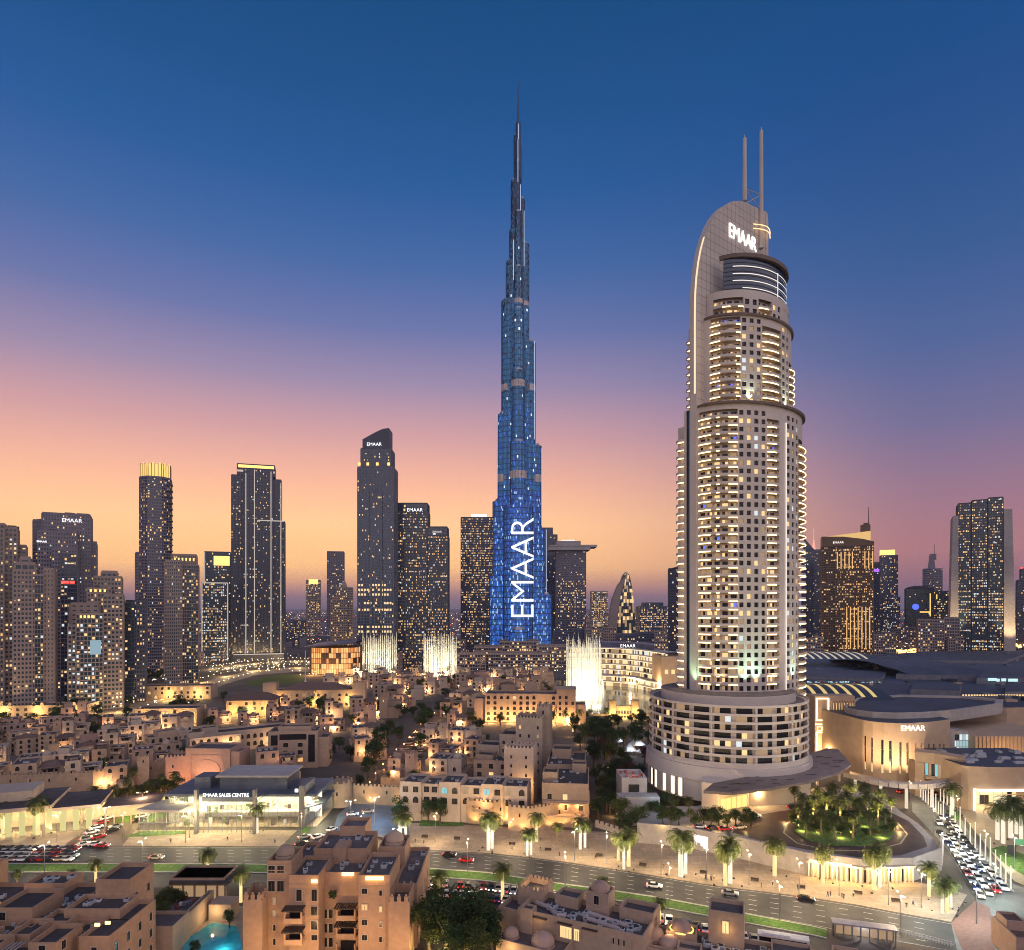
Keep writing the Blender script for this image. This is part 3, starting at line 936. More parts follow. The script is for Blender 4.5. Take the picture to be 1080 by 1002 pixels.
def lobe(W, Gm, ang, r, w, z0, z1, r0=0.0):
    """one rounded bundle of a wing: a bar from the core out to r with a half-round nose"""
    u = Vector((math.cos(ang), math.sin(ang))); v = Vector((-u.y, u.x))
    hw = w / 2
    pts = [u * r0 - v * hw]
    for k in range(9):
        a = -math.pi / 2 + math.pi * k / 8
        pts.append(u * (max(r - hw, 0.1) + hw * math.cos(a)) + v * (hw * math.sin(a)))
    pts.append(u * r0 + v * hw)
    n = len(pts)
    fh = 3.9
    nf = max(1, round((z1 - z0) / fh)); hz = (z1 - z0) / nf
    for e in range(n - 1):
        p, q = pts[e], pts[e + 1]
        Lg = (q - p).length
        nb = max(1, round(Lg / 2.0))
        d = (q - p) / Lg; nr = Vector((d.y, -d.x))
        for f in range(nf):
            a, b = z0 + f * hz, z0 + (f + 1) * hz
            h_ = (a + b) / 2
            for k in range(nb):
                s, t_ = p + d * (Lg * k / nb), p + d * (Lg * (k + 1) / nb)
                x = rngb.random()
                if h_ < zb(520):
                    lo = min(1, (zb(520) - h_) / 150)
                    m = 2 if x < 0.05 + 0.05 * lo else 1 if x < 0.22 + 0.28 * lo else 0 if x < 0.80 else 3
                elif h_ < zb(425):
                    m = 6 if x < 0.015 else 1 if x < 0.07 else 0 if x < 0.25 else 3 if x < 0.8 else 4
                elif h_ < zb(320):
                    m = 6 if x < 0.010 else 3 if x < 0.45 else 4 if x < 0.92 else 5
                elif h_ < zb(255):
                    m = 6 if x < 0.012 else 4 if x < 0.7 else 5
                else:
                    m = 6 if x < 0.004 else 4 if x < 0.30 else 5
                Gm.face([(*s, a), (*t_, a), (*t_, b), (*s, b)], m)
        for k in range(nb + (1 if e == n - 2 else 0)):
            c = p + d * (Lg * k / nb); o = nr * 0.5; uu = d * 0.22
            W.face([(*(c - uu + o), z0), (*(c + uu + o), z0), (*(c + uu + o), z1), (*(c - uu + o), z1)], 0)
            W.face([(*(c - uu), z0), (*(c - uu + o), z0), (*(c - uu + o), z1), (*(c - uu), z1)], 0)
            W.face([(*(c + uu + o), z0), (*(c + uu), z0), (*(c + uu), z1), (*(c + uu + o), z1)], 0)
        for f in range(0, nf + 1, 2):
            z_ = z0 + f * hz; o = nr * 0.3
            W.face([(*(p + o), z_ - .5), (*(q + o), z_ - .5), (*(q + o), min(z1, z_ + .5)), (*(p + o), min(z1, z_ + .5))], 0)
    W.face([(*p, z1) for p in pts], 0)


wings = [(R(180 - 24), 'left', [(44.5, 607, 24), (39.5, 528, 22), (32.5, 436, 20), (25.5, 316, 18), (18.5, 275, 15), (13.2, 242, 12), (10.8, 190, 10), (6.4, 143, 6)]),
         (R(24), 'right', [(52.5, 627, 24), (41.5, 557, 22), (36.5, 469, 20), (26.5, 360, 18), (16.5, 257, 14), (10.0, 210, 9), (4.6, 155, 5)]),
         (R(-90), 'front', [(52, 663, 24), (34, 536, 42), (29, 470, 22), (22, 395, 18), (17, 330, 15), (12, 285, 12), (8.5, 226, 9), (5.5, 172, 6)])]
for ang, nm_, steps in wings:
    W, Gm, S = MB(), MB(), MB()
    z0 = 0
    for i, (r, py, w) in enumerate(steps):
        lobe(W, Gm, ang, r, w, 0 if i == 0 else zb(steps[i - 1][1]) - 0.2 if False else (0 if i < 2 else zb(steps[i - 1][1]) - 40), zb(py))
        u = Vector((math.cos(ang), math.sin(ang)))
        S.frustum(u.x * (r - w / 2), u.y * (r - w / 2), zb(py) + 0.1, zb(py) + 3.5, w * 0.36, w * 0.33, 12)
    wn = Gm.build('wing', led, bk)
    W.build('steel_fins', [finm], wn)
    S.build('setback_cap', [steel], wn)
W = MB(); Gm = MB()
W.frustum(0, 0, zb(190), zb(130), 5.0, 3.6, 10)
W.frustum(0, 0, zb(130), zb(112), 1.8, 1.3, 8)
W.frustum(0, 0, zb(112), zb(86), 1.1, 0.35, 8)
W.build('spire', [mat('dark_spire_steel', (0.06, 0.08, 0.13), 0.3, 0.1, 0.1, metal=0.7)], bk)
mb = MB()
for y0, y1, x in ((131, 151, 546.8), (150, 198, 546.3), (187, 194, 544.5), (199, 212, 549.2), (241, 246, 541.5), (257, 300, 553.5), (262, 266, 551), (280, 318, 541), (470, 535, 569.6)):
    mb.box((x - 546.5) * kB - 0.45, (x - 546.5) * kB + 0.45, -16 if y0 < 300 else -34, -15.4 if y0 < 300 else -33.4, zb(y1), zb(y0))
mb = MB()
for y, m in ((320, .8), (384, .8), (388, .5), (504, .8), (505, .8), (436, .4)):
    pass
# mechanical floors: bright metal bands round each wing
M = MB()
for y0, y1, rr in ((405, 412, (33.4, 37.4, 22.8)), (500, 508, (40.4, 42.4, 29.8)), (318, 323, (26.2, 27.4, 17.8))):
    for ang, _n, st in wings:
        r, _t, w = [q for q in st if q[1] < y0 - 2][0]
        u = Vector((math.cos(ang), math.sin(ang)))
        c = u * (r - w / 2 - 0.5)
        M.frustum(c.x, c.y, zb(y1), zb(y0), w / 2 + 1.0, w / 2 + 1.0, 20, cap=False)
M.build('plant_floor_band', [mat('plant_floor_metal', (0.5, 0.42, 0.4), 0.5, 0.25, 0.3, metal=0.3)], bk)
# flood-lit seams that run up the steel
S = MB()
for y0, y1, x, yy in ((134, 150, 546.6, -6.2), (152, 196, 546.2, -9.3), (199, 226, 549.0, -9.3), (228, 285, 552.6, -12.6), (258, 300, 541.5, -12.7), (364, 466, 563.2, -14), (475, 556, 570.9, -16), (440, 527, 524.6, -13), (560, 626, 575.4, -18)):
    S.box((x - 546.5) * kB - 0.35, (x - 546.5) * kB + 0.35, yy - 0.5, yy, zb(y1), zb(y0))
S.build('seam_light', [lamp_mat('blue_white_seam', (0.6, 0.72, 1.0), 0.8)], bk)
m_ = text_mesh('EMAAR', 24.5 * kB * 1.40, lamp_mat('white_facade_led', (0.92, 0.96, 1.0), 1.15), 0.5, 'facade_letters', 0.92)
ft = place('facade_letters', m_, bk, ((552 - 546.5) * kB, -35.2, zb(601)), 0, R(90))
ft.rotation_euler = (R(90), R(-90), 0)
# the lit stone podium round its foot
W = MB(); Gm = MB()
for x0, x1, yt, y_, d in ((500, 530, 683, 880, 40), (527, 568, 677, 890, 40), (566, 600, 682, 880, 40), (515, 580, 690, 850, 30), (482, 512, 690, 840, 20)):
    p = [(XP(x0, y_) - bk.location.x, y_ - YB), (XP(x1, y_) - bk.location.x, y_ - YB), (XP(x1, y_) - bk.location.x, y_ + d - YB), (XP(x0, y_) - bk.location.x, y_ + d - YB)]
    facade(W, Gm, p, 0, ZP(yt, y_), 4.5, 3.2, 0.42, (2, 3, 2, 1, 2), 0.35, 0.5, 0.4, rng=rngb)
    parapet(W, p, ZP(yt, y_), 1.5)
pd = W.build('podium', [tanstone, roofdeck], bk)
g = Gm.build('podium_glazing', GL_NAVY, pd)

# ---- between the skyscraper and the hotel
t = Tower('glass_tower', 'slim blue-grey tower half hidden behind the right side of the blue skyscraper', 570, 587, 1300, wall=slate, seed=31)
t.tier(t.rect(570, 583, 26), 0, t.z(557), fh=4, bw=3, lit=0.03, band=0.12, pier=0.3)
t.tier(t.rect(580, 588, 22, 3), 0, t.z(564), fh=4, bw=3, lit=0.03, band=0.12, pier=0.3)
t.done()
t = Tower('hotel_tower', 'pale tower carrying a wide overhanging flat bridge on its roof', 578, 628, 1150, wall=mauve, seed=32)
t.tier(t.rect(587, 618, 36), 0, t.z(612), fh=4, bw=2.8, lit=0.22, band=0.28, pier=0.35)
t.tier(t.rect(587, 618, 36), t.z(612), t.z(581), fh=4, bw=2.8, lit=0.05, band=0.6, pier=0.3)
mb = MB()
for y0, y1, x0, x1 in ((577, 580.5, 578, 622), (575, 577.3, 579, 629), (571, 575, 587, 612)):
    mb.box((x0 - t.cx) * t.k, (x1 - t.cx) * t.k, -8, 30, t.z(y1), t.z(y0))
t.part('sky_bridge', mb, [concrete])
mb = MB(); mb.box((588 - t.cx) * t.k, (617 - t.cx) * t.k, -0.9, -0.5, t.z(600), t.z(582))
mb = MB(); mb.box((592 - t.cx) * t.k, (606 - t.cx) * t.k, -4, 0, t.z(571), t.z(569.6)); t.part('roof_light', mb, [ledsoft])
t.done()
t = Tower('office_block', 'small square lit block left of the pointed arch tower', 624, 641, 1700, wall=tanstone, seed=33)
t.tier(t.rect(624, 641, 30), 0, t.z(624), fh=4.5, bw=4, lit=0.45, band=0.4, pier=0.8)
t.done()
t = Tower('pointed_tower', 'curved glass tower pointed like a sail tip, right of the fountains', 642, 672, 1500, wall=tanstone, glass=glassteal, seed=34)


def arch_prof(x0, xa, x1, yb, yt, n=12):
    Lp = [(x0 + (xa - x0) * (1 - math.cos(R(90 * k / n))) if False else x0 + (xa - x0) * (1 - math.sqrt(max(0, 1 - (k / n) ** 1.7))), yb + (yt - yb) * (k / n)) for k in range(n + 1)]
    Rp = [(x1 - (x1 - xa) * (1 - math.sqrt(max(0, 1 - (k / n) ** 1.7))), yb + (yt - yb) * (k / n)) for k in range(n + 1)]
    return Lp, Rp


Lp, Rp = arch_prof(649, 661, 671, 690, 603, 24)
for k in range(24):
    for c in range(9):
        xa, xb = Lp[k][0] + (Rp[k][0] - Lp[k][0]) * c / 9, Lp[k][0] + (Rp[k][0] - Lp[k][0]) * (c + 1) / 9
        xc, xd = Lp[k + 1][0] + (Rp[k + 1][0] - Lp[k + 1][0]) * (c + 1) / 9, Lp[k + 1][0] + (Rp[k + 1][0] - Lp[k + 1][0]) * c / 9
        X = lambda v: (v - t.cx) * t.k
        for y in (0, 24):
            t.G.face([(X(xa), y, t.z(Lp[k][1])), (X(xb), y, t.z(Lp[k][1])), (X(xc), y, t.z(Lp[k + 1][1])), (X(xd), y, t.z(Lp[k + 1][1]))], t.rng.choice((0, 0, 0, 0, 1, 1, 2)))
    for P in (Lp, Rp):
        t.W.face([(X(P[k][0]), -1.2, t.z(P[k][1])), (X(P[k][0]), 25, t.z(P[k][1])), (X(P[k + 1][0]), 25, t.z(P[k + 1][1])), (X(P[k + 1][0]), -1.2, t.z(P[k + 1][1]))], 0)
sh = [(642, 690), (650, 690), (651, 655), (655, 625), (661, 606), (652, 617), (646, 632), (642, 655)]
for y in (-2, 20):
    t.W.face([(X(a), y, t.z(b)) for a, b in sh], 0)
for (a, b), (c, d) in zip(sh, sh[1:] + sh[:1]):
    t.W.face([(X(a), -2, t.z(b)), (X(c), -2, t.z(d)), (X(c), 20, t.z(d)), (X(a), 20, t.z(b))], 0)
t.done()
t = Tower('office_block', 'wide low office block with rows of lit windows left of the hotel tower', 675, 709, 1300, wall=slate, seed=35)
t.tier(t.rect(675, 709, 40), 0, t.z(640), units=3, fh=4, bw=3.4, lit=0.4, band=0.3, pier=0.4)
t.tier(t.rect(680, 700, 30, 4), t.z(640), t.z(636), fh=4, bw=4, lit=0.2, band=0.3, pier=0.4)
t.done()
t = Tower('glass_tower', 'dark narrow tower partly hidden behind the left flank of the hotel tower', 705, 730, 900, wall=charcoal, seed=36)
t.tier(t.rect(705, 730, 30), 0, t.z(600), fh=4, bw=3, lit=0.06, band=0.14, pier=0.3)
t.W.face([((705 - t.cx) * t.k, 0, t.z(600)), ((730 - t.cx) * t.k, 0, t.z(600)), ((730 - t.cx) * t.k, 0, t.z(593))], 0)
t.done()

# ---- right group
t = Tower('glass_tower', 'dark slanted-roof tower just right of the hotel tower', 846, 859, 1400, wall=slate, seed=41)
t.tier(t.rect(846, 859, 26), 0, t.z(580), fh=4, bw=3, lit=0.05, band=0.12, pier=0.3)
t.W.face([((846 - t.cx) * t.k, 0, t.z(580)), ((859 - t.cx) * t.k, 0, t.z(580)), ((848 - t.cx) * t.k, 0, t.z(567))], 0)
t.done()
t = Tower('spired_tower', 'dark tower with a pink-lit pyramid spire between the hotel and the bronze block', 852, 867, 1700, wall=charcoal, seed=42)
t.tier(t.rect(854, 867, 26), 0, t.z(580), fh=4, bw=3.4, lit=0.08, band=0.2, pier=0.3)
mb = MB(); mb.frustum((858.5 - t.cx) * t.k, 10, t.z(580), t.z(568), 6.5, 1.2, 4, rot=0.78); mb.tube(((858.5 - t.cx) * t.k, 10, t.z(568)), ((858.5 - t.cx) * t.k, 10, t.z(556)), 0.6)
t.part('spire', mb, [lamp_mat('pink_spire_glow', (1.0, 0.42, 0.34), 0.8)])
t.done()

t = Tower('bronze_tower', 'broad bronze hotel block with a sloping golden-lit roof and a mast', 866, 921, 1080, wall=bronze, glass=mat('bronze_glass', (0.05, 0.03, 0.018), 0.25, 0.2, 0.05), seed=43)
kw = dict(fh=4, band=0.32, pier=0.6)
t.tier(t.rect(866, 881, 40, 2), 0, t.z(576), bw=4.5, lit=0.14, pal=(4, 2, 0, 0, 3), **kw)
t.tier(t.rect(881, 921, 44, 0), 0, t.z(576), bw=3.0, lit=0.30, pal=(4, 1, 0, 0, 6), **kw)
X = lambda v: (v - t.cx) * t.k
prof = [(866, 576), (921.5, 576), (921.5, 572), (910, 569), (890, 566), (866, 565)]
for y in (-1.5, 44):
    t.W.face([(X(a), y, t.z(b)) for a, b in prof], 0)
for (a, b), (c, d) in zip(prof, prof[1:] + prof[:1]):
    t.W.face([(X(a), -1.5, t.z(b)), (X(c), -1.5, t.z(d)), (X(c), 44, t.z(d)), (X(a), 44, t.z(b))], 0)
mb = MB()
gp = [(868, 564.6), (890, 565.4), (910, 568.4), (919, 572), (919, 560), (892, 562.4)]
for y in (14, 16):
    mb.face([(X(a), y, t.z(b)) for a, b in gp])
t.part('golden_roof_screen', mb, [lamp_mat('golden_roof_glow', (1.0, 0.6, 0.2), 0.62)])
mb = MB()
mb.box(X(909), X(919), 16, 30, t.z(572), t.z(553)); mb.box(X(912), X(918), 18, 28, t.z(553), t.z(551))
mb.tube((X(917.5), 22, t.z(553)), (X(917.5), 22, t.z(534)), 0.9, r1=0.4)
t.part('roof_mast', mb, [bronze])
t.sign('HOTEL' if False else 'EMAAR', 884, 572, 2.6, back=-2.0)
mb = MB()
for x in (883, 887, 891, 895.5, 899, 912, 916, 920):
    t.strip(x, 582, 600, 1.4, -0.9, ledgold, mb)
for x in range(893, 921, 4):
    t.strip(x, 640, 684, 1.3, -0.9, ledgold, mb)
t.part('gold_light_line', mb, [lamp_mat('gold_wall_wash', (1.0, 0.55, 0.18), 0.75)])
t.done()

t = Tower('office_tower', 'slim tower with a yellow-lit cap right of the bronze block', 920, 949, 1500, wall=slate, glass=glassnavy, seed=44)
t.tier(t.rect(928.5, 947, 26), 0, t.z(586), fh=4.2, bw=3.2, lit=0.13, band=0.15, pier=0.3)
t.tier(t.rect(931, 949, 26, -4), 0, t.z(630), fh=4.2, bw=3.2, lit=0.3, band=0.2, pier=0.3, pal=(3, 1, 1, 3, 1))
mb = MB(); mb.box((928.5 - t.cx) * t.k, (944 - t.cx) * t.k, 1, 20, t.z(585.5), t.z(580)); t.part('crown_light', mb, [ledgold])
t.done()
t = Tower('office_tower', 'low violet-lit tower tucked between the bronze block and the yellow-capped tower', 919, 931, 1650, wall=charcoal, seed=45)
t.tier(t.rect(919, 930, 26), 0, t.z(593), fh=4.2, bw=3.2, lit=0.06, band=0.2, pier=0.3)
mb = MB(); mb.box(-8, 8, -0.8, -0.4, t.z(603), t.z(600)); t.part('violet_sign', mb, [lamp_mat('violet_sign_light', (0.35, 0.1, 1.0), 1.2)])
t.done()
t = Tower('office_block', 'round-topped dark glass block with a blue round sign and lit outlines', 955, 1001, 1200, wall=charcoal, glass=glassteal, seed=46)
t.tier(t.rect(955, 985, 34), 0, t.z(621), fh=4, bw=3.4, lit=0.05, band=0.12, pier=0.2)
n = 10
for k in range(n):
    a0, a1 = math.pi * k / n, math.pi * (k + 1) / n
    c, r, hh = 0 - 8 * t.k, 15 * t.k, 4 * t.k
    p = lambda a: (c - r * math.cos(a), t.z(621) + hh * math.sin(a))
    (xa, za), (xb, zb_) = p(a0), p(a1)
    t.W.face([(xa, 0, za), (xb, 0, zb_), (xb, 34, zb_), (xa, 34, za)], 3)
    t.W.face([(xa, 0, t.z(621)), (xb, 0, t.z(621)), (xb, 0, zb_), (xa, 0, za)], 3)
t.tier(t.rect(980, 1001, 30, 4), 0, t.z(624), fh=4, bw=3.4, lit=0.2, band=0.2, pier=0.3)
mb = MB(); mb.lathe(0, 0, [(0.1, -0.4), (5.5, -0.4), (5.5, 0.4)], 18)
s_ = t.part('blue_round_sign', mb, [bluew]); s_.rotation_euler = (R(90), 0, 0); s_.location = ((965.5 - t.cx) * t.k, -1, t.z(640))
mb = MB()
for x, a, b in ((981, 626, 650), (988, 627, 632)):
    t.strip(x, a, b, 1.2, -1, ledgold, mb)
mb.box((970 - t.cx) * t.k, (981 - t.cx) * t.k, -1, -0.5, t.z(646), t.z(645)); t.part('light_outline', mb, [ledgold])
t.done()
t = Tower('spired_tower', 'mauve stepped tower with a needle spire left of the flared concrete tower', 974, 994, 1600, wall=mauve, seed=47)
t.tier(t.rect(974, 994, 26), 0, t.z(600), fh=4.2, bw=3.6, lit=0.06, band=0.4, pier=0.6)
X = lambda v: (v - t.cx) * t.k
t.W.frustum(X(983), 12, t.z(600), t.z(585), 11, 6, 4, 0, rot=0.78)
t.W.box(X(981), X(988), 8, 16, t.z(590), t.z(584), 0)
t.W.tube((X(986), 12, t.z(588)), (X(986), 12, t.z(573)), 0.8, 6, 0, 0.3)
t.done()

t = Tower('office_tower', 'massive dark glass tower held between two flared pale concrete fins', 1000, 1071, 1000, wall=charcoal, glass=glassteal, seed=48)
X = lambda v: (v - t.cx) * t.k
for x0, x1, yt in ((1010, 1023.5, 530), (1025, 1041, 527.5), (1042.5, 1058, 526)):
    t.tier(t.rect(x0, x1, 40), t.z(622), t.z(yt), units=2, fh=4, bw=2.6, lit=0.24, band=0.16, pier=0.25, pal=(3, 2, 1, 1, 1), litbands=0.0)
    t.tier(t.rect(x0, x1, 40), 0, t.z(622), fh=4, bw=2.6, lit=0.20, band=0.16, pier=0.25, pal=(3, 1, 1, 2, 1), litbands=0.35)
t.W.box(X(1011), X(1057), 1.5, 38, 0, t.z(532), 3)
mb = MB()
for a, b, c, d, e in ((1004, 1010, 1000, 1010, 543), (1058, 1066.5, 1058, 1070.5, 539)):
    zt, zl = t.z(e), t.z(690)
    zm = t.z(640)
    for y in (-6, 44):
        mb.face([(X(c), y, zl), (X(d), y, zl), (X(b), y, zt), (X(a), y, zt)] if a > 1050 or True else [])
    for q in ((c, a), (d, b)):
        mb.face([(X(q[0]), -6, zl), (X(q[0]), 44, zl), (X(q[1]), 44, zt), (X(q[1]), -6, zt)])
    mb.face([(X(a), -6, zt), (X(b), -6, zt), (X(b), 44, zt), (X(a), 44, zt)])
t.part('concrete_fin', mb, [concrete])
for x in (1003, 1064):
    light('SPOT', (X(x), -40, 12), 300000, (1.0, 0.72, 0.38), t.root, 2.0, aim=(X(x), -6, 62), cone=44)
t.done()
t = Tower('office_tower', 'dark tower cut by the right edge of the picture beside the flared concrete one', 1072, 1096, 1250, wall=slate, seed=49)
t.tier(t.rect(1073, 1096, 30), 0, t.z(612), fh=4.2, bw=3.4, lit=0.1, band=0.2, pier=0.3)
t.tier(t.rect(1077, 1096, 24, 4), t.z(612), t.z(600), fh=4.2, bw=3.4, lit=0.1, band=0.2, pier=0.3)
mb = MB(); mb.tube(((1078 - t.cx) * t.k, 10, t.z(600)), ((1078 - t.cx) * t.k, 10, t.z(598)), 1.2); t.part('warning_light', mb, [redl])
t.done()

# ---- lower blocks of the middle distance, each its own building
rl = random.Random(77)
low = [(968, 1012, 652, 900, tanstone, 'pinkish floodlit housing block in front of the flared concrete tower', .2), (922, 945, 668, 960, tanstone, 'low tan block at the right foot of the bronze hotel', .25),
       (1000, 1016, 672, 880, tanstone, 'small tan block right of the pinkish housing block', .2), (845, 868, 672, 900, tanstone, 'low red-lit block between hotel tower and bronze block', .15),
       (940, 968, 662, 1150, slate, 'dark low block behind the pinkish housing block', .2), (585, 622, 664, 1020, slate, 'dark low plant block under the sky bridge tower', .12),
       (618, 650, 662, 1000, tanstone, 'flat brown block behind the tall right fountain', .12), (650, 690, 668, 1000, slate, 'flat dark block below the pointed tower', .2),
       (300, 322, 655, 1400, slate, 'low grey block right of the striped tower', .25), (186, 214, 690, 900, tanstone, 'low tan block at the foot of the outlined glass tower', .4),
       (396, 420, 690, 820, tanstone, 'low lit block behind the left fountain', .3), (424, 447, 688, 900, charcoal, 'dark low block at the foot of the twin towers', .3),
       (470, 490, 676, 1000, tanstone, 'low pale block between the twin towers and the skyscraper podium', .25), (1012, 1074, 683, 1010, slate, 'low dark base block below the flared concrete tower', .1),
       (690, 716, 664, 1100, tanstone, 'low lit block left of the hotel tower foot', .35)]
for i, (x0, x1, yt, Y, w_, lab, lt) in enumerate(low):
    t = Tower('low_block', lab, x0, x1, Y, wall=w_, seed=100 + i, cat='building')
    xm = x0 + (x1 - x0) * rl.uniform(0.4, 0.7)
    t.tier(t.rect(x0, xm, 30), 0, t.z(yt + 2), units=2, fh=4, bw=3.6, lit=lt, band=0.42, pier=0.9)
    t.tier(t.rect(xm, x1, 28, 2), 0, t.z(yt), units=2, fh=4, bw=3.6, lit=lt, band=0.42, pier=0.9)
    t.done()

# ---- the far-off low city reads as one mass of roofs and lights
W = MB(); rc = random.Random(9)
for _ in range(2600):
    Y = math.exp(rc.uniform(math.log(1250), math.log(9000)))
    X_ = rc.uniform(-0.86, 0.86) * Y
    if abs(X_) < 60 and Y < 1400:
        continue
    w, d = rc.uniform(12, 45), rc.uniform(12, 45)
    h = rc.choice((8, 10, 12, 14, 18, 24, 32)) * (1.0 if Y > 2000 else 0.8)
    W.box(X_ - w / 2, X_ + w / 2, Y - d / 2, Y + d / 2, 0, h, rc.choice((0, 1, 2)), bottom=False)
kind(W.build('distant_city', [slate, mauve, tanstone]), 'stuff')
W = MB()
for _ in range(5200):
    Y = math.exp(rc.uniform(math.log(1100), math.log(10000)))
    X_ = rc.uniform(-0.86, 0.86) * Y
    r = rc.uniform(0.35, 0.8) * (Y / 2400) ** 0.75
    z_ = rc.uniform(6, 26)
    W.box(X_ - r, X_ + r, Y - r, Y + r, z_, z_ + 2 * r, rc.choice((0, 0, 0, 1, 2, 2, 3)))
kind(W.build('distant_city_lights', [lamp_mat('far_orange_light', (1.0, 0.55, 0.2), 4.0), lamp_mat('far_white_light', (0.9, 0.95, 1.0), 3.5), lamp_mat('far_amber_light', (1.0, 0.75, 0.4), 4.0), redl]), 'stuff')
W = MB()
for _ in range(260):
    u = rc.random()
    px = 945 + 160 * u
    x, y, _z = G(px, 694 - 9 * u + rc.uniform(-2.5, 2.5))
    r = rc.uniform(0.7, 1.5)
    W.box(x - r, x + r, y - r, y + r, 9, 9 + 2 * r)
kind(W.build('highway_lights', [lamp_mat('highway_orange_light', (1.0, 0.42, 0.10), 5.0)]), 'stuff')
# ------------------------------------------------------------------ the round hotel tower on its drum
HC = Vector((90.7, 280.7))
hotel = empty('hotel_tower', (HC.x, HC.y, 0))
tag(hotel, 'tall curved hotel tower with lit balconies, round drum base and white letters under two masts', 'tower')
ha = Vector((math.cos(R(38)), math.sin(R(38)))); hn = Vector((math.sin(R(38)), -math.cos(R(38))))
P1 = Vector((76.6, 275.0))
HA, HB = 32.0, 22.3
HM = P1 + ha * HA


def hpt(t, off=0.0, k=1.0, sh=0.0):
    """point of the bowed front at angle t (pi = left end), moved out by off; k shrinks the bow for the stepped top"""
    p = HM + ha * (HA * k * math.cos(t) + sh) + hn * (HB * k * math.sin(t))
    nr = (ha * (math.cos(t) / (HA)) + hn * (math.sin(t) / (HB))).normalized()
    return p + nr * off - HC


def t_of(px, k=1.0, sh=0.0):
    lo, hi = 0.80, math.pi
    f = lambda t: 540 + F * (hpt(t, 0, k, sh).x + HC.x) / (hpt(t, 0, k, sh).y + HC.y)
    for _ in range(50):
        m = (lo + hi) / 2
        if f(m) > px:
            lo = m
        else:
            hi = m
    return (lo + hi) / 2


def hz_(py, Y=277.0):
    return ZP(py, Y)


HW = MB(); HGz = MB()
rh = random.Random(21)
z_top1, z_top2, z_top3 = hz_(432), hz_(338), hz_(313, 280)
FH = 3.42
wrects, wlits, balc = [], [], []


def arc(t0, t1, n, k=1.0, sh=0.0, off=0.0):
    return [hpt(t0 + (t1 - t0) * i / n, off, k, sh) for i in range(n + 1)]


def wall_strip(pts, z0, z1, m=0):
    for a, b in zip(pts, pts[1:]):
        HW.face([(*a, z0), (*b, z0), (*b, z1), (*a, z1)], m)


def win_zone(pa, pb, z0, z1, cols, k, sh):
    ta, tb = t_of(pa, k, sh), t_of(pb, k, sh) if pb < 849 else 0.45
    nf = round((z1 - z0) / FH); h = (z1 - z0) / nf
    for c in range(cols):
        u0 = ta + (tb - ta) * (c + 0.22) / cols; u1 = ta + (tb - ta) * (c + 0.78) / cols
        e0 = ta + (tb - ta) * c / cols; e1 = ta + (tb - ta) * (c + 1) / cols
        wall_strip([hpt(e0, 0, k, sh), hpt(u0, 0, k, sh)], z0, z1)
        wall_strip([hpt(u1, 0, k, sh), hpt(e1, 0, k, sh)], z0, z1)
        p, q = hpt(u0, 0, k, sh), hpt(u1, 0, k, sh)
        ip, iq = hpt(u0, -0.55, k, sh), hpt(u1, -0.55, k, sh)
        for f in range(nf):
            za, zb2 = z0 + (f + 0.28) * h, z0 + (f + 0.86) * h
            HW.face([(*p, z0 + f * h), (*q, z0 + f * h), (*q, za), (*p, za)], 0)
            HW.face([(*p, zb2), (*q, zb2), (*q, z0 + f * h + h), (*p, z0 + f * h + h)], 0)
            HW.face([(*p, za), (*q, za), (*iq, za), (*ip, za)], 0)
            HW.face([(*p, zb2), (*q, zb2), (*iq, zb2), (*ip, zb2)], 0)
            for s, i_ in ((p, ip), (q, iq)):
                HW.face([(*s, za), (*i_, za), (*i_, zb2), (*s, zb2)], 0)
            x = rh.random()
            wrects.append((ip, iq, za, zb2, 1 if x < 0.10 else 2 if x < 0.24 else 3 if x < 0.28 else 0))


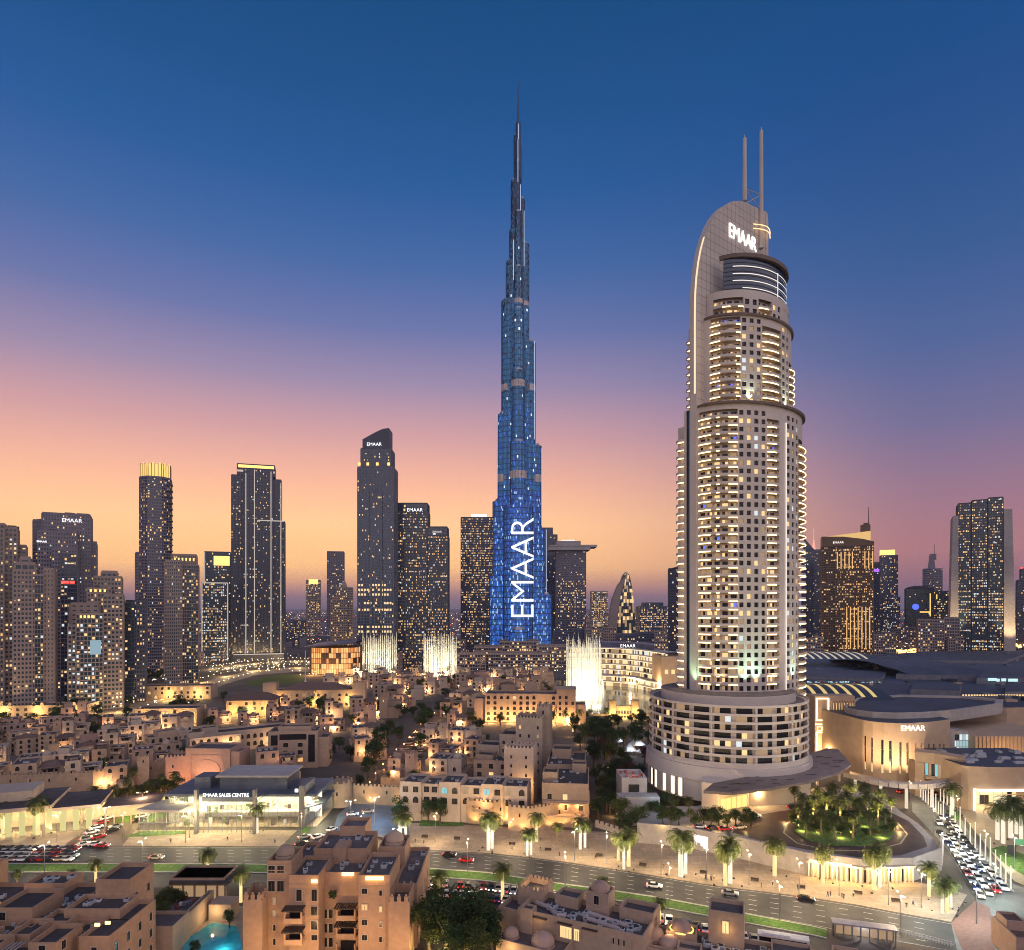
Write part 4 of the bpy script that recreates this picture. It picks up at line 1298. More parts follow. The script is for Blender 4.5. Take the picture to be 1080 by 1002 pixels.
def bal_zone(pa, pb, z0, z1, k, sh, bulge, led, n=10, skip=0.0):
    """recessed glass wall with a bowed balcony and a light strip on every floor"""
    ta, tb = t_of(pa, k, sh), t_of(pb, k, sh) if pb < 849 else 0.45
    nf = round((z1 - z0) / FH); h = (z1 - z0) / nf
    back = arc(ta, tb, n, k, sh, -1.7)
    for f in range(nf):
        a, b = z0 + f * h, z0 + (f + 1) * h
        for i in range(n):
            x = rh.random()
            m = 2 if x < 0.17 else 1 if x < 0.46 else 6 if x < 0.475 else 0
            if i % 3 == 2:
                HW.face([(*back[i], a), (*back[i + 1], a), (*back[i + 1], b), (*back[i], b)], 0)
            else:
                HGz.face([(*back[i], a), (*back[i + 1], a), (*back[i + 1], b - .7), (*back[i], b - .7)], m)
                HW.face([(*back[i], b - .7), (*back[i + 1], b - .7), (*back[i + 1], b), (*back[i], b)], 0)
    for s, tt in ((0, ta), (1, tb)):
        wall_strip([hpt(tt, 0, k, sh), hpt(tt, -1.7, k, sh)], z0, z1)
    B = MB(); Lm = MB()
    outp = [hpt(ta + (tb - ta) * i / n, 0.15 + bulge * math.sin(math.pi * i / n), k, sh) for i in range(n + 1)]
    outi = [hpt(ta + (tb - ta) * i / n, 0.02 + bulge * math.sin(math.pi * i / n), k, sh) for i in range(n + 1)]
    for i in range(n):
        B.face([(*back[i], 0), (*back[i + 1], 0), (*outp[i + 1], 0), (*outp[i], 0)])
        B.face([(*back[i], .3), (*back[i + 1], .3), (*outi[i + 1], .3), (*outi[i], .3)])
        B.face([(*outp[i], 0), (*outp[i + 1], 0), (*outp[i + 1], 1.15), (*outp[i], 1.15)])
        B.face([(*outi[i], .3), (*outi[i + 1], .3), (*outi[i + 1], 1.15), (*outi[i], 1.15)])
        B.face([(*outi[i], 1.15), (*outi[i + 1], 1.15), (*outp[i + 1], 1.15), (*outp[i], 1.15)])
    for a, b in led:
        i0, i1 = int(a * n), max(int(a * n) + 1, int(b * n))
        for i in range(i0, i1):
            o0 = hpt(ta + (tb - ta) * i / n, 0.30 + bulge * math.sin(math.pi * i / n), k, sh); o1 = hpt(ta + (tb - ta) * (i + 1) / n, 0.30 + bulge * math.sin(math.pi * (i + 1) / n), k, sh)
            Lm.face([(*o0, -0.25), (*o1, -0.25), (*o1, 0.16), (*o0, 0.16)])
            Lm.face([(*o0, 0.16), (*o1, 0.16), (*outp[i + 1], 0.16), (*outp[i], 0.16)])
            Lm.face([(*o0, -0.25), (*o1, -0.25), (*outp[i + 1], -0.02), (*outp[i], -0.02)])
    for f in range(nf):
        if rh.random() >= skip:
            balc.append((B, Lm, z0 + f * h))


ZP0 = 42.0                                   # top of the drum
# lower shaft
k1, s1 = 1.0, 0.0
za, zb1 = ZP0, z_top1 - 2.2
wall_strip(arc(math.pi, t_of(737), 3), za, zb1)
bal_zone(737, 778, za, zb1, k1, s1, 0.7, [(0.03, 0.42), (0.5, 0.58), (0.84, 1.0)], 14)
win_zone(778, 809, za, zb1, 4, k1, s1)
bal_zone(809, 822, za, zb1 - 3.4, k1, s1, 0.5, [(0.0, 0.75)], 6)
wall_strip(arc(t_of(809), t_of(822), 3), zb1 - 3.4, zb1)
wall_strip(arc(t_of(822), t_of(829), 2), za, zb1)
win_zone(829, 842, za, zb1, 3, k1, s1)
bal_zone(842, 850, za, zb1 - 8, k1, s1, 1.3, [(0.1, 0.9)], 8)
wall_strip(arc(t_of(842), 0.45, 5), zb1 - 8, zb1)
wall_strip(arc(0.45, 0.0, 5), za, zb1)
wall_strip(arc(math.pi, 0, 30), zb1, z_top1)
# middle shaft
k2, s2 = 0.84, -0.8
za, zb2 = z_top1 + 0.6, z_top2
wall_strip(arc(math.pi, t_of(749, k2, s2), 3, k2, s2), za, zb2)
bal_zone(749, 781, za, zb2 - 0.5, k2, s2, 0.6, [(0.03, 0.42), (0.86, 1.0)], 14)
win_zone(781, 804, za, zb2 - 0.5, 3, k2, s2)
bal_zone(804, 824, za, zb2 - 3.4, k2, s2, 0.6, [(0.0, 0.75)], 8)
wall_strip(arc(t_of(804, k2, s2), t_of(824, k2, s2), 3, k2, s2), zb2 - 3.4, zb2 - .5)
win_zone(824, 832, za, zb2 - 0.5, 2, k2, s2)
bal_zone(832, 842, za, zb2 - 14, k2, s2, 1.2, [(0.1, 0.95)], 8)
wall_strip(arc(t_of(832, k2, s2), 0.2, 5, k2, s2), zb2 - 14, zb2)
wall_strip(arc(math.pi, 0, 30, k2, s2), zb2 - .5, zb2)
# upper storeys under the crown
k3, s3 = 0.79, -0.6
za, zb3 = z_top2 + 0.3, z_top3
wall_strip(arc(math.pi, t_of(752, k3, s3), 2, k3, s3), za, zb3)
bal_zone(752, 784, za, zb3 - 3.2, k3, s3, 0.5, [(0.35, 0.62), (0.86, 1.0)], 12)
win_zone(784, 800, za, zb3 - 3.2, 2, k3, s3)
bal_zone(800, 814, za, zb3 - 3.2, k3, s3, 0.4, [(0.05, 0.7)], 6)
win_zone(814, 824, za, zb3 - 3.2, 2, k3, s3)
wall_strip(arc(t_of(824, k3, s3), 0.0, 5, k3, s3), za, zb3)
wall_strip(arc(math.pi, 0, 30, k3, s3), zb3 - 3.2, zb3)
for k, s_, z in ((k1, s1, z_top1), (k2, s2, z_top2), (k3, s3, z_top3)):
    HW.face([(*p, z) for p in arc(math.pi, 0, 30, k, s_)] + [(*(hpt(0, 0, k, s_) - hn * 6.3), z), (*(hpt(math.pi, 0, k, s_) - hn * 6.3), z)], 0)
# the end wall with its glass strip, the back bow and its balconies
for k, s_, z0, z1 in ((k1, s1, ZP0 - 1, z_top1), (k2, s2, z_top1, z_top2), (k3, s3, z_top2, z_top3)):
    a, b = hpt(math.pi, 0, k, s_), hpt(0, 0, k, s_)
    a2, b2 = a - hn * 6.4, b - hn * 6.4
    c1, c2 = a - hn * 2.6, a - hn * 5.2
    wall_strip([a, c1], z0, z1); wall_strip([c2, a2], z0, z1)
    nf = round((z1 - z0) / FH)
    for f in range(nf):
        h = (z1 - z0) / nf
        i1, i2 = c1 + ha * 0.4, c2 + ha * 0.4
        HGz.face([(*i1, z0 + f * h), (*i2, z0 + f * h), (*i2, z0 + f * h + h - .08), (*i1, z0 + f * h + h - .08)], 5)
    wall_strip([a2, b2, b], z0, z1)
    HW.face([(*a, z1), (*a2, z1), (*b2, z1), (*b, z1)], 0)
B = MB(); Lm = MB()
bp = [hpt(math.pi) - hn * 6.5 + ha * 2.0]
for i in range(7):
    u = i / 6
    bp.append(hpt(math.pi) - hn * (6.6 + 4.4 * u) - ha * (0.9 * math.sin(math.pi * min(1, u * 0.8 + .2)) - 0.5))
bp.append(hpt(math.pi) - hn * 11.2 + ha * 6)
B.prism(bp, 0, 1.2, 0, True, True)
for p, q in zip(bp[1:5], bp[2:6]):
    d = (q - p).normalized(); nr = Vector((d.y, -d.x)) * -0.15
    for s in (1, -1):
        Lm.face([(*(p + nr * s), -0.3), (*(q + nr * s), -0.3), (*(q + nr * s), 0.02), (*(p + nr * s), 0.02)])
for f in range(32):
    balc.append((B, Lm, ZP0 + 2 + f * FH))
HW.prism([hpt(math.pi) - hn * 6.2 + ha * 1.0, hpt(math.pi) - hn * 6.2 + ha * 6, hpt(math.pi) - hn * 10.8 + ha * 8, hpt(math.pi) - hn * 10.8 + ha * 1.6], ZP0 - 1, ZP0 + 2 + 33 * FH, 0)
B2 = MB(); L2 = MB()
bp2 = [p + ha * 4.6 + hn * 1.6 for p in bp]
B2.prism(bp2, 0, 1.2, 0, True, True)
for p, q in zip(bp2[1:5], bp2[2:6]):
    d = (q - p).normalized(); nr = Vector((d.y, -d.x)) * -0.15
    for s in (1, -1):
        L2.face([(*(p + nr * s), -0.3), (*(q + nr * s), -0.3), (*(q + nr * s), 0.02), (*(p + nr * s), 0.02)])
for f in range(9):
    balc.append((B2, L2, z_top1 + 3 + f * FH))
HW.prism([hpt(math.pi) - hn * 4.8 + ha * 5.8, hpt(math.pi) - hn * 4.8 + ha * 10, hpt(math.pi) - hn * 9 + ha * 11, hpt(math.pi) - hn * 9 + ha * 6.4], z_top1, z_top1 + 3 + 10 * FH, 0)
HW.build('wall', [addr], hotel)
g = HGz.build('glazing', [wglass, dimw, warm, coolw, warm2, glassteal, bluew], hotel); g['kind'] = 'stuff'

# windows and balconies: the hundred nearest as parts, the rest as one
wrects.sort(key=lambda r_: abs(r_[2] - 80))
hw_m = [wglass, dimw, warm, coolw]
rest = MB()
for i, (p, q, a, b, m) in enumerate(wrects):
    if i < 100:
        o_ = MB(); o_.face([(*(p - p), 0), (*(q - p), 0), (*(q - p), b - a), (*(p - p), b - a)], 0)
        o_.build('window', [hw_m[m]], hotel, (p.x, p.y, a))
    else:
        rest.face([(*p, a), (*q, a), (*q, b), (*p, b)], m)
rest.build('window', hw_m, hotel)['kind'] = 'stuff'
balc.sort(key=lambda r_: abs(r_[2] - 80))
restB, restL = MB(), MB()
cache = {}
for i, (B, Lm, z) in enumerate(balc):
    if i < 100:
        if id(B) not in cache:
            cache[id(B)] = (B.mesh('balcony', [addr]), Lm.mesh('balcony_light', [ledwarm]))
        o_ = place('balcony', cache[id(B)][0], hotel, (0, 0, z))
        place('balcony_light', cache[id(B)][1], o_)
    else:
        for src, dst in ((B, restB), (Lm, restL)):
            for f in src.f:
                dst.face([(src.v[j][0], src.v[j][1], src.v[j][2] + z) for j in f])
rb_ = restB.build('balcony', [addr], hotel); rb_['kind'] = 'stuff'
restL.build('balcony_light', [ledwarm], rb_)['kind'] = 'stuff'

# brown ledges at the setbacks
for k, s_, z, o1 in ((k1, s1, z_top1, 1.3), (k2, s2, z_top2, 0.9)):
    mb = MB()
    outer, inner = [hpt(math.pi * (1 - i / 32), o1 * min(1, 7 * math.sin(math.pi * i / 32)), k, s_) for i in range(33)], arc(math.pi, 0, 32, k, s_, -2.0)
    for i in range(32):
        for z0, A_, B_ in ((z + 0.02, inner, outer), (z + 0.9, inner, outer)):
            mb.face([(*A_[i], z0), (*A_[i + 1], z0), (*B_[i + 1], z0), (*B_[i], z0)])
        mb.face([(*outer[i], z + .02), (*outer[i + 1], z + .02), (*outer[i + 1], z + .9), (*outer[i], z + .9)])
    mb.build('ledge', [addrdark], hotel)
mb = MB()
c = t_of(828)
p, q = hpt(c, 0.5), hpt(c, 0.5)
mb.box(p.x - .16, p.x + .16, p.y - .16, p.y + .16, ZP0 + 4, z_top1 - 6)
mb.build('vertical_light', [ledsoft], hotel)

# the sail: a tall slab with a quarter-round top, its face toward the camera
sail = MB()
zq, zt = hz_(330, 275), 261.5
prof = [(-0.6, ZP0 - 1), (-0.6, zq)]
for i in range(1, 15):
    a = math.pi - (math.pi / 2) * i / 14
    prof.append((40 + 40.6 * math.cos(a), zq + (zt - zq) * math.sin(a) ** 0.9))
prof += [(52, zt + 1.5), (53, zt + .3), (53.4, zt - 3), (53.4, ZP0 - 1)]
o0 = P1 - HC
fr, bk_ = o0 + hn * 0.25, o0 - hn * 3.2
# front cladding in panels so the seams read
for (s0, z0), (s1_, z1) in zip(prof, prof[1:] + prof[:1]):
    a, b = fr + ha * s0, fr + ha * s1_
    c, d = bk_ + ha * s0, bk_ + ha * s1_
    sail.face([(*a, z0), (*b, z1), (*d, z1), (*c, z0)], 1)
sail.face([(*(fr + ha * s), z) for s, z in prof], 0)
sail.face([(*(bk_ + ha * s), z) for s, z in prof], 0)
so_ = sail.build('sail_wall', [addr, ledsoft if False else addr], hotel)
seam = MB()


def sail_top(s):
    if s < 40:
        x = max(0.0, min(1.0, (40 - s) / 40.6))
        return zq + (zt - zq) * (math.sqrt(max(0, 1 - x * x))) ** 0.9
    return zt + 0.8


for s in [i * 3.0 for i in range(1, 18)]:
    p = fr + ha * s + hn * 0.03
    zl = z_top1 if s < 10 else z_top3
    seam.face([(*(p - ha * .09), zl), (*(p + ha * .09), zl), (*(p + ha * .09), sail_top(s)), (*(p - ha * .09), sail_top(s))])
z = z_top1 + 4
while z < zt - 2:
    s0 = 0.0
    while sail_top(s0) < z + .3 and s0 < 50:
        s0 += 0.25
    p, q = fr + ha * s0 + hn * 0.035, fr + ha * 52 + hn * 0.035
    seam.face([(*p, z - .08), (*q, z - .08), (*q, z + .08), (*p, z + .08)])
    z += 3.6
seam.build('panel_seam', [mat('panel_joint', (0.22, 0.17, 0.14), 0.8, 0.1, 1.0)], so_)
edge = MB()
for i in range(1, 15):
    (s0, z0), (s1_, z1) = prof[i], prof[i + 1]
    if z0 > hz_(262, 280):
        continue
    a, b = fr + ha * (s0 - .02) - hn * 0.3, fr + ha * (s1_ - .02) - hn * 0.3
    edge.face([(*(a - ha * .08), z0), (*(b - ha * .08), z1), (*(b - ha * .08 - hn * .9), z1), (*(a - ha * .08 - hn * .9), z0)])
p = fr - ha * 0.7 - hn * 0.3
edge.face([(*p, z_top1 + 6), (*p, zq), (*(p - hn * .9), zq), (*(p - hn * .9), z_top1 + 6)])
edge.build('edge_light', [lamp_mat('edge_glow', (1.0, 0.78, 0.5), 0.8)], so_)
m_ = text_mesh('EMAAR', 6.9, signw, 0.25, 'sign_letters', 0.95)
sp = o0 + ha * 32.3 + hn * 0.6
tx = place('sign_letters', m_, hotel, (sp.x, sp.y, ZP(252, 295)), R(38), R(90), (1, 1.3, 1))
# two masts and their bracing
mb = MB()
for pxm, top, bot, sft in ((791.5, 146, 212, 36.5), (806.5, 138, 262, 46.5)):
    p = o0 + ha * sft + hn * (0.9 if bot > 250 else -1.2)
    Yw = (p + HC).y
    mb.tube((p.x, p.y, ZP(bot, Yw)), (p.x, p.y, ZP(top, Yw)), 1.0, 10, 0, 0.8)
    mb.tube((p.x, p.y, ZP(top, Yw)), (p.x, p.y, ZP(top - 4, Yw)), 0.3, 6, 0, 0.15)
a, b = o0 + ha * 36.5 - hn * 1.2, o0 + ha * 46.5 + hn * .9
for z0, z1 in ((zt, zt + 7), (zt + 7, zt), (zt + 7, zt + 7)):
    mb.tube((a.x, a.y, z0), (b.x, b.y, z1), 0.18, 5)
mb.build('mast', [addr], hotel)
# the crown: dark glass drum ribbed with light, a visor above, glowing arcs higher up
kc, sc_ = 0.72, 0.6
CG, CL = MB(), MB()
z0, z1 = z_top3, hz_(277, 280)
ta, tb = t_of(763, kc, sc_), 0.1
n = 26
pts = arc(ta, tb, n, kc, sc_)
for f in range(8):
    a, b = z0 + (z1 - z0) * f / 8, z0 + (z1 - z0) * (f + 1) / 8
    for i in range(n):
        CG.face([(*pts[i], a), (*pts[i + 1], a), (*pts[i + 1], b - .12), (*pts[i], b - .12)], 0)
        q0, q1 = hpt(ta + (tb - ta) * i / n, .12, kc, sc_), hpt(ta + (tb - ta) * (i + 1) / n, .12, kc, sc_)
        CG.face([(*q0, b - .3), (*q1, b - .3), (*q1, b), (*q0, b)], 1)
for f, i0 in ((1, 4), (2.7, 2), (4.3, 2), (6, 2)):
    z = z0 + (z1 - z0) * f / 8
    for i in range(i0, n):
        q0, q1 = hpt(ta + (tb - ta) * i / n, .4, kc, sc_), hpt(ta + (tb - ta) * (i + 1) / n, .4, kc, sc_)
        CL.face([(*q0, z - .18), (*q1, z - .18), (*q1, z + .18), (*q0, z + .18)])
i = int(n * 0.45)
q = hpt(ta + (tb - ta) * 0.47, .5, kc, sc_)
CL.box(q.x - .12, q.x + .12, q.y - .12, q.y + .12, z0, z0 + (z1 - z0) * .78)
cg = CG.build('crown_glass', [glassnavy, dark], hotel)
CL.build('crown_light', [ledsoft], cg)
mb = MB()
tv0, tv1 = t_of(759, kc, sc_), 0.0
iA = arc(tv0, tv1, 24, kc, sc_, -1.0)
for j in range(24):
    f0, f1 = math.sin(math.pi * min(1, (j / 24) * .9 + .1)), math.sin(math.pi * min(1, ((j + 1) / 24) * .9 + .1))
    o_0, o_1 = hpt(tv0 + (tv1 - tv0) * j / 24, 1.5 * f0, kc, sc_), hpt(tv0 + (tv1 - tv0) * (j + 1) / 24, 1.5 * f1, kc, sc_)
    for zz in (z1, z1 + 1.6):
        mb.face([(*iA[j], zz), (*iA[j + 1], zz), (*o_1, zz), (*o_0, zz)])
    mb.face([(*o_0, z1), (*o_1, z1), (*o_1, z1 + 1.6), (*o_0, z1 + 1.6)])
mb.build('visor', [addrdark], hotel)
mb = MB()
for zc, w in ((ZP(244, 302), 1.0), (ZP(239.5, 302), 0.8)):
    for j in range(10):
        u0, u1 = j / 10, (j + 1) / 10
        p, q = o0 + ha * (41 + 14 * u0) + hn * (0.4 + 2.6 * math.sin(math.pi * u0)), o0 + ha * (41 + 14 * u1) + hn * (0.4 + 2.6 * math.sin(math.pi * u1))
        mb.face([(*p, zc), (*q, zc), (*q, zc + .4), (*p, zc + .4)])
        mb.face([(*p, zc + .4), (*q, zc + .4), (*(q - hn * .4), zc + .4), (*(p - hn * .4), zc + .4)])
mb.build('glowing_arc', [lamp_mat('arc_glow', (1.0, 0.62, 0.26), 1.6)], hotel)

# drum base
D, DG, DB = MB(), MB(), MB()
Rr = 32.0


def cpt(a, r):
    return Vector((r * math.sin(a), -r * math.cos(a)))


NS = 96
levels = [(20.6 + 3.1 * i) for i in range(8)]
for i in range(NS):
    a0, a1 = 2 * math.pi * i / NS, 2 * math.pi * (i + 1) / NS
    p, q = cpt(a0, Rr - 1.6), cpt(a1, Rr - 1.6)
    for f in range(7):
        x = rh.random()
        z0, z1 = levels[f], levels[f + 1]
        if i % 4 == 0:
            D.face([(*p, z0), (*q, z0), (*q, z1), (*p, z1)], 0)
        else:
            DG.face([(*p, z0), (*q, z0), (*q, z1), (*p, z1)], 2 if x < 0.05 else 1 if x < 0.22 else 3 if x < 0.24 else 0)
    for zz0, zz1, r0, r1 in ((6, 14, Rr + .6, Rr + .6), (14, 19.4, Rr + 1.6, Rr + 1.2), (19.4, 20.6, Rr + .2, Rr + .2)):
        p0, q0, p1, q1 = cpt(a0, r0), cpt(a1, r0), cpt(a0, r1), cpt(a1, r1)
        D.face([(*p0, zz0), (*q0, zz0), (*q1, zz1), (*p1, zz1)], 0)
    D.face([(*cpt(a0, Rr + .6), 14), (*cpt(a1, Rr + .6), 14), (*cpt(a1, Rr + 1.6), 14), (*cpt(a0, Rr + 1.6), 14)], 0)
    D.face([(*cpt(a0, Rr + 1.2), 19.4), (*cpt(a1, Rr + 1.2), 19.4), (*cpt(a1, Rr - 2), 19.4), (*cpt(a0, Rr - 2), 19.4)], 0)
    # terrace wall on top
    p, q = cpt(a0, Rr - 5), cpt(a1, Rr - 5)
    D.face([(*p, levels[7]), (*q, levels[7]), (*q, levels[7] + 3.6), (*p, levels[7] + 3.6)], 0)
    D.face([(*cpt(a0, Rr - .2), levels[7]), (*cpt(a1, Rr - .2), levels[7]), (0, 0, levels[7])], 1)
    D.face([(*cpt(a0, Rr - 5), levels[7] + 3.6), (*cpt(a1, Rr - 5), levels[7] + 3.6), (0, 0, levels[7] + 3.6)], 1)
drum = D.build('drum_wall', [addr, mat('terrace_deck', (0.2, 0.16, 0.14), 0.85, 0.2, 0.3)], hotel)
DG.build('drum_glazing', [wglass, dimw, warm, coolw], drum)['kind'] = 'stuff'
ring = MB()
for i in range(NS):
    a0, a1 = 2 * math.pi * i / NS, 2 * math.pi * (i + 1) / NS
    o_0, o_1, i_0, i_1 = cpt(a0, Rr), cpt(a1, Rr), cpt(a0, Rr - 1.7), cpt(a1, Rr - 1.7)
    ring.face([(*o_0, -.1), (*o_1, -.1), (*o_1, .9), (*o_0, .9)])
    ring.face([(*o_0, .9), (*o_1, .9), (*cpt(a1, Rr - .25), .9), (*cpt(a0, Rr - .25), .9)])
    ring.face([(*cpt(a1, Rr - .25), .9), (*cpt(a0, Rr - .25), .9), (*cpt(a0, Rr - .25), .1), (*cpt(a1, Rr - .25), .1)])
    ring.face([(*o_0, -.1), (*o_1, -.1), (*i_1, -.1), (*i_0, -.1)])
    ring.face([(*o_0, .1), (*o_1, .1), (*i_1, .1), (*i_0, .1)])
rm_ = ring.mesh('balcony_ring', [addr])
for f in range(8):
    place('balcony_ring', rm_, drum, (0, 0, levels[f]))
mb = MB()
for i in range(NS):
    if i % 8 == 0:
        a = 2 * math.pi * (i + .5) / NS
        p = cpt(a, Rr - 0.7)
        mb.frustum(p.x, p.y, levels[0], levels[7], 0.55, 0.55, 6)
mb.build('drum_pier', [addr], drum)
# tall lit windows at the left foot of the drum
mb, fb = MB(), MB()
for px in (690, 695, 700.5, 706.5, 713, 719):
    a = math.atan2(XP(px + 2.2, 252) - HC.x, HC.y - 252)
    a = math.asin(max(-.99, min(.99, (XP(px + 2.2, 254) - HC.x) / (Rr + .8))))
    p, q = cpt(a - .035, Rr + .75), cpt(a + .035, Rr + .75)
    mb.face([(*p, 6.6), (*q, 6.6), (*q, 13.6), (*p, 13.6)])
    for c in (p, q):
        fb.box(c.x - .2, c.x + .2, c.y - .2, c.y + .2, 6.2, 13.9)
mb.build('tall_window', [lamp_mat('pale_lit_hall', (1.0, 0.9, 0.72), 1.1)], drum)
fb.build('tall_window_frame', [addr], drum)
# entrance block and canopy
can = [G(px, py, 17.0)[:2] for px, py in ((742, 834), (752, 826), (800, 817), (838, 806), (852, 795), (872, 789), (884, 790), (898, 806), (884, 815), (852, 824), (812, 831), (772, 836))]
can = [(x - HC.x, y - HC.y) for x, y in can]
mb = MB(); mb.prism(can, 16.1, 17.0, 0, True, True)
c = mb.build('canopy', [mat('canopy_sheet', (0.22, 0.17, 0.15), 0.6, 0.2, 0.3, coarse=0.25)], hotel)
sl = MB(); rs = random.Random(8)
xs = [p[0] for p in can]; ys = [p[1] for p in can]


def inside(p, poly):
    r_ = False
    for (x0, y0), (x1, y1) in zip(poly, poly[1:] + poly[:1]):
        if (y0 > p[1]) != (y1 > p[1]) and p[0] < (x1 - x0) * (p[1] - y0) / (y1 - y0) + x0:
            r_ = not r_
    return r_


for k in range(400):
    x, y = rs.uniform(min(xs), max(xs)), rs.uniform(min(ys), max(ys))
    l_ = rs.uniform(2, 5)
    if all(inside(p, can) for p in ((x, y), (x + l_, y + l_ * .25), (x + l_, y - .3), (x, y - .4))) and len(sl.f) < 26 * 5:
        d = Vector((1, .25)).normalized(); nv = Vector((-d.y, d.x)) * rs.uniform(.25, .5)
        a, b = Vector((x, y)), Vector((x, y)) + d * l_
        sl.prism([a + nv * 0, b, b + nv, a + nv], 17.002, 17.12)
sl.build('canopy_slot', [timber], c)
mb = MB()
for px, py in ((750, 848), (775, 851), (805, 849), (835, 842), (862, 834), (885, 824)):
    x, y, _z = G(px, py, 6.0)
    mb.frustum(x - HC.x, y - HC.y, 6.0, 16.1, .55, .55, 8)
mb.build('canopy_column', [addr], hotel)
mb = MB()
p = [G(740, 853, 6)[:2], G(757, 856, 6)[:2], G(790, 850, 6)[:2], G(790, 838, 6)[:2], G(742, 838, 6)[:2]]
mb.prism([(x - HC.x, y - HC.y) for x, y in p], 6.0, 15.9)
mb.build('entrance_wall', [addr], hotel)
mb = MB()
a, b = Vector(G(760, 856.2, 6)[:2]) - HC, Vector(G(788, 851, 6)[:2]) - HC
for k in range(5):
    p, q = a.lerp(b, (k + .06) / 5), a.lerp(b, (k + .94) / 5)
    mb.face([(*p, 6.3), (*q, 6.3), (*q, 10.6), (*p, 10.6)])
mb.build('entrance_glass', [lamp_mat('golden_lobby_light', (1.0, 0.68, 0.2), 1.0)], hotel)
for px, py in ((765, 862), (800, 850), (830, 843), (855, 833), (880, 822)):
    x, y, _z = G(px, py, 6)
    light('POINT', (x - HC.x, y - HC.y, 10.5), 2600, (1.0, 0.62, 0.25), hotel, 0.4)
# floodlights on the drum roof, some greenish
for px, col, pw, kk in ((731, (0.5, 1.0, 0.62), 9000, 1), (785, (0.55, 1.0, 0.75), 15000, 1), (797, (0.55, 1.0, 0.85), 15000, 1), (836, (0.6, 1.0, 0.95), 12000, 1), (760, (1.0, 0.75, 0.4), 8000, 1), (815, (1.0, 0.75, 0.4), 8000, 1)):
    tt = t_of(px) if px > 736 else math.pi
    p = hpt(tt, 3.0); q = hpt(tt, 0.0)
    light('SPOT', (p.x, p.y, levels[7] + 4.2), pw, col, hotel, 0.3, aim=(q.x, q.y, levels[7] + 34), cone=60)
for px in (790, 828):
    tt = t_of(px, k2, s2); p = hpt(tt, 1.4, k2, s2); q = hpt(tt, 0, k2, s2)
    light('SPOT', (p.x, p.y, z_top1 + 1.4), 5000, (0.8, 1.0, 0.75), hotel, 0.3, aim=(q.x, q.y, z_top1 + 18), cone=70)

# low annex at the left foot
an = empty('hotel_annex', (*G(672, 852, 6)[:2], 0))
tag(an, 'small blue-lit annex with a roof terrace at the left foot of the hotel drum', 'building')
W = MB()
x0 = an.location.x; y0 = an.location.y
W.box(-5, 4.5, 4, 18, 0, 15, 0); W.box(-7, 8, -2, 4, 0, 10.5, 0)
parapet(W, rect(9.5, 14, -.25, 11), 15, 1.0)
W.build('wall', [concrete, roofdeck], an)
mb = MB(); mb.box(-2.5, 1.5, 3.8, 3.95, 10.8, 13.6); mb.build('window', [wglass], an)
mb = MB()
for k in range(14):
    x, y = rh.uniform(-4.3, 3.9), rh.uniform(5, 17)
    mb.box(x - .5, x + .5, y - .5, y + .5, 15.01, 15.8)
mb.build('terrace_furniture', [mat('red_cushion', (0.4, 0.1, 0.07), 0.9, 0.2, 1)], an)
light('POINT', (6, -4.5, 13), 500, (0.45, 0.75, 1.0), an, 0.3)
light('POINT', (0, 8, 18), 350, (0.75, 0.85, 1.0), an, 0.3)

# ------------------------------------------------------------------ the shopping mall on the right
mall = empty('shopping_mall', (150, 320, 0))
tag(mall, 'sprawling dark-roofed shopping mall with glowing skylights behind the hotel tower', 'mall')


def ml(px, Y):
    return (XP(px, Y) - 150, Y - 320)


W = MB()
W.prism([ml(846, 470), ml(1010, 455), ml(1160, 470), ml(1160, 860), ml(990, 860), ml(930, 800), ml(846, 780)], 0, 24, 0, mt=1)
W.prism([ml(945, 520), ml(1035, 505), ml(1042, 600), ml(968, 640)], 24, 28, 2, mt=1)
W.prism([ml(1030, 470), ml(1160, 470), ml(1160, 560), ml(1040, 560)], 24, 30, 2, mt=1)
W.prism([ml(846, 520), ml(930, 500), ml(936, 560), ml(846, 580)], 24, 26.5, 2, mt=1)
W.prism([ml(950, 680), ml(1060, 660), ml(1080, 760), ml(985, 790)], 24, 27, 2, mt=1)
W.prism([ml(852, 345), ml(893, 341), ml(905, 372), ml(960, 372), ml(1062, 352), ml(1170, 360), ml(1170, 462), ml(846, 462)], 0, 27, 0, mt=1)
W.prism([ml(960, 400), ml(1012, 392), ml(1014, 425), ml(964, 436)], 27, 31, 2, mt=1)
W.prism([ml(1060, 396), ml(1170, 396), ml(1170, 440), ml(1060, 440)], 27, 30, 2, mt=1)
rm2 = random.Random(14)
for k in range(150):
    Y = rm2.uniform(365, 780)
    px = rm2.uniform(965, 1120) if Y < 450 else rm2.uniform(850, 1120)
    x, y = ml(px, Y)
    a, b, h = rm2.uniform(.8, 3.2), rm2.uniform(.8, 3.2), rm2.uniform(.6, 2.2)
    zb0 = 27 if Y < 460 else 24
    W.box(x - a, x + a, y - b, y + b, zb0, zb0 + h, rm2.choice((1, 2, 0)))
W.build('roof', [mallstone, mallroof, mat('roof_duct', (0.16, 0.16, 0.18), 0.6, 0.2, 0.3)], mall)


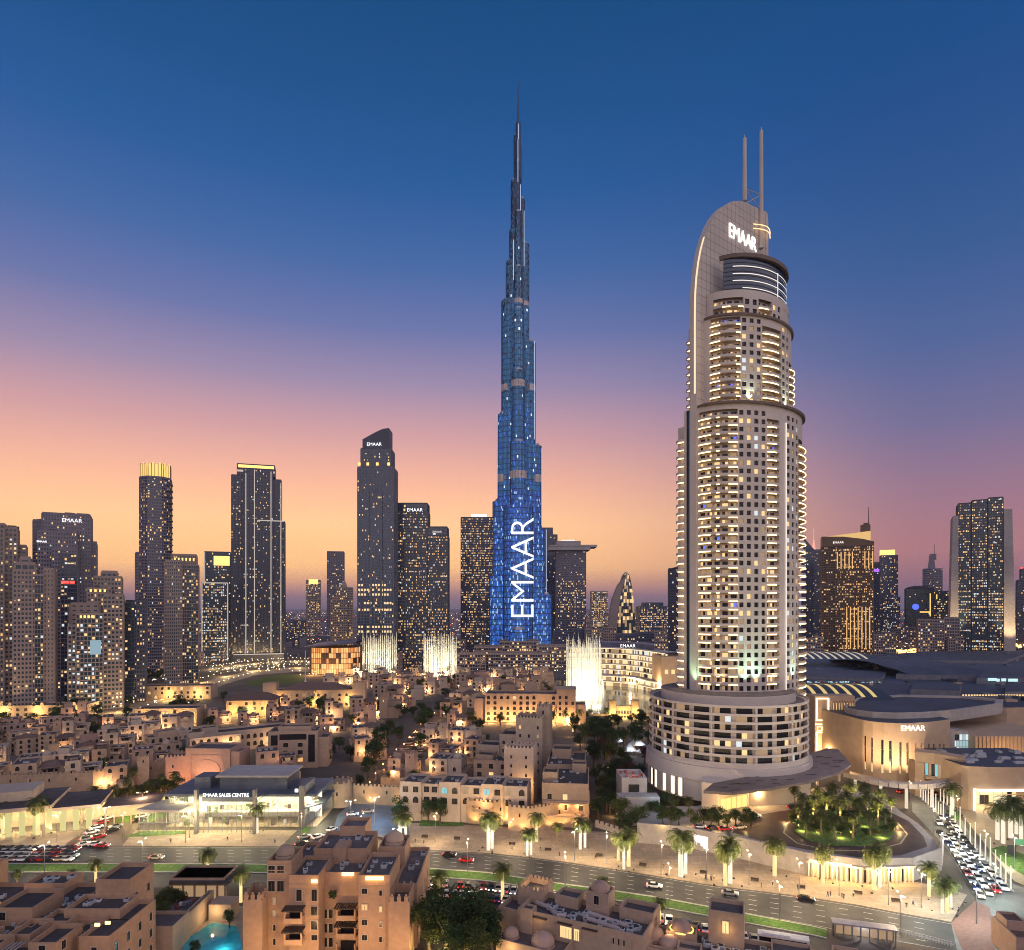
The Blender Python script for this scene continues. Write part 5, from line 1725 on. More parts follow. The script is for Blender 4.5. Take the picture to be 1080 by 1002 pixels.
def vault(px0, px1, Ya, Yb, zlo, zhi, nsk, skm, name, wid=0.42, slant=6.0):
    V, S = MB(), MB()
    n = 16
    for k in range(n):
        u0, u1 = k / n, (k + 1) / n
        y0, y1 = Ya + (Yb - Ya) * u0, Ya + (Yb - Ya) * u1
        z0, z1 = zlo + (zhi - zlo) * math.sin(math.pi * (u0 * .85 + .1)), zlo + (zhi - zlo) * math.sin(math.pi * (u1 * .85 + .1))
        xa, xb = XP(px0, Ya) - 150, XP(px1, Ya) - 150
        V.face([(xa, y0 - 320, z0), (xb, y0 - 320, z0), (xb, y1 - 320, z1), (xa, y1 - 320, z1)])
        for j in range(nsk):
            c = xa + (xb - xa) * (j + .5) / nsk
            w = (xb - xa) / nsk * wid / 2
            if 2 <= k <= n - 4:
                sx = slant * (u0 - .5); sx1 = slant * (u1 - .5)
                S.face([(c - w + sx, y0 - 320, z0 + .25), (c + w + sx, y0 - 320, z0 + .25), (c + w + sx1, y1 - 320, z1 + .25), (c - w + sx1, y1 - 320, z1 + .25)])
    V.face([(xa, Ya - 320, 20), (xb, Ya - 320, 20), (xb, Ya - 320, zlo + (zhi - zlo) * math.sin(.314)), (xa, Ya - 320, zlo + (zhi - zlo) * math.sin(.314))])
    v = V.build(name, [mallroof], mall)
    S.build('skylight', [skm], v)


sky_y = lamp_mat('yellow_skylight', (1.0, 0.72, 0.24), 0.55)
vault(850, 952, 350, 425, 26, 35, 8, sky_y, 'barrel_roof', 0.34, 16)
vault(848, 938, 640, 760, 24, 33, 11, lamp_mat('pale_skylight', (1.0, 0.85, 0.62), 0.42), 'far_barrel_roof', 0.34, 26)
vault(957, 1046, 520, 660, 26, 33, 9, mat('pale_roof_rib', (.2, .2, .22), .6, .1, 1), 'shell_roof', 0.06, 20)
mb = MB()
for k in range(46):
    px = 852 + k * 1.7 + rm2.uniform(-.5, .5)
    if rm2.random() < .75:
        x, y = ml(px, 498)
        mb.box(x - .5, x + .5, y - .3, y, 22, 24.5 + rm2.uniform(-.6, .4))
for px, Y, z_, w in ((1046, 468, 33.5, 6), (1052, 468, 33, 2), (1058, 468, 33.2, 3), (1066, 468, 33, 4), (1071, 468, 33, 2)):
    x, y = ml(px, Y); mb.box(x - w / 2, x + w / 2, y - .8, y - .3, z_ - 5, z_ - 3)
mb.build('roof_edge_light', [lamp_mat('cold_roof_light', (0.6, 0.9, 0.95), 0.8)], mall)
mb = MB()
for px in range(1016, 1084, 3):
    x, y = ml(px, 395.5); mb.box(x - .5, x + .5, y, y + .2, 27.4, 28.3)
mb.build('roof_window_light', [warm], mall)

# bright framed facade facing the hotel
fc = MB(); lg = MB()
bx0, bx1 = XP(852, 343) - 150, XP(893, 343) - 150
fc.box(bx0, bx1, 15, 24, 0, 35.5, 0)
fin = MB()
for k in range(9):
    x = bx0 + (bx1 - bx0) * (0.42 + .55 * k / 8)
    fin.box(x - .35, x + .35, 13.8, 15, 22, 33, 0)


def frame(m_, x0, x1, z0, z1, y, w=.5):
    m_.box(x0, x1, y - .3, y, z1 - w, z1); m_.box(x0, x1, y - .3, y, z0, z0 + w)
    m_.box(x0, x0 + w, y - .3, y, z0 + w, z1 - w); m_.box(x1 - w, x1, y - .3, y, z0 + w, z1 - w)


frame(lg, bx0 + .5, bx0 + 7, 23, 34.5, 14.8, .6)
frame(lg, bx0 + .5, bx0 + 6, 6.5, 17.5, 14.8, .6)
frame(lg, bx0 + 7.5, bx0 + 11, 6.5, 20, 14.8, .5)
lg.box(bx0, bx1 - 4, 14.5, 14.8, 21.0, 21.5)
for k in range(3):
    frame(lg, bx0 + 1 + k * 3.6, bx0 + 3.6 + k * 3.6, 18, 20.2, 14.8, .3)
wall_ = fc.build('lit_facade', [mallstone], mall)
fin.build('facade_fin', [mallstone], wall_)
lg.build('frame_light', [lamp_mat('cream_frame_light', (1.0, 0.80, 0.42), 2.2)], wall_)
mb = MB()
for k in range(8):
    x = bx0 + (bx1 - bx0) * (0.45 + .5 * k / 7)
    mb.box(x - .4, x + .4, 14.7, 14.95, 22.5, 32)
mb.build('facade_slot_light', [lamp_mat('slot_glow', (1.0, 0.66, 0.28), 0.9)], wall_)
for x in (bx0 + 4, bx0 + 11, bx0 + 17):
    light('POINT', (x, 9, 9), 9000, (1.0, 0.66, 0.28), mall, 0.5)
# round glazed bay
by = MB(); bl = MB()
cx, cy = XP(893, 335) - 150, 18
for i in range(24):
    a0, a1 = R(-175 + 150 * i / 24), R(-175 + 150 * (i + 1) / 24)
    p = lambda a, r: Vector((cx + r * math.cos(a), cy + r * math.sin(a)))
    for z0, z1 in ((8, 13), (14.5, 19.5), (21, 25)):
        by.face([(*p(a0, 7), z0), (*p(a1, 7), z0), (*p(a1, 7), z1), (*p(a0, 7), z1)], rm2.choice((1, 1, 2, 3)))
    for z0 in (13, 19.5, 25):
        by.face([(*p(a0, 7.6), z0), (*p(a1, 7.6), z0), (*p(a1, 7.6), z0 + 1.5), (*p(a0, 7.6), z0 + 1.5)], 0)
        by.face([(*p(a0, 7), z0), (*p(a1, 7), z0), (*p(a1, 7.6), z0), (*p(a0, 7.6), z0)], 0)
        bl.face([(*p(a0, 7.7), z0 - .1), (*p(a1, 7.7), z0 - .1), (*p(a1, 7.7), z0 + .3), (*p(a0, 7.7), z0 + .3)])
by.lathe(cx, cy, [(0.1, 27.8), (8.6, 27.2), (8.6, 26.6), (7, 26.5)], 24, 0)
b_ = by.build('round_bay', [mallstone, dimw, warm, wglass], mall)
bl.build('balcony_light', [ledwarm], b_)

# curved front block with white letters
cb = empty('curved_mall_block', (*Vector(ml(950, 300)) + Vector((150, 320)), 0))
tag(cb, 'curved sandstone mall front with slit windows and white letters beside the drum base', 'building')
O = Vector((cb.location.x, cb.location.y))


def arcpx(pxs):
    return [Vector((XP(px, Y), Y)) - O for px, Y in pxs]


fr_ = arcpx([(903, 309), (910, 304), (920, 300), (932, 297), (946, 295.5), (960, 296), (975, 298), (988, 301), (1002, 306)])
fr_ = resample(fr_, 49)
fr_ = [Vector(p) for p in fr_]
zt1 = 28.6
W = MB(); win = []
slits = {6 + 3.4 * k: 1 for k in range(12)}
cuts = [int(round(5 + 3.45 * k)) for k in range(12)]
for i in range(48):
    p, q = fr_[i], fr_[i + 1]
    if i in cuts:
        d = (q - p).normalized(); nr = Vector((d.y, -d.x))
        ip, iq = p - nr * .8, q - nr * .8
        W.face([(*p, 0), (*q, 0), (*q, 6), (*p, 6)], 0)
        top = 22 - 0.10 * i
        W.face([(*p, top), (*q, top), (*q, zt1), (*p, zt1)], 0)
        W.face([(*p, 6), (*ip, 6), (*ip, top), (*p, top)], 0); W.face([(*iq, 6), (*q, 6), (*q, top), (*iq, top)], 0)
        W.face([(*p, top), (*q, top), (*iq, top), (*ip, top)], 0)
        win.append((ip, iq, top, i))
    else:
        W.face([(*p, 0), (*q, 0), (*q, zt1), (*p, zt1)], 0)
back = [fr_[-1] + Vector((4, 46)), fr_[0] + Vector((-6, 40))]
W.face([(*p, zt1) for p in fr_] + [(*p, zt1) for p in back], 1)
W.face([(*fr_[-1], 0), (*back[0], 0), (*back[0], zt1), (*fr_[-1], zt1)], 0)
W.face([(*back[1], 0), (*fr_[0], 0), (*fr_[0], zt1), (*back[1], zt1)], 0)
W.build('wall', [mallstone, mallroof], cb)
for ip, iq, top, i in win:
    mb = MB()
    for z0, z1, m in ((6, 9.5, 1), (9.8, 13, 0), (13.3, 16.2, 0), (16.5, top, 0)):
        mb.face([(*ip, z0), (*iq, z0), (*iq, min(z1, top)), (*ip, min(z1, top))], m)
    mb.build('slit_window', [wglass, lamp_mat('slit_glow', (1.0, 0.7, 0.3), 0.7) if i == cuts[0] else bpy.data.materials['slit_glow']], cb)
tm = text_mesh('EMAAR', 3.4, signw, 0.2, 'sign_letters')
p = fr_[24]
place('sign_letters', tm, cb, (p.x + .6, p.y - .6, ZP(768.5, 295)), 0.03, R(90))
rg = arcpx([(890, 330), (893, 322), (903, 316), (920, 310), (946, 307), (975, 309), (1003, 315), (1030, 326), (1056, 338), (1058, 352), (1020, 366), (950, 372), (905, 360)])
mb = MB()
mb.prism(rg, 26, 30.4, 0, mt=1)
inn = [p * .94 + Vector((0, 1.2)) for p in rg]
for a, b, c, d in zip(rg, rg[1:] + rg[:1], inn, inn[1:] + inn[:1]):
    mb.face([(*a, 30.4), (*b, 30.4), (*b, 31.4), (*a, 31.4)], 0); mb.face([(*c, 30.4), (*d, 30.4), (*d, 31.4), (*c, 31.4)], 0); mb.face([(*a, 31.4), (*b, 31.4), (*d, 31.4), (*c, 31.4)], 0)
mb.build('roof_ring', [concrete, mallroof], cb)
for px in (912, 930, 950, 970, 992):
    Y = 288
    light('SPOT', (XP(px, Y) - O.x, Y - O.y, 7.5), 11000, (1.0, 0.72, 0.42), cb, 0.6, aim=(XP(px, Y) - O.x, Y + 12 - O.y, 19), cone=100)

rt = empty('mall_wing', (XP(1045, 305), 305, 0))
tag(rt, 'louvred sandstone mall wing with a teal glass stair right of the curved front', 'building')
W = MB()
x0, x1 = XP(1031, 305) - rt.location.x, XP(1130, 305) - rt.location.x
W.box(x0, x1, 2, 40, 0, 20.5, 0)
W.box(XP(1003, 306) - rt.location.x, XP(1010, 306) - rt.location.x, 3, 40, 0, 23.5, 2)
W.box(x0 - 9, x0, 6, 40, 0, 22.2, 1)
for k in range(24):
    x = x0 + (x1 - x0) * k / 24
    W.box(x, x + .5, 1.4, 2, 4, 20.3, 0)
W.build('wall', [mallstone, concrete, concrete], rt)
mb = MB()
for k in range(6):
    for f in range(6):
        a = x0 - 8.6 + k * 1.4
        mb.face([(a, 5.7, 3 + f * 3), (a + 1.25, 5.7, 3 + f * 3), (a + 1.25, 5.7, 5.7 + f * 3), (a, 5.7, 5.7 + f * 3)], rm2.choice((0, 1, 1, 2)))
mb.build('stair_glazing', [glassteal, lamp_mat('stair_glow', (0.55, 0.85, 0.9), 0.45), coolw], rt)
for x in (x0 + 6, x0 + 16):
    light('SPOT', (x, -6, 2), 9000, (1.0, 0.66, 0.3), rt, .5, aim=(x, 2, 14), cone=90)

en = empty('mall_entrance', (XP(1050, 262), 262, 0))
tag(en, 'curved sandstone mall entrance block with a bright outlined portal beside the queue street', 'building')
W = MB()
X = lambda px, Y=262: XP(px, Y) - en.location.x
pl = [(X(1017), 2), (X(1021), 0), (X(1040), -1.5), (X(1065), -2), (X(1130), 0), (X(1130), 34), (X(1030), 34), (X(1017), 24)]
zt2 = ZP(808, 262)
# wall with the portal left open
W.prism(pl, 8.8, zt2, 0, mt=1, bottom=True)
W.prism([pl[0], pl[1], (X(1026), -.6), (X(1026), 8), (X(1017), 10)], 0, 8.8, 0)
W.prism([(X(1026), 8), (X(1130), 8), (X(1130), 34), (X(1026), 34)], 0, 8.8, 0)
w_ = W.build('wall', [mallstone, mallroof], en)
parts_ = MB()
for i in range(26):
    x = rm2.uniform(X(1022), X(1120)); y = rm2.uniform(3, 28)
    parts_.box(x, x + rm2.uniform(1, 4), y, y + rm2.uniform(.5, 3), zt2 + .01, zt2 + .9, 0)
parts_.build('roof_unit', [acm], w_)
mb = MB()
mb.box(X(1025.2), X(1026.8), -1.3, -.9, 0, 8.9); mb.box(X(1026.8), X(1130), -2.6, -2.2, 8.2, 8.9)
mb.build('portal_light', [ledwhite], en)
mb = MB()
for k in range(12):
    for f in range(2):
        mb.face([(X(1028 + k * 5), 7.8, .3 + f * 4), (X(1032.6 + k * 5), 7.8, .3 + f * 4), (X(1032.6 + k * 5), 7.8, 3.9 + f * 4), (X(1028 + k * 5), 7.8, 3.9 + f * 4)], rm2.choice((0, 0, 1, 2)))
mb.build('portal_glazing', [lamp_mat('portal_glow', (1.0, 0.85, 0.5), 0.7), wglass, warm], en)
for px in (1036, 1060):
    light('POINT', (X(px), 4, 7.4), 3500, (1.0, 0.85, 0.55), en, .4)
br = empty('foot_bridge', (*G(950, 842)[:2], 0))
tag(br, 'curved pale footbridge on lit pillars in front of the mall letters', 'bridge')
B = MB(); Pm = MB(); prev = None
for k in range(15):
    px = 893 + 9 * k; Y = 283 - 14 * math.sin(math.pi * k / 14) - k * .6
    c = Vector((XP(px, Y), Y)) - Vector((br.location.x, br.location.y))
    if prev is not None:
        d = (c - prev).normalized(); nr = Vector((-d.y, d.x)) * 2
        for z0, z1, o in ((8.2, 9.0, 0), ):
            B.prism([prev - nr, c - nr, c + nr, prev + nr], z0, z1, 0, True, True)
        for s in (-1, 1):
            B.prism([prev + nr * s * .96, c + nr * s * .96, c + nr * s, prev + nr * s][::1 if s < 0 else -1], 9.0, 10.1, 0)
    if k % 3 == 1:
        Pm.frustum(c.x, c.y, 0, 8.2, .6, .6, 8)
    prev = c
B.build('deck', [addr], br); Pm.build('pillar', [lamp_mat('lit_pillar', (1.0, 0.85, 0.6), 0.6)], br)
gw = empty('gateway_wall', (XP(990, 275), 275, 0))
tag(gw, 'low sandstone gateway wall with a glazed gallery between mall front and entrance block', 'wall')
W = MB()
pp = [(XP(965, 282) - gw.location.x, 7), (XP(985, 278) - gw.location.x, 3), (XP(1017, 268) - gw.location.x, -7), (XP(1019, 274) - gw.location.x, -1), (XP(987, 284) - gw.location.x, 9), (XP(966, 288) - gw.location.x, 13)]
W.prism(pp, 14.5, 19, 0, bottom=True)
for a, b in ((0, .2), (.88, 1)):
    p, q = Vector(pp[0]).lerp(Vector(pp[2]), a), Vector(pp[0]).lerp(Vector(pp[2]), b)
    W.prism([p, q, q + Vector((1, 6)), p + Vector((1, 6))], 0, 14.5, 0)
W.prism(pp, 8, 9.4, 0, bottom=True)
W.build('wall', [mallstone], gw)
mb = MB()
p, q = Vector(pp[0]), Vector(pp[2])
for k in range(3, 13):
    a, b = p.lerp(q, k / 15) + Vector((.6, 2.5)), p.lerp(q, (k + .85) / 15) + Vector((.6, 2.5))
    mb.face([(*a, 9.4), (*b, 9.4), (*b, 14.5), (*a, 14.5)], k % 3)
mb.build('gallery_glazing', [wglass, tealw, dimw], gw)

# ------------------------------------------------------------------ lakeside terraces with the stacked lit decks
wt = empty('lakeside_terrace', (XP(665, 650), 650, 0))
tag(wt, 'curved stack of brightly lit restaurant terraces across the lake with white letters on its roof', 'building')
W, Gm, Ld = MB(), MB(), MB()
base = [(598, 690), (625, 688), (645, 680), (662, 668), (676, 650), (690, 625), (704, 598)]
O = Vector((wt.location.x, wt.location.y))
rw = random.Random(31)
for lv in range(7):
    inset = lv * 2.4 + (12 if lv > 1 else 0)
    pts = [Vector((XP(px, Y + inset), Y + inset)) - O for px, Y in base]
    pts = [Vector(p) for p in resample(pts, 37)]
    z0, z1 = lv * 5.4, lv * 5.4 + 5.4
    for p, q in zip(pts, pts[1:]):
        d = (q - p).normalized(); nr = Vector((d.y, -d.x))
        for j in range(2):
            a, b = p.lerp(q, j / 2), p.lerp(q, (j + 1) / 2)
            Gm.face([(*a, z0), (*b, z0), (*b, z1 - 1.5), (*a, z1 - 1.5)], rw.choice((0, 0, 0, 1, 1, 1, 2, 3, 4)))
        o = nr * 2.2
        W.face([(*(p + o), z1 - 1.4), (*(q + o), z1 - 1.4), (*(q + o), z1), (*(p + o), z1)], 0)
        W.face([(*p, z1 - 1.4), (*q, z1 - 1.4), (*(q + o), z1 - 1.4), (*(p + o), z1 - 1.4)], 0)
        W.face([(*(p - nr * 14), z1), (*(q - nr * 14), z1), (*(q + o), z1), (*(p + o), z1)], 0)
        o2 = nr * 2.35
        Ld.face([(*(p + o2), z1 - 1.5), (*(q + o2), z1 - 1.5), (*(q + o2), z1 - .9), (*(p + o2), z1 - .9)])
top = [Vector((XP(px, Y + 34), Y + 34)) - O for px, Y in base]
W.prism(top[1:6] + [top[5] + Vector((10, 50)), top[1] + Vector((0, 50))], 0, ZP(679, 690), 1)
W.build('deck', [concrete, slate], wt)
g = Gm.build('glazing', [lamp_mat('terrace_glow', (1.0, 0.74, 0.38), 0.85), dimw, warm, wglass, coolw], wt); g['kind'] = 'stuff'
Ld.build('deck_light', [lamp_mat('deck_glow', (1.0, 0.8, 0.5), 1.0)], wt)
tm = text_mesh('EMAAR', 5.0, signw, 0.2, 'sign_letters')
place('sign_letters', tm, wt, (XP(661, 690) - O.x, 690 - O.y - 6.5, ZP(681, 690)), 0.1, R(90))
sb = empty('stone_block', (XP(707, 600), 600, 0)); tag(sb, 'pinkish stone block at the right end of the lit lakeside terraces', 'building')
W = MB(); W.box(-8, 14, 0, 40, 0, ZP(694, 600), 0); parapet(W, rect(22, 40, 3, 20), ZP(694, 600), 1.2); W.build('wall', [mallstone, roofdeck], sb)
mb = MB()
for k in range(3):
    mb.box(-5 + k * 6, -2 + k * 6, -.2, -.02, 20, 24)
mb.build('window', [warm], sb)
# strings of cafe lights on the quay
pr = MB()
for _ in range(620):
    u = rw.random(); px = 628 + 85 * u
    py = 721 + 16 * max(0, u - .25) ** 1.2 + rw.uniform(-7, 1.5)
    x, y, _z = G(px, py)
    pr.box(x - .28, x + .28, y - .28, y + .28, 1.5, 2.6, rw.choice((0, 0, 1, 2)))
kind(pr.build('quay_lights', [lamp_mat('cafe_light', (1.0, 0.68, 0.3), 4.0), lamp_mat('cafe_white_light', (1.0, 0.9, 0.75), 4.0), timber]), 'stuff')
for px, py in ((640, 722), (665, 726), (690, 733), (705, 740)):
    x, y, _z = G(px, py); light('POINT', (x, y, 9), 22000, (1.0, 0.7, 0.34), None, 1.0)

gt = empty('lakeside_gatehouse', (*G(658, 757)[:2], 0)); tag(gt, 'small yellow floodlit gatehouse with two square towers on the lake bridge', 'gatehouse')
W = MB()
kk = gt.location.y / F
for x in (-12 * kk, 12 * kk):
    W.box(x - 2.5, x + 2.5, 0, 5, 0, 11.5, 0); W.box(x - 3.1, x + 3.1, -.6, 5.6, 11.5, 12.5, 0)
W.box(-9.5 * kk, 9.5 * kk, 1, 4, 5, 8.5, 0)
W.box(-45 * kk, 45 * kk, 1.5, 4, 1.2, 2.6, 0)
for k in range(7):
    W.box((-9 + 3 * k) * kk - .3, (-9 + 3 * k) * kk + .3, 1, 4, 0, 5, 0)
W.build('wall', [fort], gt)
for x in (-14, 0, 14):
    light('POINT', (x * kk, -4, 3), 5000, (1.0, 0.7, 0.25), gt, .4)

# ------------------------------------------------------------------ fountains
jetm = bpy.data.materials.new('fountain_water')
jetm.use_nodes = True
t_ = jetm.node_tree
b_ = t_.nodes['Principled BSDF']
b_.inputs['Base Color'].default_value = (0.85, 0.85, 0.8, 1); b_.inputs['Roughness'].default_value = 0.8
tr = t_.nodes.new('ShaderNodeBsdfTranslucent'); tr.inputs[0].default_value = (0.85, 0.85, 0.8, 1)
m1 = t_.nodes.new('ShaderNodeMixShader'); m1.inputs[0].default_value = 0.5
t_.links.new(b_.outputs[0], m1.inputs[1]); t_.links.new(tr.outputs[0], m1.inputs[2])
tp = t_.nodes.new('ShaderNodeBsdfTransparent')
nz = t_.nodes.new('ShaderNodeTexNoise'); nz.inputs['Scale'].default_value = 1.0; nz.inputs['Detail'].default_value = 6
tcn = t_.nodes.new('ShaderNodeTexCoord'); mp = t_.nodes.new('ShaderNodeMapping'); mp.inputs['Scale'].default_value = (1.2, 1.2, 0.14)
t_.links.new(tcn.outputs['Object'], mp.inputs[0]); t_.links.new(mp.outputs[0], nz.inputs['Vector'])
mrn = t_.nodes.new('ShaderNodeMapRange'); mrn.inputs[1].default_value = .35; mrn.inputs[2].default_value = .7; mrn.inputs[3].default_value = 0.25; mrn.inputs[4].default_value = 0.85
t_.links.new(nz.outputs['Fac'], mrn.inputs[0])
m2 = t_.nodes.new('ShaderNodeMixShader')
t_.links.new(mrn.outputs[0], m2.inputs[0]); t_.links.new(m1.outputs[0], m2.inputs[1]); t_.links.new(tp.outputs[0], m2.inputs[2])
t_.links.new(m2.outputs[0], t_.nodes['Material Output'].inputs[0])


def fountain(px0, px1, ytop, ybase, label, seed, n, pw, mist=False):
    rf = random.Random(seed)
    Y = 56000.0 / (ybase - HY)
    k = Y / F
    root = empty('water_fountain', (XP((px0 + px1) / 2, Y), Y, 0))
    tag(root, label, 'fountain', 'lake fountains')
    h = (ybase - ytop) * k
    w = (px1 - px0) * k / 2
    for i in range(n):
        u = i / (n - 1) * 2 - 1
        x = w * u + rf.uniform(-.3, .3)
        y = 5 * math.sqrt(max(0, 1 - u * u)) * (1 if i % 2 else -1)
        hh = h * (rf.uniform(0.80, 1.0) if i % 3 else rf.uniform(.9, 1.06))
        mb = MB()
        mb.lathe(0, 0, [(0.7, 0), (.62, hh * .5), (.5, hh * .85), (.3, hh * .95), (.05, hh)], 7)
        mb.smooth = True
        mb.build('water_jet', [jetm], root, (x, y, 0))
    sp = MB()
    for i in range(14):
        x, y = rf.uniform(-w, w), rf.uniform(-6, 6)
        hh = h * rf.uniform(.3, .8)
        sp.lathe(x, y, [(1.1, 0), (1.1, hh * .5), (.8, hh * .85), (.1, hh)], 7)
    sp.smooth = True
    sp.build('spray', [jetm], root)['kind'] = 'stuff'
    if mist:
        sp = MB()
        for i in range(30):
            u = rf.uniform(-1, 1)
            x, y = u * w + 1, rf.uniform(-7, 3)
            hh = rf.uniform(6, 26)
            sp.lathe(x, y, [(2.0, 0), (2.0, hh * .5), (1.3, hh * .8), (.1, hh)], 8)
        sp.smooth = True
        sp.build('mist', [jetm], root)['kind'] = 'stuff'
    for i in range(5):
        x = -w + 2 * w * (i + .5) / 5
        light('SPOT', (x, -34, .6), pw * 3, (1.0, 0.88, 0.58), root, 1.0, aim=(x, 0, h * .62), cone=80)
        light('POINT', (x, -9, 3), pw * .06, (1.0, 0.88, 0.6), root, 1.0)
    return root


fountain(383, 418, 667, 716, 'leftmost of the three tall lit fountains, in front of the slender slanted tower', 1, 34, 34000)
fountain(447, 481, 668, 719, 'middle lit fountain of the three, between the twin towers and the skyscraper', 2, 34, 34000)
fountain(598, 634, 671, 748, 'tallest and nearest lit fountain, beside the lakeside terraces', 3, 44, 30000, True)

# opera house
op = empty('opera_house', (XP(350, 800), 800, 0)); tag(op, 'low opera house with an orange glowing glass front under a dark curved roof', 'opera house')
W, Gm, Rm = MB(), MB(), MB()
k = 800 / F
pl = [(-26 * k, 12), (-22 * k, 2), (-10 * k, -4), (8 * k, -4), (22 * k, 2), (27 * k, 14), (24 * k, 50), (-24 * k, 50)]
facade(W, Gm, pl, 0, ZP(683, 800), 6, 3.0, 0.9, (5, 3, 0, 0, 3), .10, .35, .3, rng=rw, cap=False, full=True)
for i in range(7):
    a, b = -27 + 54 * i / 7, -27 + 54 * (i + 1) / 7
    za, zb = ZP(683 - 5 * (i / 7), 800), ZP(683 - 5 * ((i + 1) / 7), 800)
    for dz in (0, 1.6):
        Rm.face([(a * k, -9, za + dz), (b * k, -9, zb + dz), (b * k, 56, zb + dz + 2), (a * k, 56, za + dz + 2)])
    Rm.face([(a * k, -9, za), (b * k, -9, zb), (b * k, -9, zb + 1.6), (a * k, -9, za + 1.6)])
W.build('frame', [timber, roofdeck], op); g = Gm.build('glazing', [timber, lamp_mat('copper_foyer_glow', (1.0, .34, .08), .6), lamp_mat('orange_foyer_glow', (1.0, .46, .14), 1.0), dimw, dimw, warm2, warm2], op); g['kind'] = 'stuff'
Rm.build('roof', [slate], op)
for x in (-18, 0, 18):
    light('POINT', (x * k, -14, 6), 16000, (1.0, 0.5, 0.18), op, 1)
    light('POINT', (x * k, 8, 9), 9000, (1.0, 0.42, 0.12), op, 1)
fp = MB(); fp.tube((0, 0, 0), (0, 0, 34), 0.5, 8, 0, .3)
fp.lathe(0, 0, [(1.4, 0), (1.4, 1), (.6, 1.2)], 10)
o_ = fp.build('flagpole', [white], None, (*G(322, 719)[:2], 0)); tag(o_, 'tall white flagpole standing by the green lawn below the opera house', 'flagpole')
# ------------------------------------------------------------------ plaster houses of the old-style quarter
WINM = {}


def win_mesh(kind_, w, h, lit):
    key = (kind_, round(w, 1), round(h, 1), lit)
    if key in WINM:
        return WINM[key]
    mb = MB()
    n = 8

    def outline(w, h, o=0.0):
        if kind_ == 'arch':
            r = w / 2
            pts = [(-w / 2 - o, -o), (w / 2 + o, -o)]
            for i in range(n + 1):
                a = math.pi * i / n
                pts.append(((r + o) * math.cos(a), h - r + (r + o) * math.sin(a) * 1.15))
            return pts
        return [(-w / 2 - o, -o), (w / 2 + o, -o), (w / 2 + o, h + o), (-w / 2 - o, h + o)]
    ins, out_ = outline(w, h), outline(w, h, .16)
    m = len(ins)
    for i in range(m):
        j = (i + 1) % m
        mb.face([(out_[i][0], -.14, out_[i][1]), (out_[j][0], -.14, out_[j][1]), (ins[j][0], -.14, ins[j][1]), (ins[i][0], -.14, ins[i][1])], 0)
        mb.face([(out_[i][0], 0.02, out_[i][1]), (out_[j][0], 0.02, out_[j][1]), (out_[j][0], -.14, out_[j][1]), (out_[i][0], -.14, out_[i][1])], 0)
        mb.face([(ins[i][0], -.14, ins[i][1]), (ins[j][0], -.14, ins[j][1]), (ins[j][0], -.03, ins[j][1]), (ins[i][0], -.03, ins[i][1])], 0)
    mb.face([(x, -.03, z) for x, z in ins], 1)
    if w > 0.9:
        mb.box(-.04, .04, -.07, -.031, 0.02, h * .82, 2)
    if w > 1.6:
        for s in (-w / 4, w / 4):
            mb.box(s - .03, s + .03, -.065, -.031, 0.02, h * .8, 2)
    WINM[key] = mb.mesh('window', [plaster_pale, (wglass, warm, warm2, dimw, tealw)[lit], framed])
    return WINM[key]


def blockb(W, x0, x1, y0, y1, z0, z1, ph=0.9, t=0.35, m=0, rm=1):
    """a plastered block with a parapet round a sunken flat roof"""
    for a, b in (((x0, y0), (x1, y0)), ((x1, y0), (x1, y1)), ((x1, y1), (x0, y1)), ((x0, y1), (x0, y0))):
        W.face([(*a, z0), (*b, z0), (*b, z1), (*a, z1)], m)
    zi = z1 - ph
    i = [(x0 + t, y0 + t), (x1 - t, y0 + t), (x1 - t, y1 - t), (x0 + t, y1 - t)]
    o = [(x0, y0), (x1, y0), (x1, y1), (x0, y1)]
    for k in range(4):
        a, b, c, d = o[k], o[(k + 1) % 4], i[k], i[(k + 1) % 4]
        W.face([(*a, z1), (*b, z1), (*d, z1), (*c, z1)], m)
        W.face([(*c, zi), (*d, zi), (*d, z1), (*c, z1)], m)
    W.face([(*p, zi) for p in i], rm)


def merlons(W, x0, x1, y0, y1, z, w=0.8, h=0.9, m=0, t=.35):
    for (ax, ay), (bx, by) in (((x0, y0), (x1, y0)), ((x1, y0), (x1, y1)), ((x1, y1), (x0, y1)), ((x0, y1), (x0, y0))):
        Lg = math.hypot(bx - ax, by - ay); n = max(2, round(Lg / (w * 1.9)))
        dx, dy = (bx - ax) / Lg, (by - ay) / Lg
        for k in range(n):
            c = (k + .5) / n * Lg
            cx, cy = ax + dx * c - dy * t / 2, ay + dy * c + dx * t / 2
            hx, hy = abs(dx) * w / 2 + abs(dy) * t / 2, abs(dy) * w / 2 + abs(dx) * t / 2
            W.box(cx - hx + .003, cx + hx - .003, cy - hy + .003, cy + hy - .003, z, z + h * .7, m)
            W.box(cx - hx * .55, cx + hx * .55, cy - hy * .55, cy + hy * .55, z + h * .7, z + h, m)


FACES = {'f': 0.0, 'r': math.pi / 2, 'b': math.pi, 'l': -math.pi / 2}


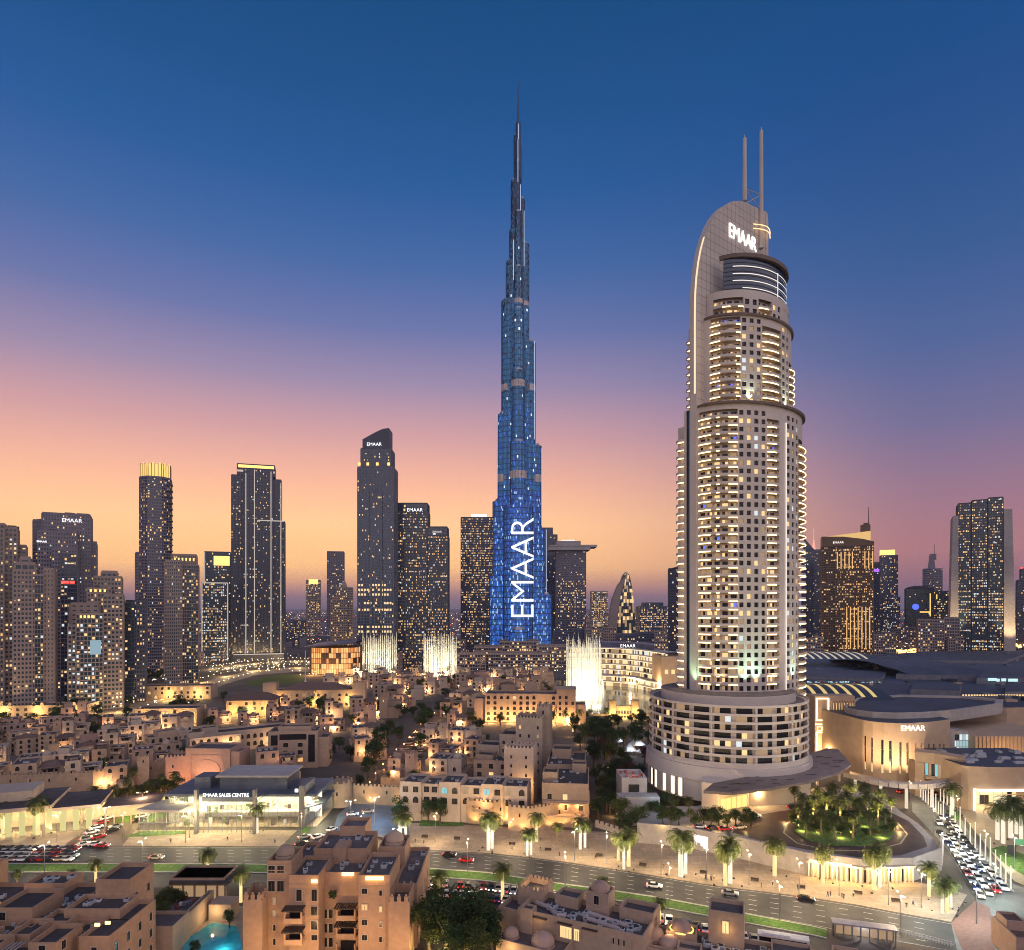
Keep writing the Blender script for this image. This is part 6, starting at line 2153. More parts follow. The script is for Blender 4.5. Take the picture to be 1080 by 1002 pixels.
def put_windows(root, blk, rows, rng, w=1.3, h=1.7, z0=None, fh=3.2, arch=0.3, faces='flr', lit=0.1, gap=3.2, proud=0.0):
    x0, x1, y0, y1 = blk[:4]
    for f in faces:
        Lg = (x1 - x0) if f in 'fb' else (y1 - y0)
        n = max(1, int((Lg - 1.2) / gap))
        for r_ in range(rows):
            kd = 'arch' if rng.random() < arch else 'rect'
            for k in range(n):
                if rng.random() < .12:
                    continue
                s = -Lg / 2 + Lg * (k + .5) / n
                z = z0 + r_ * fh
                li = 0
                if rng.random() < lit:
                    li = rng.choice((1, 2, 3, 3))
                me_ = win_mesh(kd, w, h, li)
                if f == 'f':
                    loc = ((x0 + x1) / 2 + s, y0, z)
                elif f == 'b':
                    loc = ((x0 + x1) / 2 - s, y1, z)
                elif f == 'r':
                    loc = (x1, (y0 + y1) / 2 + s, z)
                else:
                    loc = (x0, (y0 + y1) / 2 - s, z)
                place('window', me_, root, loc, FACES[f])


def roof_bits(root, blk, z, rng, n=3, m=None):
    x0, x1, y0, y1 = blk
    mesh_ = ROOFU[rng.randrange(len(ROOFU))]
    for _ in range(n):
        place('roof_unit', ROOFU[rng.randrange(len(ROOFU))], root, (rng.uniform(x0 + 1.2, x1 - 1.2), rng.uniform(y0 + 1.2, y1 - 1.2), z), rng.choice((0, math.pi / 2)))


ROOFU = []
for w, d, h, mt in ((.6, .4, .7, acm), (.95, .7, .8, acm), (.45, .45, .5, white)):
    mb = MB(); mb.box(-w, w, -d, d, .08, h, 0); mb.box(-w * .9, -w * .7, -d * .9, d * .9, 0, .08, 0); mb.box(w * .7, w * .9, -d * .9, d * .9, 0, .08, 0)
    mb.frustum(0, 0, h, h + .12, min(w, d) * .7, min(w, d) * .7, 10, 1)
    ROOFU.append(mb.mesh('roof_unit', [mt, dark]))


def house_proto(v, far=False):
    """one of the house patterns; returns an unlabelled root with parts, and words for its look"""
    rg = random.Random(500 + v)
    wallm = (plaster, plaster_pale, plaster_pink)[v % 3]
    root = bpy.data.objects.new('plaster_house', None)
    root.empty_display_size = .1
    link(root)
    W = MB()
    w, d = rg.uniform(15, 22), rg.uniform(12, 17)
    st = rg.choice((2, 3, 3, 3, 4))
    fh = 3.3
    h = st * fh + .9
    mats = [wallm, roofdeck, rooftile, timber]
    words = {2: 'two-storey', 3: 'three-storey', 4: 'four-storey'}[st]
    x0, x1, y0, y1 = -w / 2, w / 2, -d / 2, d / 2
    split = x0 + w * rg.uniform(.38, .62)
    lo = h - fh * rg.choice((.0, 1, 1))
    main = (x0, split, y0, y1)
    other = (split, x1, y0 + rg.uniform(.8, 2.5), y1 - rg.uniform(0, 2))
    blockb(W, *main, 0, h, rm=1)
    blockb(W, *other, 0, lo, rm=1)
    if v % 2:                                # rooftop room
        rr = (main[0] + 1.5, main[1] - 1.5, y0 + 5, y1 - .8)
        blockb(W, *rr, h - .9, h + 2.4, rm=1)
    feat = ''
    if v % 5 == 1:                           # crenellated corner tower
        tw = (x1 - 5, x1 + .6, y0 - .8, y0 + 5)
        blockb(W, *tw, 0, h + 3.4, rm=1); merlons(W, *tw, h + 3.4)
        feat = 'corner tower'
        put_windows(root, tw, 1, rg, .8, 1.3, h + .6, fh, 1.0, 'flr', .15, 2.6)
    if v % 5 == 3:
        W.box(main[0] + .8, main[1] - .8, y0 + .6, y0 + 4.2, h - .1 + 1.5, h + 1.75, 3)
        for xx in (main[0] + 1, main[1] - 1.2):
            W.box(xx, xx + .2, y0 + .8, y0 + 1.0, h - .9, h + 1.4, 3)
        feat = 'roof pergola'
    if v % 5 == 4:
        cx, cy = (other[0] + other[1]) / 2, (other[2] + other[3]) / 2
        W.dome(cx, cy, lo - .9, 2.6, 2.9, 14, 0)
        feat = 'roof dome'
    if v % 5 == 0:
        a, b, c, e = other
        m_ = (b + a) / 2
        zt = lo + .02
        W.face([(a - .3, c - .3, zt), (b + .3, c - .3, zt), (m_ + 1, (c + e) / 2, zt + 2.4), (m_ - 1, (c + e) / 2, zt + 2.4)], 2)
        W.face([(b + .3, c - .3, zt), (b + .3, e + .3, zt), (m_ + 1, (c + e) / 2, zt + 2.4)], 2)
        W.face([(b + .3, e + .3, zt), (a - .3, e + .3, zt), (m_ - 1, (c + e) / 2, zt + 2.4), (m_ + 1, (c + e) / 2, zt + 2.4)], 2)
        W.face([(a - .3, e + .3, zt), (a - .3, c - .3, zt), (m_ - 1, (c + e) / 2, zt + 2.4)], 2)
        feat = 'hipped roof'
    if v % 5 == 2:
        feat = 'plain parapets'
    if v % 3 != 1:                           # a low front wing with its own terrace
        a = x0 + rg.uniform(.5, w * .4)
        fw = (a, a + w * rg.uniform(.3, .42), y0 - rg.uniform(2.5, 4.5), y0 + .01)
        blockb(W, *fw, 0, fh * (1 if st < 4 else 2) + .9)
        put_windows(root, fw, 1, rg, 1.6, 2.0, .8, fh, .6, 'f', .2, 3.0)
    # a recessed loggia on the front
    if st > 2:
        L_ = MB()
        c = (other[0] + other[1]) / 2
        ww = (other[1] - other[0]) * .33
        z = lo - fh + .2
        if lo > 5:
            L_.box(c - ww, c + ww, other[2] - 1.3, other[2] - .02, z - .25, z, 0)
            L_.box(c - ww, c + ww, other[2] - 1.3, other[2] - 1.15, z, z + .95, 0)
            L_.box(c - ww, c - ww + .3, other[2] - 1.3, other[2] - .02, z + .95, z + 2.5, 0)
            L_.box(c + ww - .3, c + ww, other[2] - 1.3, other[2] - .02, z + .95, z + 2.5, 0)
            L_.box(c - ww - .2, c + ww + .2, other[2] - 1.5, other[2] - .02, z + 2.5, z + 2.7, 1)
            L_.build('balcony', [wallm, timber], root)
            place('window', win_mesh('rect', 2.4, 2.1, rg.choice((0, 0, 3))), root, (c, other[2], z + .15))
    W.build('wall', mats, root)
    gap = 3.5 if not far else 4.4
    put_windows(root, main, st, rg, 1.7, 2.1, .9, fh, .45, 'fr' if not far else 'f', .06, gap)
    if not far:
        put_windows(root, main, st, rg, 1.6, 2.0, .9, fh, .3, 'l', .05, gap * 1.2)
    put_windows(root, other, st - 1, rg, 1.7, 2.1, .9, fh, .45, 'fr' if not far else 'f', .06, gap)
    if not far:
        roof_bits(root, main, h - .9, rg, rg.randrange(2, 5))
        roof_bits(root, other, lo - .9, rg, rg.randrange(1, 3))
    else:
        roof_bits(root, main, h - .9, rg, 2)
    mb = MB(); mb.box(-.55, .55, -.08, .02, 0, 2.3)
    mb.build('door', [timber], root, (main[0] + 2, y0, 0))
    lm = MB(); lm.box(-.16, .16, -.3, 0, 0, .4)
    mesh_ = lm.mesh('wall_lamp', [bulb])
    place('wall_lamp', mesh_, root, (main[0] + 3.4, y0, 2.6))
    return root, words, feat


PROTO = [house_proto(v) for v in range(15)]
PROTOF = [house_proto(v, True) for v in range(15)]
used = {}
rhs = random.Random(4)
HOUSES = []


def zone_free(x, y):
    """photo-plane test that keeps streets, squares and special buildings clear"""
    # the lit market street running up through the quarter
    for (ax, ay), (bx, by), r in (((392, 818), (430, 770), 13), ((430, 770), (470, 738), 9), ((470, 738), (482, 728), 5)):
        t = max(0, min(1, ((x - ax) * (bx - ax) + (y - ay) * (by - ay)) / ((bx - ax) ** 2 + (by - ay) ** 2)))
        if math.hypot(x - ax - t * (bx - ax), (y - ay - t * (by - ay)) * 1.6) < r:
            return False
    for x0, x1, y0, y1 in ((276, 340, 776, 812), (190, 250, 796, 835), (498, 616, 740, 770), (532, 566, 770, 838), (200, 282, 764, 792), (330, 380, 810, 860),
                           (300, 384, 728, 748), (566, 700, 770, 900), (-30, 100, 735, 762), (140, 210, 752, 768), (230, 286, 735, 758), (160, 250, 832, 900), (250, 340, 826, 900),
                           (255, 330, 705, 727), (500, 560, 800, 836), (583, 625, 725, 900), (414, 566, 826, 870), (258, 284, 800, 815)):
        if x0 < x < x1 and y0 < y < y1:
            return False
    return True


rows = [(846, 5, 322, 410, 0), (832, 5, -30, 205, 0), (838, 0, 400, 520, 8), (818, 4, 230, 540, 4), (812, 3, -30, 190, 3), (796, 0, -30, 345, 0), (799, 2, 345, 580, 3), (783, 1, -30, 340, 0),
        (783, 3, 340, 585, 2), (771, 2, -30, 345, 0), (769, 2, 345, 588, 0), (761, 2, 60, 340, 0), (757, 2, 340, 590, 0), (752, 2, 100, 330, 0), (747, 2, 330, 590, 0), (739, 2, 296, 500, 0), (732, 1, 330, 590, 0), (726, 1, 345, 600, 0), (721, 1, 360, 600, 0), (717, 1, 375, 590, 0)]
for ri, (py, _j, xa, xb, zb0) in enumerate(rows):
    Yr = (H - zb0) * F / (py - HY)
    x = xa + rhs.uniform(0, 12)
    while x < xb:
        far = Yr > 470
        v = rhs.randrange(15)
        s = rhs.uniform(.74, .94) if not far else rhs.uniform(.82, 1.08)
        wpx = 21 * s * F / Yr
        y_ = py + rhs.uniform(-3, 3) * (1 if not far else .4)
        if zone_free(x, y_) and zone_free(x + wpx * .3, y_) and zone_free(x - wpx * .3, y_):
            pr_, words, feat = (PROTOF if far else PROTO)[v]
            o = copy_tree(pr_)
            cx, cy, _z = G(x, y_, zb0)
            ang = (0.42 if x < 300 else 0.30 if x < 400 else -0.22) + rhs.uniform(-.1, .1) + rhs.choice((0, 0, 0, -1.2))
            o.location = (cx, cy + 7 * s, zb0)
            o.rotation_euler = (0, 0, ang)
            o.scale = (s, s, s * rhs.uniform(.94, 1.08))
            HOUSES.append((ri, x, o, words, feat, ('sand', 'pale', 'rose')[v % 3], zb0))
            if zb0:
                mb = MB(); mb.box(-11, 11, -9, 9, -zb0 / s, 0.0)
                mb.build('plinth', [fort], o)
        x += wpx * rhs.uniform(.98, 1.25)
for p, _w, _f in PROTO + PROTOF:
    for ch in list(p.children_recursive):
        bpy.data.objects.remove(ch)
    bpy.data.objects.remove(p)
rowcount = {}
ROWN = ['low row behind the round fort tower', 'front row above the left fort wall', 'front terrace above the middle fort wall', 'row behind the sales pavilion', 'second row above the left fort wall',
        'third row of the left quarter', 'row left of the square tower', 'fourth row of the left quarter', 'second row left of the square tower', 'fifth row of the left quarter', 'third row left of the square tower',
        'sixth row of the left quarter', 'row level with the arcaded palace', 'rear row of the left quarter', 'row behind the arcaded palace', 'row before the lit hall', 'rear row of the middle quarter',
        'second row from the fountains', 'row nearest the fountains', 'last row before the fountains']
for ri, x, o, words, feat, colr, zb0 in sorted(HOUSES, key=lambda r_: (r_[0], r_[1])):
    rowcount[ri] = rowcount.get(ri, 0) + 1
    lab = f'{words} {colr} house, {feat}, {nth(rowcount[ri])} in {ROWN[ri]}'
    tag(o, lab, 'house', 'plaster houses of the old-style quarter')
# warm lamps in the lanes (each belongs to a house)
lamps_ = rhs.sample(HOUSES, min(90, len(HOUSES)))
for ri, x, o, *_r in lamps_:
    s = o.scale[0]
    light('POINT', (rhs.uniform(-9, 9), -10.5, 3.2), 1000 * (1.0 if o.location.y < 420 else 2.6), (1.0, 0.60, 0.28), o, .4)


# ------------------------------------------------------------------ single special buildings of the quarter
def special(name, label, cat, px, py, zb=0.0, rz=0.0):
    x, y, _z = G(px, py, zb)
    o = empty(name, (x, y, zb), rz)
    tag(o, label, cat)
    return o


MS = [plaster, roofdeck, rooftile, timber]
rz_ = random.Random(61)
# tall square tower with smaller crenellated tower before it
o = special('fort_tower', 'tall pale square tower block rising above the middle of the quarter', 'tower', 556, 826, 3, -.22)
W = MB()
blockb(W, -6, 6, 4, 16, -3, 28); blockb(W, -14, -6, 6, 18, -3, 20); blockb(W, -24, -14, 5, 16, -3, 15); blockb(W, 2, 8, 12, 20, -3, 32)
merlons(W, 2, 8, 12, 20, 32); merlons(W, -6, 6, 4, 16, 28)
W.build('wall', [plaster_pale, roofdeck], o)
put_windows(o, (-6, 6, 4, 16), 6, rz_, .9, 1.5, 4, 3.8, .6, 'fr', .05, 3.5)
put_windows(o, (2, 8, 12, 20), 1, rz_, .8, 1.6, 28.6, 3.8, 1, 'fr', 0, 2.6)
put_windows(o, (-14, -6, 6, 18), 4, rz_, 1.2, 1.6, 4, 3.8, .3, 'f', .05, 3)
o = special('fort_tower', 'shorter crenellated tower standing against the tall pale square tower', 'tower', 547, 834, 5, -.22)
W = MB(); blockb(W, -6.2, 6.2, 0, 9, -5, 17.5); merlons(W, -6.2, 6.2, 0, 9, 17.5); W.build('wall', [plaster_pale, roofdeck], o)
put_windows(o, (-6.2, 6.2, 0, 9), 4, rz_, .8, 1.3, 2, 3.7, .7, 'fr', .05, 3.8)
light('POINT', (3, -4, 3), 1500, (1, .6, .25), o, .3)
o = special('apartment_house', 'square three-storey house with deep windows left of the crenellated tower', 'house', 518, 831, 5, -.2)
W = MB(); blockb(W, -7.5, 7.5, 0, 12, -5, 11.5); blockb(W, -7.5, 0, 3, 12, 10.6, 13); W.build('wall', MS, o)
put_windows(o, (-7.5, 7.5, 0, 12), 3, rz_, 1.9, 2.0, 1, 3.5, .3, 'flr', .2, 4.4)
roof_bits(o, (-7, 7, 2, 11), 10.6, rz_, 5)
# arcaded palace by the lake
o = special('arcaded_palace', 'long warm-lit arcaded palace with rows of arched windows beside the tall right fountain', 'palace', 560, 762, 0, -.06)
W = MB()
blockb(W, -32, 18, 0, 20, 0, 20); blockb(W, 18, 31, -3, 16, 0, 23); blockb(W, -40, -32, 3, 20, 0, 16); blockb(W, 31, 38, -2, 14, 0, 13)
W.box(17.4, 31.6, -3.6, 16.6, 23, 23.6, 0)
W.build('wall', [plaster, roofdeck], o)
put_windows(o, (-32, 18, 0, 20), 5, rz_, 2.2, 2.3, 1.2, 3.7, .5, 'f', .12, 4.2)
put_windows(o, (18, 31, -3, 16), 5, rz_, 1.8, 2.2, 1.2, 3.9, .4, 'fr', .1, 3.8)
for x in (-28, -14, 0, 14, 26):
    light('POINT', (x, -6, 3), 7500, (1.0, .55, .2), o, .5)
# three-storey block with dark columns
o = special('apartment_house', 'four-storey block with two dark glazed stair bays above the sales pavilion', 'house', 309, 806, 2, .12)
W = MB()
blockb(W, -12, 12, 0, 16, -2, 16.5); blockb(W, 12, 17, 1.5, 14, -2, 13); blockb(W, -8, 8, 4, 14, 15.6, 18.2)
for x in (-10.6, 7.4):
    W.box(x, x + 3.2, -.12, .5, 1, 14.6, 3)
W.box(-6.5, 6.5, -.1, .5, 12.2, 15, 3)
W.build('wall', [plaster, roofdeck, rooftile, wglass], o)
put_windows(o, (-7, 7, 0, 16), 3, rz_, 2.4, 2.0, 1.2, 3.7, .3, 'f', .1, 4.4)
put_windows(o, (-12, 17, 1, 16), 3, rz_, 1.3, 1.7, 1.2, 3.7, .3, 'r', .1, 4)
roof_bits(o, (-11, 11, 2, 14), 15.6, rz_, 6)
# long arcade houses with arches up the slope
for dx, (lab, px, py, w, h) in enumerate((('long arcaded terrace with a row of arches behind the rose portal', 262, 789, 46, 10.5), ('short arcaded terrace at the left end of the long arches', 228, 794, 26, 9))):
    o = special('arcaded_terrace', lab, 'house', px, py, 1, .62)
    W = MB(); blockb(W, -w / 2, w / 2, 0, 13, -1, h); blockb(W, -w / 2, -w / 2 + 8, 4, 13, h - .9, h + 2.6); W.build('wall', [plaster_pale, roofdeck], o)
    put_windows(o, (-w / 2, w / 2, 0, 13), 2, rz_, 1.9, 2.4, 1.2, 4.2, 1.0, 'f', .25, 3.4)
    put_windows(o, (-w / 2, w / 2, 0, 13), 2, rz_, 1.3, 1.9, 1.2, 4.2, .3, 'l', .2, 4)
    light('POINT', (-w / 4, -4, 3), 2000, (1, .62, .28), o, .3); light('POINT', (w / 4, -4, 3), 2000, (1, .62, .28), o, .3)
# rose portal
o = special('portal_building', 'rose plaster building with one huge blind pointed arch behind the sales pavilion', 'building', 219, 828, 0, -.05)
W = MB(); w2 = 10.2
blockb(W, -w2, w2, 0, 14, 0, 16.5)
blockb(W, w2, w2 + 4, 1, 12, 0, 15)
n = 12
ar = [(-6, 1.5)] + [(-6 + 6 * (1 - math.cos(math.pi / 2 * i / n)) if False else -6 * math.cos(math.pi / 2 * i / n), 6.5 + 5 * math.sin(math.pi / 2 * i / n)) for i in range(n + 1)]
ar = ar + [(-x, z) for x, z in reversed(ar[:-1])]
for p, q in zip(ar, ar[1:]):
    W.face([(p[0], -.25, p[1]), (q[0], -.25, q[1]), (q[0] * .93, -.25, 1.5 + (q[1] - 1.5) * .95), (p[0] * .93, -.25, 1.5 + (p[1] - 1.5) * .95)], 0)
    W.face([(p[0], -.25, p[1]), (q[0], -.25, q[1]), (q[0], .02, q[1]), (p[0], .02, p[1])], 0)
for z in (1.2, 13.4):
    W.box(-7.6, 7.6, -.2, .1, z, z + .25, 0)
for x in (-7.6, 7.35):
    W.box(x, x + .25, -.2, .1, 1.45, 13.4, 0)
W.build('wall', [plaster_pink, roofdeck], o)
light('SPOT', (-4, -9, .5), 5000, (1, .52, .3), o, .4, aim=(0, 0, 7), cone=80)
light('SPOT', (4, -9, .5), 5000, (1, .52, .3), o, .4, aim=(0, 0, 7), cone=80)
# lit halls behind
for lab, px, py, w, h, roof, tow in (('long gold-lit hall with two square corner towers below the green lawn', 332, 746, 78, 14, True, True), ('pale lit pavilion with a wide dark hipped roof at the curve of the street', 264, 756, 34, 12, True, False),
                                     ('flat-roofed yellow-lit hall at the head of the left quarter', 175, 766, 40, 12, False, False), ('low row of lit shops below the left towers', 40, 757, 66, 9, False, False), ('low tan arcade at the foot of the dark left towers', 178, 738, 70, 12, False, False)):
    o = special('lit_hall', lab, 'hall', px, py, 0, .1)
    W = MB(); blockb(W, -w / 2, w / 2, 0, 18, 0, h)
    if roof:
        a = w * .34 if tow else w / 2 + 1
        W.face([(-a, -.8, h), (a, -.8, h), (a * .55, 9, h + 5), (-a * .55, 9, h + 5)], 2); W.face([(a, -.8, h), (a, 19, h), (a * .55, 9, h + 5)], 2)
        W.face([(a, 19, h), (-a, 19, h), (-a * .55, 9, h + 5), (a * .55, 9, h + 5)], 2); W.face([(-a, 19, h), (-a, -.8, h), (-a * .55, 9, h + 5)], 2)
    if tow:
        for x in (-w / 2 + 4, w / 2 - 4):
            blockb(W, x - 5, x + 5, -2, 9, 0, h + 6)
    W.build('wall', MS, o)
    put_windows(o, (-w / 2, w / 2, 0, 18), 3, rz_, 2, 2.2, 1.2, 3.7, .5, 'f', .3, 5.2)
    for x in (-w * .35, 0, w * .35):
        light('POINT', (x, -5, 5), 5500, (1.0, .66, .22), o, .5)

# fort walls with crenellations


def fort_wall(label, pts, zb, h, lights=0, seed=0):
    P = [Vector(G(px, py, zb)[:2]) for px, py in pts]
    o = empty('fort_wall', (*P[0], 0))
    tag(o, label, 'wall', 'fort walls round the old-style quarter')
    W = MB(); M = MB()
    O = P[0]
    for p, q in zip(P, P[1:]):
        p, q = p - O, q - O
        d = (q - p).normalized(); nr = Vector((d.y, -d.x))
        W.prism([p, q, q - nr * 1.2, p - nr * 1.2], 0, zb + h, 0)
        n = max(2, round((q - p).length / 1.7))
        for k in range(n):
            a, b = p.lerp(q, (k + .1) / n), p.lerp(q, (k + .62) / n)
            M.prism([a + nr * .02, b + nr * .02, b - nr * .4, a - nr * .4], zb + h, zb + h + .85, 0)
        nn = max(1, int((q - p).length / 7))
        for k in range(nn):
            c = p.lerp(q, (k + .5) / nn) + nr * .01
            S_ = MB(); S_.box(-.3, .3, -.05, .02, 0, 1.3)
            S_.build('arrow_slit', [wglass], o, (c.x, c.y, zb + h * .6), math.atan2(d.y, d.x))
    W.build('wall', [fort, fort], o); M.build('battlement', [fort], o)
    for k in range(lights):
        u = (k + .5) / lights * (len(P) - 1)
        i = min(int(u), len(P) - 2)
        p, q = P[i] - O, P[i + 1] - O
        d = (q - p).normalized(); nr = Vector((d.y, -d.x))
        c = p.lerp(q, u - i) + nr * 2.6
        light('SPOT', (c.x, c.y, .6), 1500, (1.0, .62, .24), o, .3, aim=(c.x - nr.x * 2.6, c.y - nr.y * 2.6, zb + h * .6), cone=110)
    return o


fort_wall('sand-coloured fort wall left of the rose portal, above the left pavilion', [(-20, 838), (62, 836), (98, 834), (150, 824), (202, 815)], 0, 8, 0)
fort_wall('yellow floodlit fort wall from the car park to the projecting bastion', [(372, 848), (420, 850), (440, 852), (470, 858), (492, 862), (492, 868)], 0, 7.5, 6)
fort_wall('stepped floodlit bastion wall between two fort wall runs', [(492, 868), (520, 871), (536, 869), (536, 876), (560, 878)], 0, 8.5, 6)
fort_wall('right end of the floodlit fort wall, below the lit loggia', [(560, 878), (580, 874), (600, 872), (618, 870), (622, 858)], 0, 8.5, 6)
o = special('round_fort_tower', 'stubby round fort tower with merlons at the corner of the car park', 'tower', 356, 852, 0, 0)
W = MB(); W.frustum(0, 4, 0, 9.6, 5.2, 4.7, 24)
for k in range(12):
    a = 2 * math.pi * k / 12
    W.frustum(4.5 * math.cos(a), 4 + 4.5 * math.sin(a), 9.6, 10.6, .55, .45, 4, 0)
W.build('wall', [fort], o)
mb = MB(); mb.box(-.3, .3, -1.0, -.8, 5, 6.4); mb.build('arrow_slit', [wglass], o)
o = special('fort_tower', 'square pink-lit crenellated tower left of the rose portal', 'tower', 190, 828, 0, .3)
W = MB(); blockb(W, -6, 6, 0, 10, 0, 13); merlons(W, -6, 6, 0, 10, 13); W.build('wall', [plaster_pink, roofdeck], o)
put_windows(o, (-6, 6, 0, 10), 2, rz_, .7, 1.3, 4, 4, 1, 'fl', 0, 4)
light('SPOT', (0, -8, 1), 4000, (1, .42, .2), o, .4, aim=(0, 0, 6), cone=90)
o = special('fort_tower', 'small lit crenellated tower between rose portal and the villa row', 'tower', 247, 818, 1, .1)
W = MB(); blockb(W, -4.4, 4.4, 0, 7, -1, 12); merlons(W, -4.4, 4.4, 0, 7, 12); W.build('wall', [plaster, roofdeck], o)
put_windows(o, (-4.4, 4.4, 0, 7), 2, rz_, .8, 1.3, 3, 4, 1, 'fl', .3, 4)
light('POINT', (3, -4, 3), 1800, (1, .6, .25), o, .3)
# long front terrace of joined villas above the fort wall
o = special('terrace_row', 'long two-storey villa terrace with many deep windows on top of the floodlit fort wall', 'house', 488, 851, 6, -.14)
W = MB()
segs = [(-24, -16, 8.6), (-16, -9, 7.9), (-9, -1, 9), (-1, 7, 7.9), (7, 15, 8.8), (15, 24, 8.2)]
for i, (a, b, h) in enumerate(segs):
    blockb(W, a, b, (i % 2) * .8, 13, -6, h, m=i % 3 and 0)
W.build('wall', [plaster_pale, roofdeck], o)
for i, (a, b, h) in enumerate(segs):
    y = (i % 2) * .8
    for r_ in range(2):
        for x in (a + 2, b - 2):
            place('window', win_mesh('arch' if (i + r_) % 3 == 0 else 'rect', 2.1, 2.2, rz_.choice((0, 0, 0, 4, 1, 3)) if r_ else 0), o, (x, y, .8 + 3.9 * r_))
    roof_bits(o, (a, b, 2, 12), h - .9, rz_, 3)
place('balcony', (lambda m_: (m_.lathe(0, 0, [(1.0, -1.6), (4.2, -.4), (4.2, 1.0), (3.9, 1.0), (3.9, -.2)], 20), m_.mesh('balcony', [fort]))[1])(MB()), o, (8, -1, 0))
light('POINT', (8, -3.5, 2), 900, (1, .62, .28), o, .2)
# roof terraces of the right-hand block
o = special('terrace_house', 'long flat roof-terrace house running back along the dark trees', 'house', 596, 858, 5, -.12)
W = MB()
blockb(W, -8.5, 8.5, 0, 26, -5, 11); blockb(W, -8.5, 7, 26, 52, -5, 11.8); blockb(W, -8.5, -3, 4, 12, 10.1, 14); blockb(W, 2, 7.5, 20, 27, 10.1, 13.6); blockb(W, -7, 1, 40, 50, 10.9, 15)
W.box(-8.2, 8.2, -1.6, 0, 4.6, 4.9, 0); W.build('wall', [plaster, roofdeck, rooftile], o)
put_windows(o, (-8.5, 8.5, 0, 26), 2, rz_, 1.6, 2.0, 1.2, 3.8, .3, 'f', .2, 4)
put_windows(o, (-8.5, 8.5, 0, 52), 3, rz_, 1.3, 1.7, 1.2, 3.6, .3, 'l', .15, 5)
roof_bits(o, (-8, 8, 2, 25), 10.1, rz_, 8); roof_bits(o, (-8, 6, 28, 50), 10.9, rz_, 8)
lg = MB()
for k in range(4):
    lg.box(-7.5 + 4.8 * k, -7.2 + 4.8 * k, -2.4, -2.1, 0, 4.6)
lg.box(-8, 8, -2.6, -.02, 4.2, 4.55); lg.box(-8, 8, -3.2, -.02, -.4, 0)
lg.build('loggia', [plaster], o)
for x in (-5, 0, 5):
    light('POINT', (x, -1.3, 3.4), 750, (1, .56, .2), o, .2)

# ------------------------------------------------------------------ the glazed sales pavilion
o = special('sales_pavilion', 'brightly lit glass sales pavilion with white roof letters facing the boulevard', 'pavilion', 248, 877, 0, 0.0)
Yp = o.location.y
kp = Yp / F
W, Gz, Fr = MB(), MB(), MB()
bl_ = lambda px: (px - 248) * kp
zr = ZP(841, Yp)
W.box(bl_(167) , bl_(330), 4.0, 27, zr - .9, zr, 0)                  # main roof slab
W.box(bl_(216), bl_(274), -2.2, 4.0, zr - .9, zr + .6, 0)            # porch roof
W.box(bl_(219), bl_(293), 10, 24, zr, ZP(819, Yp + 10), 0)
W.box(bl_(216), bl_(296), 8.5, 25, ZP(819, Yp + 10), ZP(819, Yp + 10) + .7, 2)
W.box(bl_(188), bl_(206), 12, 20, zr, zr + 4.2, 0)
for px in (210.5, 271.5):
    W.box(bl_(px - 1.3), bl_(px + 1.7), -3.4, -1.6, 0, zr + 3.6, 1)
W.box(bl_(312), bl_(318), 3.5, 16, 0, zr + 3.2, 1)
W.prism([(bl_(318), 2), (bl_(336), 10), (bl_(333), 26), (bl_(318), 26)], zr - 5, zr - 4.4, 0, bottom=True)
W.prism([(bl_(148), -3), (bl_(196), -4.5), (bl_(202), 3.8), (bl_(160), 10)], ZP(856, Yp - 3), ZP(856, Yp - 3) + .8, 2, bottom=True)
W.box(bl_(167), bl_(330), 26, 27, 0, zr - .9, 1)
W.box(bl_(168), bl_(330), 4.3, 26, 0.15, .3, 3)
W.build('roof', [mat('pavilion_roof', (0.12, 0.14, 0.17), .5, .2, .3, coarse=.25), mat('pavilion_fin', (0.2, 0.19, 0.17), .7, .1, .5), concrete, paving], o)
gm = bpy.data.materials.new('pavilion_glass'); gm.use_nodes = True
gb = gm.node_tree.nodes['Principled BSDF']; gb.inputs['Base Color'].default_value = (.9, .92, .85, 1); gb.inputs['Roughness'].default_value = .05; gb.inputs['Alpha'].default_value = .12
runs = [((bl_(172), 4.3), (bl_(208), 4.3)), ((bl_(212), -1.5), (bl_(271), -1.5)), ((bl_(274), 4.3), (bl_(312), 4.3)), ((bl_(319), 6), (bl_(324), 25)), ((bl_(172), 25), (bl_(172), 4.3)), ((bl_(152), -3), (bl_(196), -4))]
for i, ((xa, ya), (xb, yb)) in enumerate(runs):
    Gz = MB()
    ht = zr - .9 if i != 5 else ZP(856, Yp - 3)
    n = max(2, round(math.hypot(xb - xa, yb - ya) / 1.7))
    for k in range(n):
        p, q = Vector((xa, ya)).lerp(Vector((xb, yb)), k / n), Vector((xa, ya)).lerp(Vector((xb, yb)), (k + 1) / n)
        Gz.face([(*p, .15), (*q, .15), (*q, ht), (*p, ht)])
        Fr.box(p.x - .06, p.x + .06, p.y - .1, p.y - .01, .15, ht)
    for z in (4.2, 8.2):
        if z < ht:
            Fr.box(min(xa, xb) - .02, max(xa, xb) + .02, min(ya, yb) - .12, max(ya, yb) - .02, z, z + .1)
    Gz.build('glass_front', [gm], o)
Fr.build('mullion', [steel], o)
inn = MB()
inn.box(bl_(176), bl_(326), 16, 16.3, .3, zr - 1, 0); inn.box(bl_(176), bl_(326), 8, 16, 4.4, 4.8, 0)
for k in range(40):
    x = rz_.uniform(bl_(178), bl_(322)); y = rz_.uniform(6, 15); z = rz_.choice((.3, 4.8))
    inn.box(x - .5, x + .5, y - .4, y + .4, z, z + rz_.uniform(.7, 2.4), rz_.choice((0, 1, 2)))
inn.build('interior', [white, timber, mat('plant_pot_green', (.08, .14, .04), .9, .3, 1)], o)
cl = MB()
